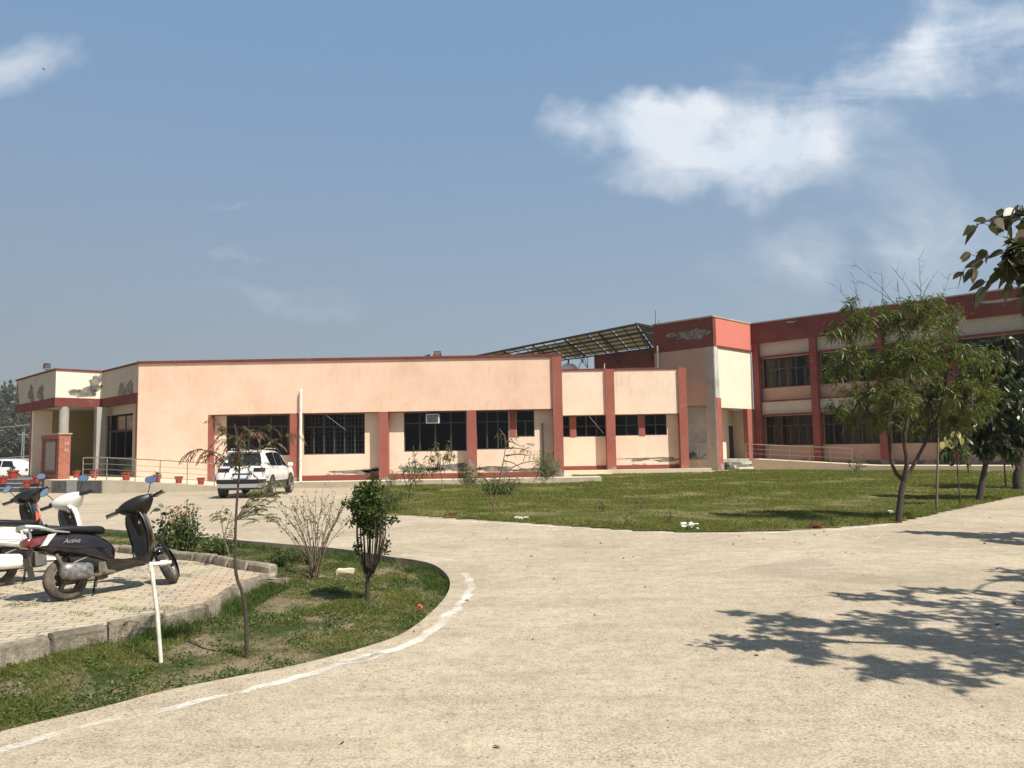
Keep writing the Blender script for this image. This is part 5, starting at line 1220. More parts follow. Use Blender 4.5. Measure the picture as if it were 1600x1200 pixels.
mb = MB(); vs = [(3.30, -.62, 1.17), (3.30, .62, 1.17), (2.78, .56, 1.57), (2.78, -.56, 1.57)]; mb.add([(x + .015, y, z + .02) for x, y, z in vs], [(0, 1, 2, 3)]); mb.build('windscreen', M['carglass'], suv)
# far sedan
ST2 = [(-.02, .70, .40, .62, .66, .6), (.0, .80, .34, .88, .90, .7), (.08, .84, .28, .96, 1.0, .7), (.75, .86, .24, .96, 1.06, .66), (1.25, .86, .22, .95, 1.43, .60), (2.0, .86, .22, .94, 1.48, .62), (2.6, .86, .22, .93, 1.42, .61), (3.3, .85, .23, .90, .98, .68), (4.05, .80, .26, .76, .82, .6), (4.22, .70, .34, .62, .66, .55)]
cp = ony(48, 735, 50)
sed, body, ring, panel, sec = car(Vector((cp.x + .1, 50.6, -.0)), 176, 'white saloon car at the far left edge behind the entrance steps', ST2, .86, None, .31)
for s_ in (1, -1):
    for x0, x1, a, b in ((1.0, 1.9, -.0, 0), (1.95, 3.0, 0, -.4)):
        mb = MB(); v_, f_ = panel(x0, x1, 5, 6, .01, s_, .08, .96, 6, .3 if x0 < 1.5 else 0, b); mb.add(v_, f_); mb.build('side_window', M['carglass'], sed, smooth=True)
    for x_ in (.78, 3.4): wheel(sed, (x_, s_ * .78, .31), .31, .2, spokes=5, name='wheel')
    mb = MB()
    for x_ in (1.1, 1.93, 2.95): mb.box((x_, s_ * .862, .62), (.014, .01, .55))
    mb.build('door_gap', M['blackplastic'], sed)
    mb = MB(); mb.box((1.25, s_ * .868, .84), (.16, .02, .03)); mb.build('door_handle', M['pt_car'], sed)
    mb = MB(); mb.box((.16, s_ * .80, .80), (.16, .14, .16)); mb.build('tail_light', M['redlens'], sed, bevel=.03)
mb = MB(); mb.add([(3.27, -.6, 1.02), (3.27, .6, 1.02), (2.66, .54, 1.45), (2.66, -.54, 1.45)], [(0, 1, 2, 3)]); mb.build('windscreen', M['carglass'], sed)
# ================================================================ PLANTS
UPZ = np.array([0., 0., 1.])
def unit(v): return v / np.maximum(1e-9, np.linalg.norm(v, axis=-1, keepdims=True))
PROF = {'lance': (.25, .9, .75, .02), 'sickle': (.35, 1, .8, .02), 'oval': (.3, 1.0, .95, .05), 'blade': (1, .8, .5, .02), 'round': (.5, 1.0, 1.0, .35)}
def strips(P, D, L, Wd, droop, shape='lance', fold=.0, rng=rs):
    """leaf strips: P base (n,3), D direction (n,3), L length (n), Wd width (n)"""
    n = len(P); D = unit(D); rnd = unit(rng.normal(size=(n, 3)))
    S = unit(np.cross(D, rnd)); T = np.array([0, .36, .72, 1.0]); pr = np.array(PROF.get(shape, PROF['oval']))
    if shape == 'broad': T = np.linspace(0, 1, 9); pr = np.sin(math.pi * T ** .8) ** .75 * (1 - .25 * T); pr[0] = .06; pr[-1] = .01
    k = len(T)
    V = np.zeros((n, k, 2, 3)); dr = np.asarray(droop) * np.ones(n)
    for i, (t, w) in enumerate(zip(T, pr)):
        c = P + D * (L * t)[:, None] - UPZ * (dr * L * t * t)[:, None]
        V[:, i, 0] = c - S * (Wd * w / 2)[:, None]; V[:, i, 1] = c + S * (Wd * w / 2)[:, None]
        if shape == 'sickle': V[:, i] += (S * (Wd * .9 * np.sin(math.pi * t))[:, None])[:, None, :]
    b = np.arange(n)[:, None, None] * (2 * k); q = np.array([[2 * i, 2 * i + 1, 2 * i + 3, 2 * i + 2] for i in range(k - 1)])[None]
    return V.reshape(-1, 3), (b + q).reshape(-1, 4)
def tris_blades(P, D, L, Wd, rng=rs):
    n = len(P); S = unit(np.cross(D, rng.normal(size=(n, 3)))) * (Wd / 2)[:, None]; D = unit(D)
    mid = P + D * (L * .55)[:, None]; tip = P + D * L[:, None] + np.c_[rng.normal(size=(n, 2)) * (L * .25)[:, None], -L * .12]
    V = np.stack([P - S, P + S, mid + S * .7, mid - S * .7, tip], 1).reshape(-1, 3)
    b = np.arange(n)[:, None] * 5
    F4 = (b + np.array([[0, 1, 2, 3]])).reshape(-1, 4); F3 = b + np.array([[3, 2, 4, 4]])
    return V, F4, F3
class Leaves:
    def __init__(s): s.V = []; s.F = []; s.n = 0
    def add(s, V, F): s.V.append(V); s.F.append(F + s.n); s.n += len(V)
    def build(s, name, m_, parent, loc):
        o = npmesh(name, np.concatenate(s.V), np.concatenate(s.F), m_, loc=loc); o.parent = parent; o.location = (0, 0, 0); return o
def rdir(rng, n, up=0.0): v = unit(rng.normal(size=(n, 3))); v[:, 2] += up; return unit(v)
def twig(mb, rng, p, d, L, r0, wig=.18, grav=0.0, n=4, sides=4):
    pts = [Vector(p)]; d = Vector(d).normalized()
    for i in range(n):
        d = (d + Vector(rng.normal(size=3)) * wig + Vector((0, 0, grav))).normalized(); pts.append(pts[-1] + d * L / n)
    mb.tube(pts, [r0 * (1 - .8 * i / n) for i in range(n + 1)], sides, cap=False); return pts
def along(pts, k, rng, t0=.2):
    out = []
    for _ in range(k):
        t = (t0 + (1 - t0) * rng.rand()) * (len(pts) - 1); i = min(int(t), len(pts) - 2); out.append((pts[i].lerp(pts[i + 1], t - i), (pts[i + 1] - pts[i]).normalized()))
    return out
def thing(name, base, label, cat, group=None): return empty(name, base, label=label, cat=cat, group=group)
def PX(px, py, Y): return ony(px, py, Y)

def crown_tree(name, base, label, cat, trunk_paths, blobs, leafm_, L, Wd, shape, droop, nleaf, seed, bark='bark', tw=.45, ltw=14, up=0.0, group=None, spikes=None, tr=.012, squash=1.0, outb=.75):
    """trunk_paths: list of (points, radii); blobs: (centre, radius xyz, number of twigs)"""
    rng = np.random.RandomState(seed); o = thing(name, base, label, cat, group); mb = MB(base); lv = Leaves(); ends = []
    for pts, rad in trunk_paths: mb.tube(dense([Vector(p) for p in pts], .25, 1), list(np.interp(np.linspace(0, 1, len(dense([Vector(p) for p in pts], .25, 1))), np.linspace(0, 1, len(rad)), rad)), 10, cap=False); ends.append(Vector(pts[-1]))
    P = []; D = []
    e0_ = list(ends)
    for c, r_, nt in sorted(blobs, key=lambda q: min((e - Vector(q[0])).length for e in e0_)):
        c = Vector(c); near_ = min(ends, key=lambda e: (e - c).length)
        mb.tube([near_, near_.lerp(c, .5) + Vector(rng.normal(size=3)) * .06, c], [tr * 1.6, tr * 1.2, tr * .8], 5, cap=False); ends.append(c)
        for _ in range(nt):
            d = rdir(rng, 1, .15)[0]; s0 = c + Vector(d * np.array(r_) * rng.rand() * .55); e_dir = Vector(d) * outb + Vector(rng.normal(size=3)) * .45 + Vector((0, 0, up))
            if rng.rand() < .4: mb.tube([c, c.lerp(s0, .5) + Vector(rng.normal(size=3)) * .04, s0], [tr * .7, tr * .5, tr * .4], 4, cap=False)
            pts = twig(mb, rng, s0, e_dir, tw * (.6 + .8 * rng.rand()) * (r_[0] + r_[2]) / 1.2, tr * .45)
            for q, dd in along(pts, ltw, rng): P.append(q); D.append(Vector(dd) * .5 + Vector(rng.normal(size=3)) * .8)
    P = np.array([tuple(p) for p in P]); D = unit(np.array([tuple(d) for d in D])); n = len(P)
    l_ = L * (.65 + .6 * rng.rand(n)); V, F_ = strips(P, D, l_, Wd * (.7 + .5 * rng.rand(n)), droop * (.4 + 1.0 * rng.rand(n)), shape, rng=rng); lv.add(V, F_)
    if spikes:
        for p0, p1 in spikes:
            pts = twig(mb, rng, p0, (Vector(p1) - Vector(p0)), (Vector(p1) - Vector(p0)).length, .006, .07, 0, 6)
            for q, dd in along(pts, 5, rng, .3): twig(mb, rng, q, Vector(dd) + Vector(rng.normal(size=3)) * .6, .16 + .2 * rng.rand(), .0035, .1, 0, 3)
    mb.build('trunk', M[bark], o, smooth=True); lv.build('crown', M[leafm_], o, base); return o
# ---------------------------------------------------------------- feathery acacia on the lawn edge
b = onz(1403, 814, .03); Y0 = b.y; g = lambda px, py, dy=0: PX(px, py, Y0 + dy)
tp = [([b - Vector((0, 0, .1)), g(1408, 770), g(1412, 752)], [.068, .056, .05]), ([g(1412, 752), g(1396, 735, .1), g(1391, 705, .2), g(1385, 650, .3), g(1375, 610, .3)], [.045, .036, .03, .024, .016]),
      ([g(1412, 752), g(1418, 720, -.1), g(1412, 690, -.1), g(1420, 640, 0), g(1410, 560, 0)], [.048, .04, .035, .026, .016]), ([g(1414, 752), g(1430, 722, .1), g(1452, 680, .2), g(1470, 640, .2), g(1480, 580, .1)], [.042, .034, .03, .024, .016])]
bl = []
rngA = np.random.RandomState(3)
for (px, py, dy, rx, rz_, nt) in ((1310, 520, .1, .28, .3, 10), (1305, 580, 0, .25, .35, 10), (1310, 640, .1, .25, .2, 7), (1540, 620, .3, .3, .35, 14), (1550, 560, 0, .22, .3, 8), (1460, 480, .1, .35, .2, 12), (1345, 505, 0, .38, .34, 20), (1400, 500, .3, .45, .4, 30), (1440, 490, -.2, .4, .36, 24), (1330, 560, -.2, .38, .42, 16), (1380, 570, .5, .5, .5, 44), (1430, 560, -.4, .5, .5, 44), (1470, 540, .2, .4, .4, 22), (1500, 560, 0, .4, .4, 22), (1345, 620, .2, .4, .3, 20), (1400, 620, -.5, .5, .4, 38), (1455, 620, .4, .5, .42, 38), (1505, 620, -.2, .42, .4, 28), (1330, 480, .1, .2, .2, 6), (1480, 500, .4, .28, .3, 10), (1370, 660, -.1, .3, .2, 12), (1430, 665, .3, .4, .2, 18), (1490, 665, .1, .4, .25, 18), (1535, 590, .2, .25, .3, 10), (1325, 655, .3, .2, .12, 5), (1525, 640, 0, .3, .25, 12)):
    bl.append((g(px, py, dy), (rx, rx, rz_), int(nt * 1.9)))
sp_ = [(g(1345, 480), g(1322, 430)), (g(1400, 480), g(1340, 405)), (g(1400, 475), g(1350, 440)), (g(1440, 470), g(1430, 402)), (g(1440, 470), g(1448, 425)), (g(1410, 480), g(1400, 440)), (g(1470, 480), g(1478, 430)), (g(1430, 470), g(1405, 420)), (g(1380, 480), g(1372, 425)), (g(1460, 480), g(1440, 435)), (g(1340, 490), g(1300, 445))]
crown_tree('acacia_tree', b, 'largest tree on the lawn, with drooping narrow olive leaves and bare twigs on top', 'tree', tp, bl, 'leaf_acacia', .13, .0165, 'sickle', .55, 0, 11, tw=.5, ltw=20, spikes=sp_, tr=.014)
# ---------------------------------------------------------------- dark broad-leaved trees at the right
def simple_tree(px, py, bz, label, top, blobs, leafm_, L, Wd, shape, seed, r0=.07, bend=(0, 0), group=None, name='broad_leaved_tree', ltw=12, tw=.5, droop=.5, bark='bark', Y=None, tr=.012):
    b = onz(px, py, bz) if Y is None else PX(px, py, Y); Y0 = b.y; t = PX(top[0], top[1], Y0)
    m1 = b.lerp(t, .5) + Vector((bend[0], 0, 0)); tp = [([b - Vector((0, 0, .1)), b.lerp(m1, .5) + Vector((bend[1], 0, 0)), m1, t], [r0, r0 * .85, r0 * .7, r0 * .45])]
    bl = [(PX(x, y, Y0 + dy), (rx, rx, rz_), nt) for x, y, dy, rx, rz_, nt in blobs]
    return crown_tree(name, b, label, 'tree', tp, bl, leafm_, L, Wd, shape, droop, 0, seed, tw=tw, ltw=ltw, group=group, bark=bark, tr=tr)
simple_tree(1529, 782, .03, 'dark leaning tree with a thin trunk just right of the acacia tree', (1547, 690), ((1580, 690, .2, .5, .3, 24), (1560, 540, 0, .3, .3, 12), (1515, 600, .2, .3, .3, 12), (1545, 665, 0, .55, .4, 38), (1520, 640, .3, .45, .4, 26), (1570, 620, -.2, .6, .5, 44), (1600, 660, .2, .55, .5, 34), (1560, 575, .2, .45, .4, 22), (1610, 590, 0, .6, .5, 34), (1540, 700, 0, .35, .15, 12), (1500, 680, .1, .35, .3, 12)), 'leaf_dark', .20, .075, 'oval', 21, r0=.09, ltw=24)
simple_tree(1592, 765, .03, 'dark tree with a thick trunk at the right edge of the lawn', (1588, 690), ((1590, 640, 0, .9, .8, 44), (1620, 600, .5, 1.0, .9, 40), (1570, 660, .3, .7, .5, 30), (1640, 660, 0, .9, .6, 30)), 'leaf_dark', .22, .08, 'oval', 22, r0=.16, bend=(.1, -.1), ltw=24)
# thin stakes and young trees
def stake(px, py, top, label, seed, blobs=(), leafm_='leaf_olive', r0=.03, name='young_tree'):
    return simple_tree(px, py, .03, label, top, blobs, leafm_, .15, .035, 'lance', seed, r0=r0, name=name, bark='bark_pale', ltw=10, tr=.006)
stake(1463, 796, (1467, 655), 'very thin straight young trunk between the acacia and the dark leaning tree', 31, ((1470, 640, 0, .3, .3, 8),))
stake(1572, 763, (1566, 690), 'thin straight young trunk between the two dark trees', 32, ((1566, 670, 0, .4, .3, 8),))
b = onz(1501, 789, .03); Y0 = b.y
o = crown_tree('young_tree', b, 'slender sapling with broad dark leaves and pale yellow young leaves', 'tree', [([b - Vector((0, 0, .05)), PX(1497, 750, Y0), PX(1494, 700, Y0), PX(1492, 672, Y0)], [.018, .015, .012, .008])],
    [(PX(1504, 705, Y0), (.13, .13, .12), 5), (PX(1508, 718, Y0), (.1, .1, .1), 4)], 'leaf_rose', .17, .05, 'lance', .8, 0, 33, ltw=7, tr=.005)
for nm, lst, mm, L_, W__ in (('pale_leaves', ((1476, 693), (1470, 698), (1481, 690), (1497, 683), (1502, 688), (1473, 703), (1488, 702)), 'leaf_pale', .20, .13), ('dark_leaves', ((1478, 708), (1480, 712), (1474, 709), (1490, 688), (1486, 691), (1495, 690), (1483, 707), (1489, 686), (1476, 706)), 'leaf_dark', .30, .22)):
    P = np.array([tuple(PX(x, y, Y0 + .02 * i)) for i, (x, y) in enumerate(lst) for _ in range(5)]); P += rs.normal(size=P.shape) * .035; n = len(P)
    D = unit(np.c_[rs.normal(size=(n, 2)) * .35, -np.ones(n)]); V, F_ = strips(P + UPZ * .06, D, np.full(n, L_ * .8), np.full(n, W__ * .8), .1, 'round'); lv = Leaves(); lv.add(V, F_); lv.build(nm, M[mm], o, b)
# ---------------------------------------------------------------- large-leaved tree just outside the frame at the right: its shade falls on the road
def shade_tree(base, label, blobs, seed, L=.13, Wd=.085, extra=None, ntw=1.0):
    b = Vector(base); top = Vector(blobs[0][0]); tp = [([b, b.lerp(top, .45) + Vector((.1, .05, 0)), top], [.14, .11, .05])] + ([([b.lerp(top, .42) + Vector((.08, .05, 0)), b.lerp(top, .42) + Vector((-.5, .25, .45)), Vector(extra) + Vector((.8, -.1, .35)), Vector(extra)], [.06, .05, .035, .022])] if extra else [])
    return crown_tree('broad_leaved_tree', b, label, 'tree', tp, [(c, r_, int(n * ntw)) for c, r_, n in blobs], 'leaf_big', L, Wd, 'oval', .45, 0, seed, ltw=16, tw=.5, tr=.014)
sh = Vector((-(sd.x / sd.z), -(sd.y / sd.z)))
def from_shadow(px, py, h):
    g0 = onz(px, py, 0); return Vector((g0.x - sh.x * h, g0.y - sh.y * h, h))
bl = []
for px, py, h, r_, n in ((1700, 985, 3.9, .6, 46), (1560, 1012, 4.2, .36, 34), (1480, 1000, 4.3, .36, 34), (1600, 975, 4.1, .42, 40), (1400, 985, 4.5, .30, 26), (1390, 960, 4.6, .26, 16), (1300, 978, 4.7, .26, 20), (1215, 968, 4.9, .20, 13), (1160, 960, 5.0, .13, 6), (1500, 948, 4.4, .30, 18), (1420, 935, 4.5, .22, 9), (1480, 1055, 4.1, .26, 16), (1380, 1040, 4.3, .22, 12), (1280, 1025, 4.5, .15, 6), (1250, 1018, 4.5, .1, 4), (1600, 1045, 3.9, .25, 12), (1340, 930, 4.7, .16, 6), (1430, 924, 4.7, .18, 8), (1520, 926, 4.6, .2, 10), (1360, 1052, 4.3, .1, 4), (1200, 985, 4.9, .12, 5), (1270, 995, 4.7, .16, 8), (1570, 905, 4.6, .2, 9), (1600, 895, 4.6, .24, 12), (1330, 935, 4.8, .12, 4), (1590, 940, 4.4, .3, 12), (1660, 940, 4.2, .5, 24)):
    bl.append((from_shadow(px, py, h), (r_ * 1.6, r_ * 1.3, r_ * 1.0), n))
# the hanging branch whose leaves show at the upper right of the view
Yb = 4.9
for px, py, r_, n in ((1625, 400, .22, 14), (1660, 350, .25, 14), (1650, 440, .2, 12)): bl.append((PX(px, py, Yb), (r_, r_, r_ * .7), n))
T1 = shade_tree((6.6, 4.1, -.05), 'dusty broad-leaved tree whose hanging branch enters the upper right of the view', bl, 41, L=.105, Wd=.058, ntw=1.0, extra=tuple(PX(1665, 395, 4.9)))
rngB = np.random.RandomState(5); mb = MB((6.6, 4.1, -.05)); P = []; D = []
def hang(pts_px, k, size):
    pts = dense([PX(x, y, Yb + dy) for x, y, dy in pts_px], .04, 2); pts = [p + Vector(rngB.normal(size=3)) * .006 for p in pts]
    mb.tube(pts, list(np.linspace(.007, .003, len(pts))), 5, cap=False)
    for i in range(k):
        q = pts[min(len(pts) - 1, int((i + .7) / k * (len(pts) - 1)))]; d = Vector((rngB.normal() * .6 - .2, rngB.normal() * .6, -.15 + rngB.normal() * .35)).normalized(); e = q + d * (.03 + .05 * rngB.rand())
        mb.tube([q, q.lerp(e, .5) + Vector((0, 0, .006)), e], .002, 4, cap=False)
        for _ in range(1 + int(rngB.rand() * 2.2)): P.append(tuple(e)); D.append((d.x + rngB.normal() * .5, d.y + rngB.normal() * .5, -.55 + rngB.normal() * .5))
hang([(1680, 330, .2), (1640, 338, .1), (1600, 345, 0), (1565, 340, -.02), (1545, 344, 0), (1524, 352, 0)], 13, 1); hang([(1680, 400, .2), (1640, 405, .1), (1600, 392, 0), (1560, 396, 0), (1535, 404, 0), (1510, 420, 0)], 16, 1)
hang([(1680, 420, .2), (1640, 425, .1), (1600, 412, .1), (1570, 422, .05), (1548, 444, .0)], 14, 1); hang([(1660, 380, 0), (1615, 352, 0), (1596, 322, 0)], 6, 1); hang([(1680, 450, .2), (1625, 430, .1), (1590, 446, .1)], 12, 1); hang([(1650, 395, 0), (1605, 380, .05), (1578, 388, .05)], 8, 1)
mb.build('hanging_branch', M['bark'], T1, smooth=True); n = len(P); lv = Leaves(); V, F_ = strips(np.array(P), unit(np.array(D)), .065 + .05 * rngB.rand(n), .042 + .022 * rngB.rand(n), .1 + .7 * rngB.rand(n), 'broad', rng=rngB); lv.add(V, F_)
lv.build('hanging_leaves', M['leaf_big'], T1, (6.6, 4.1, -.05))
bl = []
for px, py, h, r_, n in ((1620, 838, 4.0, .7, 50), (1540, 838, 4.3, .55, 34), (1480, 834, 4.5, .4, 16), (1700, 842, 3.8, .9, 50), (1590, 848, 4.0, .4, 18), (1430, 832, 4.6, .22, 6)): bl.append((from_shadow(px, py, h), (r_, r_ , r_ * .5), n))
shade_tree((11.6, 10.6, -.05), 'second broad-leaved tree outside the right edge, shading the road near the lawn corner', bl, 42, L=.16, Wd=.1, ntw=1.4)

# ---------------------------------------------------------------- garden bed plants
def compound(lv, rng, base, d, L, npair, ll, lw, droop, mb=None, shape='lance'):
    """pinnate leaf: rachis with paired leaflets"""
    d = Vector(d).normalized(); pts = []; p = Vector(base)
    for i in range(npair + 1):
        pts.append(p.copy()); d = (d + Vector((0, 0, -droop / npair))).normalized(); p = p + d * L / npair
    if mb: mb.tube(pts, [.0025] * len(pts), 4, cap=False)
    P = []; D = []; 
    for i in range(1, npair + 1):
        t = (pts[i] - pts[i - 1]).normalized(); s = t.cross(Vector((0, 0, 1)));
        if s.length < .1: s = Vector((1, 0, 0))
        s.normalize()
        for sg in (-1, 1): P.append(tuple(pts[i])); D.append(tuple(s * sg * .8 + t * .55 + Vector((0, 0, -.35 - .4 * rng.rand()))))
    n = len(P); V, F_ = strips(np.array(P), np.array(D), ll * (.7 + .5 * rng.rand(n)), np.full(n, lw), .25, shape, rng=rng); lv.add(V, F_)
# crooked sapling with drooping pinnate leaves
b = onz(386, 1026, -.09); Y0 = b.y; rng = np.random.RandomState(51); o = thing('sapling', b, 'crooked thin sapling with drooping feathery leaves, standing in the planted bed', 'sapling')
mb = MB(b); q = lambda x, y, dy=0: PX(x, y, Y0 + dy)
stem = [b - Vector((0, 0, .05)), q(385, 990), q(384, 955), q(379, 925), q(369, 902), q(367, 870), q(368, 820), q(371, 770), q(375, 725), q(372, 690), q(366, 662)]
mb.tube(dense(stem, .05, 1), list(np.linspace(.018, .006, len(dense(stem, .05, 1)))), 8, cap=False)
lv = Leaves()
for pts_ in ([(372, 735), (350, 712), (330, 705), (308, 702)], [(372, 735), (350, 722), (318, 700), (296, 706)], [(374, 720), (400, 700), (430, 690), (452, 676)], [(372, 700), (395, 680), (412, 668), (420, 664)], [(370, 690), (352, 675), (345, 668)]):
    P3 = [q(x, y, rng.normal() * .05) for x, y in pts_]; mb.tube(dense(P3, .05, 1), .004, 5, cap=False)
    for pp, dd in along(P3, 5 if pts_[1][0] < 360 else 7, rng, .35): compound(lv, rng, pp, Vector(dd) * .6 + Vector((rng.normal() * .6, rng.normal() * .6, .1)), .10 + .07 * rng.rand(), 7, .036, .009, 1.4, mb)
for _ in range(24):   # dense top tuft
    t = rng.rand(); base_ = q(352 + 34 * rng.rand(), 665 + 52 * t, rng.normal() * .08); compound(lv, rng, base_, Vector((rng.normal() * .8, rng.normal() * .6, .15)), .12 + .08 * rng.rand(), 8, .038, .009, 1.5, mb)
for _ in range(13):
    base_ = q(360 + 50 * rng.rand(), 712 + 26 * rng.rand(), rng.normal() * .08); compound(lv, rng, base_, Vector((rng.normal() * .8, rng.normal() * .6, .15)), .11 + .06 * rng.rand(), 7, .034, .009, 1.5, mb)
mb.build('stem', M['bark'], o, smooth=True); lv.build('leaves', M['leaf_feather'], o, b)
# low side shoots of the same bed: a second, feathery light plant just behind the stem
b = onz(368, 900, -.09); Y0 = b.y; o = thing('feathery_shrub', b, 'light green feathery seedling close behind the crooked sapling stem', 'shrub'); mb = MB(b); lv = Leaves()
b0 = q(346, 858); mb.tube([b, q(350, 840), q(362, 800)], [.01, .008, .005], 5, cap=False); mb.tube([q(350, 840), q(344, 800), q(350, 790)], [.007, .005, .003], 5, cap=False)
for (x0, x1, y0, y1, n) in ((372, 420, 788, 815, 26), (402, 432, 752, 778, 24), (385, 420, 772, 785, 10), (344, 358, 795, 812, 9)):
    for _ in range(n):
        p0 = q(x0 + (x1 - x0) * rng.rand(), y0 + (y1 - y0) * rng.rand(), rng.normal() * .1); 
        if rng.rand() < .5: mb.tube([q(368, 812), p0.lerp(q(368, 812), .5), p0], .003, 4, cap=False)
        compound(lv, rng, p0, Vector((rng.normal(), rng.normal() * .6, .3)), .14 + .05 * rng.rand(), 9, .036, .013, .7, mb)
mb.build('stem', M['bark_pale'], o, smooth=True); lv.build('leaves', M['leaf_olive'], o, b)
# dense round-topped bush
b = onz(573, 940, -.09); Y0 = b.y; rng = np.random.RandomState(61); o = thing('trimmed_bush', b, 'dark green bush trimmed to a ball on a bundle of dark stems', 'bush'); mb = MB(b); lv = Leaves()
fork = q(575, 905); mb.tube([b - Vector((0, 0, .05)), b.lerp(fork, .5), fork], [.03, .026, .028], 8, cap=False)
for _ in range(26):
    ex = 552 + 52 * rng.rand(); e = q(ex, 830 + 12 * rng.rand(), rng.normal() * .12); m1 = fork.lerp(e, .45); m1.x += (e.x - fork.x) * .28
    mb.tube([fork + Vector(rng.normal(size=3)) * .008, m1, e, e + Vector((0, 0, .25))], [.011, .008, .006, .004], 5, cap=False)
P = []; 
for _ in range(270):
    d = rdir(rng, 1)[0]; r_ = rng.rand() ** .5 * (1 + .28 * math.sin(d[0] * 5 + 1) * math.cos(d[2] * 6) + .12 * rng.normal()); p0 = q(577 + 25 * d[0] * r_, 797 + (44 if d[2] > 0 else 40) * -d[2] * r_, .2 * d[1] * r_); P.append(p0)
for x, y in [(556, 862), (560, 850), (600, 862), (606, 845), (612, 812), (550, 815), (604, 855), (558, 855), (540, 787), (548, 790), (616, 808)] * 2: P.append(q(x, y, rng.normal() * .1))
for p0 in P:
    n = 13; pp = np.array(p0) + rng.normal(size=(n, 3)) * .024; dd = rdir(rng, n, .25); V, F_ = strips(pp, dd, .032 + .02 * rng.rand(n), .017 + .006 * rng.rand(n), .2, 'oval', rng=rng); lv.add(V, F_)
mb.build('stems', M['bark'], o, smooth=True); lv.build('foliage', M['leaf_bush'], o, b)
# twiggy vase-shaped shrub
b = onz(492, 903, -.09); Y0 = b.y; rng = np.random.RandomState(71); o = thing('twiggy_shrub', b, 'sparse vase-shaped shrub of bare brown twigs with tiny buds', 'shrub'); mb = MB(b); lv = Leaves(); P = []
for k in range(25):
    tx = 428 + 122 * (k + rng.rand()) / 25; ty = 765 + 40 * rng.rand() + (abs(tx - 490) / 60) * 22; e = q(tx, ty, rng.normal() * .35)
    s0 = b + Vector(rng.normal(size=3)) * .03; s0.z = b.z; m1 = s0.lerp(e, .4); m1.x += (e.x - s0.x) * -.06; m1.z += .10
    pts = dense([s0, m1, e], .06, 2); mb.tube(pts, list(np.linspace(.008, .0025, len(pts))), 5, cap=False)
    for pp, dd in along(pts, 5, rng, .4):
        t2 = twig(mb, rng, pp, Vector(dd) + Vector(rng.normal(size=3)) * .35, .15 + .22 * rng.rand(), .003, .1, .05, 4)
        P += [tuple(a) for a, _ in along(t2, 4, rng, .2)]
    P += [tuple(a) for a, _ in along(pts, 4, rng, .5)]
P = np.array(P); n = len(P); V, F_ = strips(P, rdir(rng, n, .5), .022 + .02 * rng.rand(n), .011 + .005 * rng.rand(n), .1, 'oval', rng=rng); lv.add(V, F_)
mb.build('stems', M['bark_pale'], o, smooth=True); lv.build('buds', M['leaf_twig'], o, b)
# leafy bushes made of short stems
def bush(px, py, z, label, w, h, nst, nl, L, Wd, leafm_, seed, flowers=0, shape='oval', name='leafy_shrub', cat='shrub', Y=None, lean=0, group=None, base=None, spread=.35):
    b = onz(px, py, z) if base is None else Vector(base); rng = np.random.RandomState(seed); o = thing(name, b, label, cat, group); mb = MB(b); P = []; tips = []
    for _ in range(nst):
        a = rng.rand() * 6.28; r_ = rng.rand() ** .6 * w / 2; hh = h * (.55 + .45 * rng.rand()) * (1 - .35 * (r_ / (w / 2)) ** 2)
        s0 = b + Vector((math.cos(a) * r_ * spread, math.sin(a) * r_ * spread, -.03)); e = b + Vector((math.cos(a) * r_ + lean * hh, math.sin(a) * r_, hh)); m1 = s0.lerp(e, .5) + Vector(rng.normal(size=3)) * .03 * h
        mb.tube([s0, m1, e], [.004 + .004 * h, .003 + .003 * h, .002], 4, cap=False)
        P += [tuple(p_) for p_, _ in along([s0, m1, e], nl, rng, .22)]; tips.append(e)
    P = np.array(P); n = len(P); P += rng.normal(size=P.shape) * L * .5; lv = Leaves(); V, F_ = strips(P, rdir(rng, n, .35), L * (.6 + .7 * rng.rand(n)), Wd * (.7 + .5 * rng.rand(n)), .25, shape, rng=rng); lv.add(V, F_)
    mb.build('stems', M['bark_pale'], o, smooth=True); lv.build('foliage', M[leafm_], o, b)
    if flowers:
        lv = Leaves()
        for t in [tips[i] for i in rng.choice(len(tips), flowers, replace=False)]:
            k = 14; V, F_ = strips(np.repeat(np.array([tuple(t)]), k, 0), rdir(rng, k, .7), np.full(k, .03), np.full(k, .024), .0, 'round', rng=rng); lv.add(V, F_)
        lv.build('flowers', M['petal_pink'], o, b)
    return o
bush(287, 868, -.09, 'rose bush with pale pink flowers, in the bed behind the dark brown scooter', .72, .90, 46, 44, .045, .03, 'leaf_rose', 81, flowers=14, name='rose_bush', cat='bush')
bush(252, 862, -.09, 'dark broad-leaved plant half hidden behind the front of the dark brown scooter', .55, .88, 9, 9, .11, .075, 'leaf_dark', 82, name='broad_leaved_plant', cat='plant')
bush(318, 870, -.09, 'short reddish-green rose shoot leaning right beside the rose bush', .35, .50, 8, 16, .05, .03, 'leaf_rose', 83, lean=.35, name='rose_bush', cat='bush')
bush(342, 866, -.09, 'low bushy green weed clump at the kerb right of the rose bush', .62, .34, 40, 26, .045, .022, 'leaf_rose', 84, name='weed_clump', cat='weeds')
bush(436, 885, -.09, 'small upright green weed at the left foot of the twiggy shrub', .36, .30, 26, 22, .035, .02, 'leaf_bush', 85, name='weed_clump', cat='weeds')
bush(462, 878, -.09, 'low spreading green weed just behind the twiggy shrub', .5, .22, 26, 22, .035, .02, 'leaf_rose', 86, name='weed_clump', cat='weeds')
bush(490, 880, -.09, 'green weed growing up through the base of the twiggy shrub', .5, .26, 24, 22, .035, .02, 'leaf_bush', 87, name='weed_clump', cat='weeds')
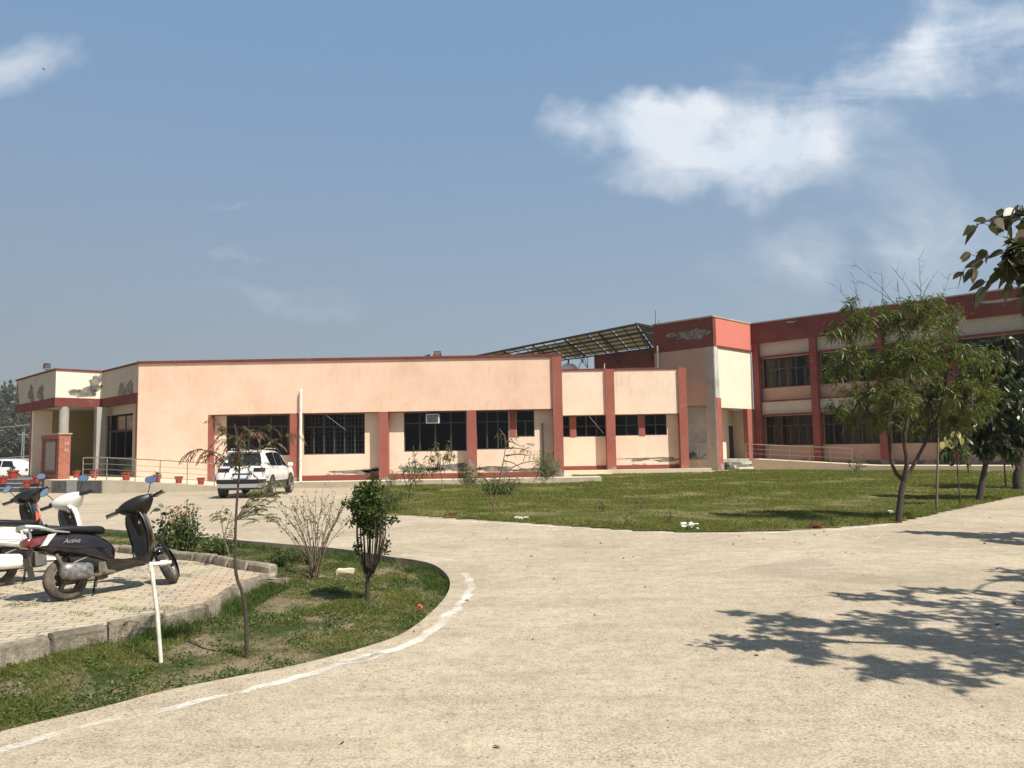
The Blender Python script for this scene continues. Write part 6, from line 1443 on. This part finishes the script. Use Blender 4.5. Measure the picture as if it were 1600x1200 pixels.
bush(358, 848, -.09, 'tiny leafy seedling in front of the far kerb of the bed', .25, .40, 6, 10, .045, .025, 'leaf_olive', 88, name='seedling', cat='plant')
# plants on the lawn
bush(600, 800, .03, 'tall dark weed clump at the left corner of the lawn behind the trimmed bush', 1.3, .75, 40, 30, .09, .02, 'leaf_bush', 90, shape='lance', name='weed_clump', cat='weeds')
def stemplant(px, py, z, label, paths, leafs, leafm_, seed, L=.14, Wd=.035, name='sapling', cat='sapling', Y=None, bark='bark_pale', r0=.016, droop=.6, shape='lance'):
    b = onz(px, py, z); Y0 = b.y; rng = np.random.RandomState(seed); o = thing(name, b, label, cat); mb = MB(b); lv = Leaves(); P = []
    for pts_, nl in zip(paths, leafs):
        pp = [b - Vector((0, 0, .04))] + [PX(x, y, Y0 + rng.normal() * .15) for x, y in pts_] if pts_[0] != 'f' else [PX(x, y, Y0 + rng.normal() * .1) for x, y in pts_[1:]]
        d_ = dense(pp, .12, 1); mb.tube(d_, list(np.linspace(r0, r0 * .3, len(d_))), 5, cap=False)
        for a, dd in along(d_, max(1, nl // 6), rng, .45):
            t2 = twig(mb, rng, a, Vector(dd) + Vector(rng.normal(size=3)) * .7, .35, r0 * .25, .2, -.05, 4); P += [tuple(x) for x, _ in along(t2, 6, rng, .2)]
    P = np.array(P); n = len(P); V, F_ = strips(P, rdir(rng, n, -.2), L * (.6 + .7 * rng.rand(n)), np.full(n, Wd), droop, shape, rng=rng); lv.add(V, F_)
    mb.build('stem', M[bark], o, smooth=True); lv.build('leaves', M[leafm_], o, b); return o
stemplant(636, 799, .03, 'small bushy sapling on the lawn just right of the trimmed bush', [[(640, 770), (642, 748), (636, 730)], ['f', (641, 760), (655, 740), (662, 722)], ['f', (640, 768), (630, 745), (632, 735)], ['f', (642, 750), (650, 735), (646, 715)]], [40, 40, 30, 36], 'leaf_olive', 101, L=.11, Wd=.03, bark='bark')
stemplant(693, 768, .03, 'bright green leafy sapling near the wall under the window with the air conditioner', [[(690, 745), (685, 720), (672, 708)], ['f', (691, 748), (700, 722), (702, 700)], ['f', (690, 742), (680, 735), (665, 728)], ['f', (690, 735), (694, 715), (706, 708)], ['f', (691, 748), (684, 712), (682, 700)]], [60, 60, 40, 50, 50], 'leaf_olive', 102, L=.16, Wd=.04)
stemplant(655, 775, .03, 'low thin weed plant left of the bright green sapling', [[(652, 750), (648, 735)], ['f', (652, 755), (662, 738)]], [30, 24], 'leaf_olive', 103)
stemplant(773, 801, .03, 'tall bending young tree on the lawn with two arching stems', [[(768, 775), (762, 752)], ['f', (770, 790), (778, 760), (787, 720), (792, 685), (780, 670)], ['f', (787, 720), (800, 722), (815, 732)], ['f', (790, 690), (800, 690), (812, 697)], ['f', (782, 745), (800, 730), (820, 722), (842, 720)], ['f', (764, 754), (756, 745), (748, 752)], ['f', (790, 712), (810, 709), (826, 712)], ['f', (792, 700), (806, 700), (818, 702)]], [6, 20, 8, 22, 10, 8, 16, 18], 'leaf_acacia', 104, L=.16, Wd=.022, bark='bark_pale', r0=.022)
bush(782, 774, .03, 'dark round weed clump on the lawn behind the bending young tree', 1.5, .62, 34, 26, .12, .03, 'leaf_bush', 91, shape='lance', name='weed_clump', cat='weeds')
bush(862, 752, .26, 'tall dark shrub against the last pillar of the long peach building', 1.3, 1.5, 30, 26, .13, .03, 'leaf_olive', 92, shape='lance', base=(1.55, 34.9, .25))
bush(735, 752, .26, 'dark shrub growing on the apron in front of the middle pillar', 1.6, .95, 30, 22, .13, .03, 'leaf_olive', 93, shape='lance', base=(-1.9, 34.3, .05))
bush(615, 752, .26, 'small thin shrub against the wall left of the window with the air conditioner', 1.0, .85, 12, 14, .13, .03, 'leaf_olive', 94, shape='lance', base=(-5.3, 34.2, .05))
bush(0, 0, 0, 'thin reddish shrub on the apron right of the middle pillar', 2.4, .7, 22, 14, .10, .02, 'leaf_twig', 95, shape='lance', base=(-.6, 34.3, .05))
for k, (px, py, h, lab) in enumerate(((938, 802, .75, 'thin weed stalk standing alone in the middle of the lawn'), (1000, 797, .85, 'thin weed stalk on the lawn right of the middle one'), (985, 822, .3, 'short leafy weed on the near lawn edge left of the white litter'), (1045, 818, .3, 'short leafy weed on the near lawn edge beside the white litter'), (1300, 822, .25, 'short weed at the lawn edge left of the acacia tree'))):
    bush(px, py, .02, lab, .3, h, 5, 9, .09, .02, 'leaf_olive', 110 + k, shape='lance', name='weed', cat='weed', spread=.2)
bush(0, 0, 0, 'small green plant in front of the ramp of the two-storey wing', .7, .8, 8, 12, .16, .05, 'leaf_rose', 96, shape='lance', base=tuple(onz(1337, 737, .2)))
# ---------------------------------------------------------------- potted plants
def pot(p, label, s=1.0, plant=1, seed=0, lt='leaf_rose'):
    o = thing('potted_plant', p, label, 'potted plant', 'red pots set out along the entrance'); T_ = Matrix.Diagonal((s, s, s, 1))
    mb = MB(); mb.lathe([(0, .0), (.115, 0), (.165, .25), (.185, .25), (.19, .31), (.165, .31), (.16, .27), (0, .27)], 20, T_); mb.build('pot', M['terracotta'], o, smooth=True, sharp=30)
    mb = MB(); mb.lathe([(0, .285), (.155, .275)], 16, T_); mb.build('soil', M['soil'], o)
    if plant:
        rng = np.random.RandomState(seed); n = int(40 * plant); P = np.c_[rng.normal(size=(n, 2)) * .05, np.full(n, .28) + rng.rand(n) * .12 * plant] * s; V, F_ = strips(P, rdir(rng, n, .9), (.14 + .14 * rng.rand(n)) * s, np.full(n, .035 * s), .6, 'lance', rng=rng); lv = Leaves(); lv.add(V, F_)
        lv.build('plant', M[lt], o, (0, 0, 0))
    return o
pots = [((-16.55, 33.55), 1.1, 1.2, 'right beside the square porch column'), ((-15.2, 33.5), .95, 1.1, 'in front of the corner of the long wall'), ((-14.3, 33.55), .95, .0, 'second of the four down the ramp, in front of plain wall'), ((-13.35, 33.55), .95, .0, 'third down the ramp, in front of plain wall'), ((-12.1, 33.55), .95, .0, 'lowest on the ramp, beside the red edge of the first window bay')]
for i, ((x, y), s, pl, lab) in enumerate(pots): pot((x, y, rz(x) + .008), 'red flower pot ' + lab, s, pl, 120 + i)
for i, (px, py, z_, Y_, s, pl, lab) in enumerate(((147, 748, PF, 36.5, 1.0, .8, 'against the left side of the square porch column'), (119, 748, PF, 37.5, 1.0, .5, 'in the porch just right of the brick notice wall'), (20, 747, .55, 36.8, 1.35, 1.0, 'largest one, on the top entrance step'), (5, 755, .36, 36.05, 1.05, .3, 'at the far left edge, on the middle entrance step'), (42, 762, .18, 35.6, 1.0, 0, 'on the lowest entrance step'), (57, 754, .36, 36.05, 1.0, 0, 'on the middle entrance step beside the brick notice wall'))):
    p = ony(px, py, Y_); pot((p.x, Y_, {0: PF, 1: PF, 2: PF, 3: .39, 4: .21, 5: .39}[i]), 'red flower pot ' + lab, s, pl, 130 + i)
# ---------------------------------------------------------------- small things
b = onz(253, 1034, -.095); t = PX(236, 882, b.y + .02); e = PX(268, 879, b.y + .08); o = thing('standpipe', b, 'leaning cream plastic pipe with an elbow on top, in the bed before the scooters', 'pipe')
mb = MB(b); mb.tube([b - Vector((0, 0, .08)), b.lerp(t, .5) + Vector((.006, 0, 0)), t], .0165, 12); mb.build('upright_pipe', M['pvc'], o, smooth=True)
mb = MB(b); mb.tube([t - Vector((0, 0, .03)), t + Vector((0, 0, .012)), t + (e - t) * .12, e], .018, 12); d_ = (e - t); mb.tube([t + d_ * .45, t + d_ * .8], .026, 12); mb.tube([t - Vector((.002, 0, .05)), t + Vector((0, 0, .0))], .022, 12); mb.build('elbow', M['pvc'], o, smooth=True)
b = onz(505 - 75, 918, -.09); mb = MB(b); rng = np.random.RandomState(9)
def rock(c, d, seed):
    rg = np.random.RandomState(seed); bm = bmesh.new(); bmesh.ops.create_cube(bm, size=1); bmesh.ops.subdivide_edges(bm, edges=bm.edges[:], cuts=2)
    for v in bm.verts: v.co = Vector((v.co.x * d[0], v.co.y * d[1], v.co.z * d[2])) + Vector(rg.normal(size=3)) * .06 * min(d)
    vs = [v.co + Vector(c) for v in bm.verts]; bm.verts.index_update(); fs = [[v.index for v in f.verts] for f in bm.faces]; bm.free(); return vs, fs
v_, f_ = rock(b + Vector((0, 0, .05)), (.30, .14, .12), 2); mb.add(v_, f_); mb.build('concrete_block', M['kerb'], loc=b, smooth=True, label='broken lump of kerb concrete lying in the bed by the paving tip', cat='concrete block')
b = onz(540, 895, -.09); mb = MB(b); v_, f_ = rock(b + Vector((0, 0, .02)), (.22, .16, .07), 4); mb.add(v_, f_); mb.build('stone', M['slab_light'], loc=b, smooth=True, label='pale flat stone right of the foot of the twiggy shrub', cat='stone')
M['litter'] = simple('white_litter', (.80, .80, .76), .7, var=.1)
def litter(px, py, label, w, n, seed, m_='litter', name='litter_pile', cat='litter', hgt=.1):
    b = onz(px, py, .03); rg = np.random.RandomState(seed); mb = MB(b)
    for _ in range(n):
        c = b + Vector((rg.normal() * w * .35, rg.normal() * w * .2, hgt * rg.rand() * .9)); v_, f_ = rock(c, (.04 + .07 * rg.rand(), .03 + .06 * rg.rand(), .015 + .035 * rg.rand()), rg.randint(9999)); mb.add(v_, f_)
    mb.build(name, M[m_], loc=b, smooth=True, sharp=20, label=label, cat=cat)
litter(1076, 826, 'small heap of white rubbish on the near lawn edge, right of centre', .30, 12, 1, hgt=.12); litter(812, 811, 'flat heap of white rubbish on the lawn edge nearer the left corner', .28, 8, 2, hgt=.08)
M['litter_red'] = simple('dark_red_leaves', (.16, .03, .03), .8, var=.4)
litter(1271, 823, 'little heap of dark red leaves on the lawn edge left of the acacia tree', .18, 7, 3, 'litter_red', 'leaf_heap', 'leaves', .06); litter(706, 805, 'little heap of dark red leaves at the left end of the lawn edge', .2, 6, 4, 'litter_red', 'leaf_heap', 'leaves', .05)
litter(1390, 801, 'white scrap in the grass left of the acacia trunk', .12, 2, 5, hgt=.03, name='litter_scrap')
b = onz(656, 953, -.08); lv = Leaves(); M['petal_red'] = leafm('red_petal', (.7, .10, .10), (.85, .3, .28)); V, F_ = strips(np.repeat(np.array([tuple(b + Vector((0, 0, .03)))]), 16, 0), rdir(rs, 16, .6), np.full(16, .03), np.full(16, .024), 0, 'round'); lv.add(V, F_)
o = lv.build('fallen_flower', M['petal_red'], None, b); o.location = b; setp(o, 'small pink-red flower lying in the grass by the curved kerb', 'flower')
# kite in the sky
p = PX(68.5, 108, 120); mb = MB(p); mb.tube([p + Vector((-.16, 0, 0)), p, p + Vector((.18, 0, 0))], [.03, .08, .03], 6)
mb.add([p + Vector(v) for v in ((-.1, 0, 0), (.12, 0, 0), (.0, -.3, .08), (-.05, -.4, .02), (-.12, -.5, .1))], [(0, 1, 2, 3, 4)]); mb.add([p + Vector(v) for v in ((-.1, 0, 0), (.12, 0, 0), (.0, .3, .08), (-.05, .4, .02), (-.12, .5, .1))], [(0, 1, 2, 3, 4)])
mb.build('bird', M['iron'], loc=p, label='tiny dark bird high in the sky at the upper left', cat='bird')
# ---------------------------------------------------------------- far background at the left
def fartree(px, Y, h, w, seed, label, kind='broad'):
    Y, h, w = Y * 2.5, h * 2.5, w * 2.5; x = ray(px, 716).x / ray(px, 716).y * Y; b = Vector((x, Y, -.13)); rng = np.random.RandomState(seed); n = int(10 + w * 1.5)
    bl = []
    for _ in range(n):
        d = rdir(rng, 1)[0]; c = b + Vector((d[0] * w * .38, d[1] * w * .38, h * .62 + d[2] * h * .3)); r_ = w * .2 * (.6 + .6 * rng.rand()); bl.append((c, (r_, r_, r_ * .9), 12))
    return crown_tree('distant_tree', b, label, 'tree', [([b, b + Vector((.2, 0, h * .3)), b + Vector((0, 0, h * .55))], [.5, .4, .25])], bl, 'leaf_far', 1.0, .5, 'oval', .2, 0, seed, tw=.8, ltw=16, tr=.09, group='hazy trees far behind the entrance')
fartree(4, 95, 9.6, 6, 201, 'tallest hazy tree at the far left edge'); fartree(40, 105, 7.5, 7, 202, 'hazy rounded tree just left of the entrance canopy'); fartree(25, 88, 4.0, 5, 203, 'low dark tree in front of the hazy ones, above the white saloon')
fartree(14, 130, 7.2, 9, 204, 'pale hazy tree farthest back between the two nearer ones'); fartree(-30, 90, 7.5, 8, 205, 'hazy tree cut by the left edge of the view')
fartree(47, 80, 3.2, 4, 206, 'low bush beside the far pole'); fartree(5, 80, 2.8, 5, 207, 'low bush behind the roof of the white saloon')
rng = np.random.RandomState(77); n = 30000; th = rng.rand(n); X_ = -420 + 800 * th; P = np.c_[X_, 300 + 60 * rng.rand(n), rng.rand(n) ** 1.3 * (7 + 3 * np.sin(X_ * .05) + 2.5 * np.sin(X_ * .17 + 1))]
V, F_ = strips(P, rdir(rng, n), np.full(n, 1.6), np.full(n, 1.2), .1, 'oval', rng=rng); npmesh('distant_woodland', V, F_, M['leaf_far'], kind='stuff', label='far hazy line of trees along the horizon', cat='trees')
pb = Vector((ony(35, 720, 75).x, 75, -.13)); o = thing('utility_pole', pb, 'pale lattice utility pole behind the white saloon', 'utility pole'); mb = MB(pb)
for s_ in (-.12, .12): mb.tube([pb + Vector((s_, 0, 0)), pb + Vector((s_ * .6, 0, 4.2))], .035, 5)
for k in range(9): mb.tube([pb + Vector((-.11, 0, .3 + k * .42)), pb + Vector((.11, 0, .5 + k * .42))], .02, 4)
mb.build('mast', M['granite_l'], o); mb = MB(pb); mb.box(pb + Vector((0, 0, 3.9)), (.9, .08, .08)); mb.build('cross_arm', M['granite_l'], o)
for z_, nm in ((4.35, 'upper'), (1.9, 'lower')):
    a = Vector((-80, 76, z_ + 1.2)); c = Vector((-34, 60, z_)); mb = MB(a); mb.tube([a.lerp(c, k / 12) - Vector((0, 0, 1.2 * math.sin(math.pi * k / 12))) for k in range(13)], .025, 5); mb.build('overhead_cable', M['granite_l'], loc=a, smooth=True, label=nm + ' overhead cable running past the distant trees at the left', cat='cable')
fb_ = Vector((-58, 84, -.13)); mb = MB(fb_); mb.bb(-62, -36, 84, 84.2, -.13, 1.5); mb.build('boundary_wall', M['slab'], loc=fb_, label='low pale boundary wall far behind the white saloon', cat='wall')
# ================================================================ GRASS
def scatter(poly, n, rng, zf, dens=None):
    P2 = np.array([p[:2] for p in poly]); lo, hi = P2.min(0), P2.max(0); out = []
    while sum(map(len, out)) < n:
        c = lo + (hi - lo) * rng.rand(n, 2); c = c[inpoly(c, [tuple(p) for p in P2])]
        if dens is not None: c = c[rng.rand(len(c)) < dens(c[:, 0], c[:, 1])]
        out.append(c)
    c = np.concatenate(out)[:n]; z = np.array([zf(x, y) for x, y in c]); return np.c_[c, z]
def nz(x, y, s, seed=0):
    r_ = np.random.RandomState(seed); v = 0
    for k in range(7): a = r_.rand() * 6.28; f = s * (1 + .9 * k); v = v + np.sin((x * math.cos(a) + y * math.sin(a)) * f + r_.rand() * 6.28) / (1 + .35 * k)
    return v / 2.6
rng = np.random.RandomState(500)
pavpoly = [(p.x, p.y) for p in near] + [(p.x, p.y) for p in far]
vis = [(p.x, p.y) for p in (onz(-60, 1240, 0), onz(470, 1042, 0), onz(645, 990, 0), onz(712, 925, 0), onz(705, 875, 0), onz(480, 845, 0), onz(150, 815, 0), onz(-60, 810, 0), onz(-60, 1000, 0))]
def notpave(P): return P[~inpoly(P[:, :2], pavpoly)]
def inisl(P): return P[inpoly(P[:, :2], ISL2)]
def grass_obj(name, parts, m_, label):
    V = []; F_ = []; n = 0
    for (v, f4, f3) in parts: V.append(v); F_.append(f4 + n); F_.append(f3[:, :4] + n); n += len(v)
    # tips as degenerate-free triangles: write them as quads split by hand
    V = np.concatenate(V); me = bpy.data.meshes.new(name); me.vertices.add(len(V)); me.vertices.foreach_set('co', V.astype(np.float32).ravel())
    q = np.concatenate([f for i, f in enumerate(F_) if i % 2 == 0]); t = np.concatenate([f[:, :3] for i, f in enumerate(F_) if i % 2 == 1])
    idx = np.concatenate([q.ravel(), t.ravel()]).astype(np.int32); me.loops.add(len(idx)); me.loops.foreach_set('vertex_index', idx)
    tot = np.r_[np.full(len(q), 4), np.full(len(t), 3)].astype(np.int32); st = np.r_[0, np.cumsum(tot)[:-1]].astype(np.int32)
    me.polygons.add(len(tot)); me.polygons.foreach_set('loop_start', st); me.polygons.foreach_set('loop_total', tot); me.update(calc_edges=True); me.materials.append(m_)
    o = bpy.data.objects.new(name, me); COL.objects.link(o); return setp(o, label, 'grass', kind='stuff')
def blades(P, h, w, rng, lean=.55):
    n = len(P); D = np.c_[rng.normal(size=(n, 2)) * lean, np.ones(n)]; return tris_blades(P, D, h, w, rng)
dn = lambda x, y: np.clip(.22 + .75 * nz(x, y, 2.2, 3) + .35 * nz(x, y, 9, 4), .03, 1)
P = inisl(notpave(scatter(vis, 230000, rng, isz, dn))); hh = (.022 + .035 * rng.rand(len(P))) * (1 + .5 * np.clip(nz(P[:, 0], P[:, 1], 1.5, 8), -.6, 1))
g1 = blades(P, hh, .0035 + .003 * rng.rand(len(P)), rng, .9)
# taller tufts along the kerb and the rim of the bed
def near_line(line, n, d0, d1, side, rng, z=-.1):
    L_ = dense(line, .2, 1); k = rng.randint(0, len(L_) - 1, n); a = np.array([tuple(L_[i])[:2] for i in k]); b = np.array([tuple(L_[i + 1])[:2] for i in k]); t = unit(b - a); nn = np.c_[-t[:, 1], t[:, 0]] * side
    p = a + (b - a) * rng.rand(n)[:, None] + nn * (d0 + (d1 - d0) * rng.rand(n) ** 1.6)[:, None]; return np.c_[p, np.full(n, z)]
T_ = near_line(near, 26000, .02, .42, -1, rng); T_ = T_[rng.rand(len(T_)) < np.clip(.15 + .9 * nz(T_[:, 0], T_[:, 1], 1.9, 21), .02, 1)]; T_ = inisl(notpave(T_))
hv = .06 + .20 * rng.rand(len(T_)) * np.clip(.6 + .6 * nz(T_[:, 0], T_[:, 1], 2.6, 22), .25, 1.2)
gt = blades(T_, hv, .004 + .003 * rng.rand(len(T_)), rng, .5)
T2_ = inisl(notpave(near_line(far, 9000, .12, .5, -1, rng))); g2 = blades(T2_, .03 + .07 * rng.rand(len(T2_)), np.full(len(T2_), .005), rng, .6)
tl_ = onz(1185 / 3.2, 0 * 1 + 925, -.1)
rim_ = [onz(x, y, 0) for x, y in [(700, 925), (704, 905), (690, 888), (650, 876), (600, 870), (520, 858), (430, 850), (330, 841), (220, 832), (100, 824)]]
T3_ = near_line(rim_, 26000, .0, .30, 1, rng); T3_ = inisl(T3_); T3_ = T3_[rng.rand(len(T3_)) < np.clip(.35 + .8 * nz(T3_[:, 0], T3_[:, 1], 2.4, 77), .05, 1)]; g3 = blades(T3_, .04 + .10 * rng.rand(len(T3_)), np.full(len(T3_), .006), rng, .5)
grass_obj('bed_grass', [g1, g2], M['grass'], 'short patchy green grass in the planted bed'); grass_obj('tall_grass', [gt, g3], M['grass_tall'], 'taller green grass along the kerbs of the bed')
# small round weed leaves
P = inisl(notpave(scatter(vis, 52000, rng, isz, lambda x, y: np.clip(.1 + .9 * nz(x, y, 3.1, 13), .02, 1)))); n = len(P); P[:, 2] += .004 + .025 * rng.rand(n)
V, F_ = strips(P, np.c_[rng.normal(size=(n, 2)), .35 * np.ones(n)], .014 + .012 * rng.rand(n), .012 + .007 * rng.rand(n), .1, 'round', rng=rng); npmesh('ground_cover', V, F_, M['leaf_rose'], kind='stuff', label='small-leaved green ground cover in the planted bed', cat='ground cover')
# lawn
lawnd = lambda x, y: np.clip(.52 + .55 * nz(x, y, .6, 31) + .45 * nz(x, y, 2.2, 32), .03, 1) * np.clip((34 / np.maximum(y, 8)) ** 1.3, .4, 2.2) / 2.2
P = scatter(LAWN, 240000, rng, lawnz, lawnd); far_ = np.clip(P[:, 1] / 24, .7, 1.6); gl = blades(P, (.03 + .05 * rng.rand(len(P))) * far_, (.008 + .008 * rng.rand(len(P))) * far_, rng, .7)
E_ = near_line(EDG, 9000, .0, .8, 1, rng, .0); E_[:, 2] = .02; ge = blades(E_, .05 + .08 * rng.rand(len(E_)), np.full(len(E_), .010), rng, .6)
grass_obj('lawn_grass', [gl, ge], M['grass_lawn'], 'mown green lawn grass between the road and the buildings')
# tufts between paving blocks
P = scatter([(p.x, p.y) for p in near] + [(p.x, p.y) for p in far[1:]], 9000, rng, lambda x, y: .047, lambda x, y: (nz(x, y, 3.3, 51) > .62) * 1.0); gp = blades(P, .012 + .022 * rng.rand(len(P)), np.full(len(P), .004), rng, .9)
grass_obj('paving_grass', [gp], M['grass'], 'little tufts of grass growing between the paving blocks')
# pebbles and dry crumbs on the road
rng = np.random.RandomState(900); n = 9000; P = np.c_[-3 + 13 * rng.rand(n), 2.4 + 13 * rng.rand(n) ** 1.4, np.zeros(n)]; P = P[~inpoly(P[:, :2], ISL2)]; n = len(P)
s_ = (.0035 + .008 * rng.rand(n) ** 3)[:, None]; oc = np.array([(1, 0, 0), (0, 1, 0), (-1, 0, 0), (0, -1, 0), (0, 0, 1), (0, 0, -.6)]); V = (P[:, None, :] + oc[None] * s_[:, None, :] * (.7 + .6 * rng.rand(n, 6, 1)) * np.array([1, 1, .7])).reshape(-1, 3)
fc = np.array([(0, 1, 4), (1, 2, 4), (2, 3, 4), (3, 0, 4)]); F_ = (np.arange(n)[:, None, None] * 6 + fc[None]).reshape(-1, 3); M['pebble'] = simple('pebble', (.20, .15, .10), .9, var=.6, scale=40, coord='pos')
npmesh('pebbles', V, F_, M['pebble'], kind='stuff', label='scattered grit and pebbles on the road', cat='pebbles')
n = 130; P = np.c_[-2 + 12 * rng.rand(n), 4 + 14 * rng.rand(n), np.full(n, .008)]; P = P[~inpoly(P[:, :2], ISL2)]; n = len(P); V, F_ = strips(P, np.c_[rng.normal(size=(n, 2)), .12 * np.ones(n)], .03 + .03 * rng.rand(n), .012 + .012 * rng.rand(n), .05, 'oval', rng=rng); M['dryleaf'] = simple('dry_leaf', (.13, .08, .04), .9, var=.4)
npmesh('fallen_leaves', V, F_, M['dryleaf'], kind='stuff', label='dry leaves scattered on the road', cat='fallen leaves')

# ---------------------------------------------------------------- hazy air
hz = MB(); hz.bb(-3010, 3010, -3010, 3010, -1.4, 32)
hm = bpy.data.materials.new('hazy_air'); hm.use_nodes = True; ht = NT(hm.node_tree); ht.n.clear()
pvn = ht.node('ShaderNodeVolumePrincipled', i={'Color': (.62, .64, .68, 1), 'Density': .0005, 'Anisotropy': .2}); ou_ = ht.node('ShaderNodeOutputMaterial'); ht.l.new(pvn.outputs[0], ou_.inputs['Volume'])
hz.build('haze', hm, kind='stuff')
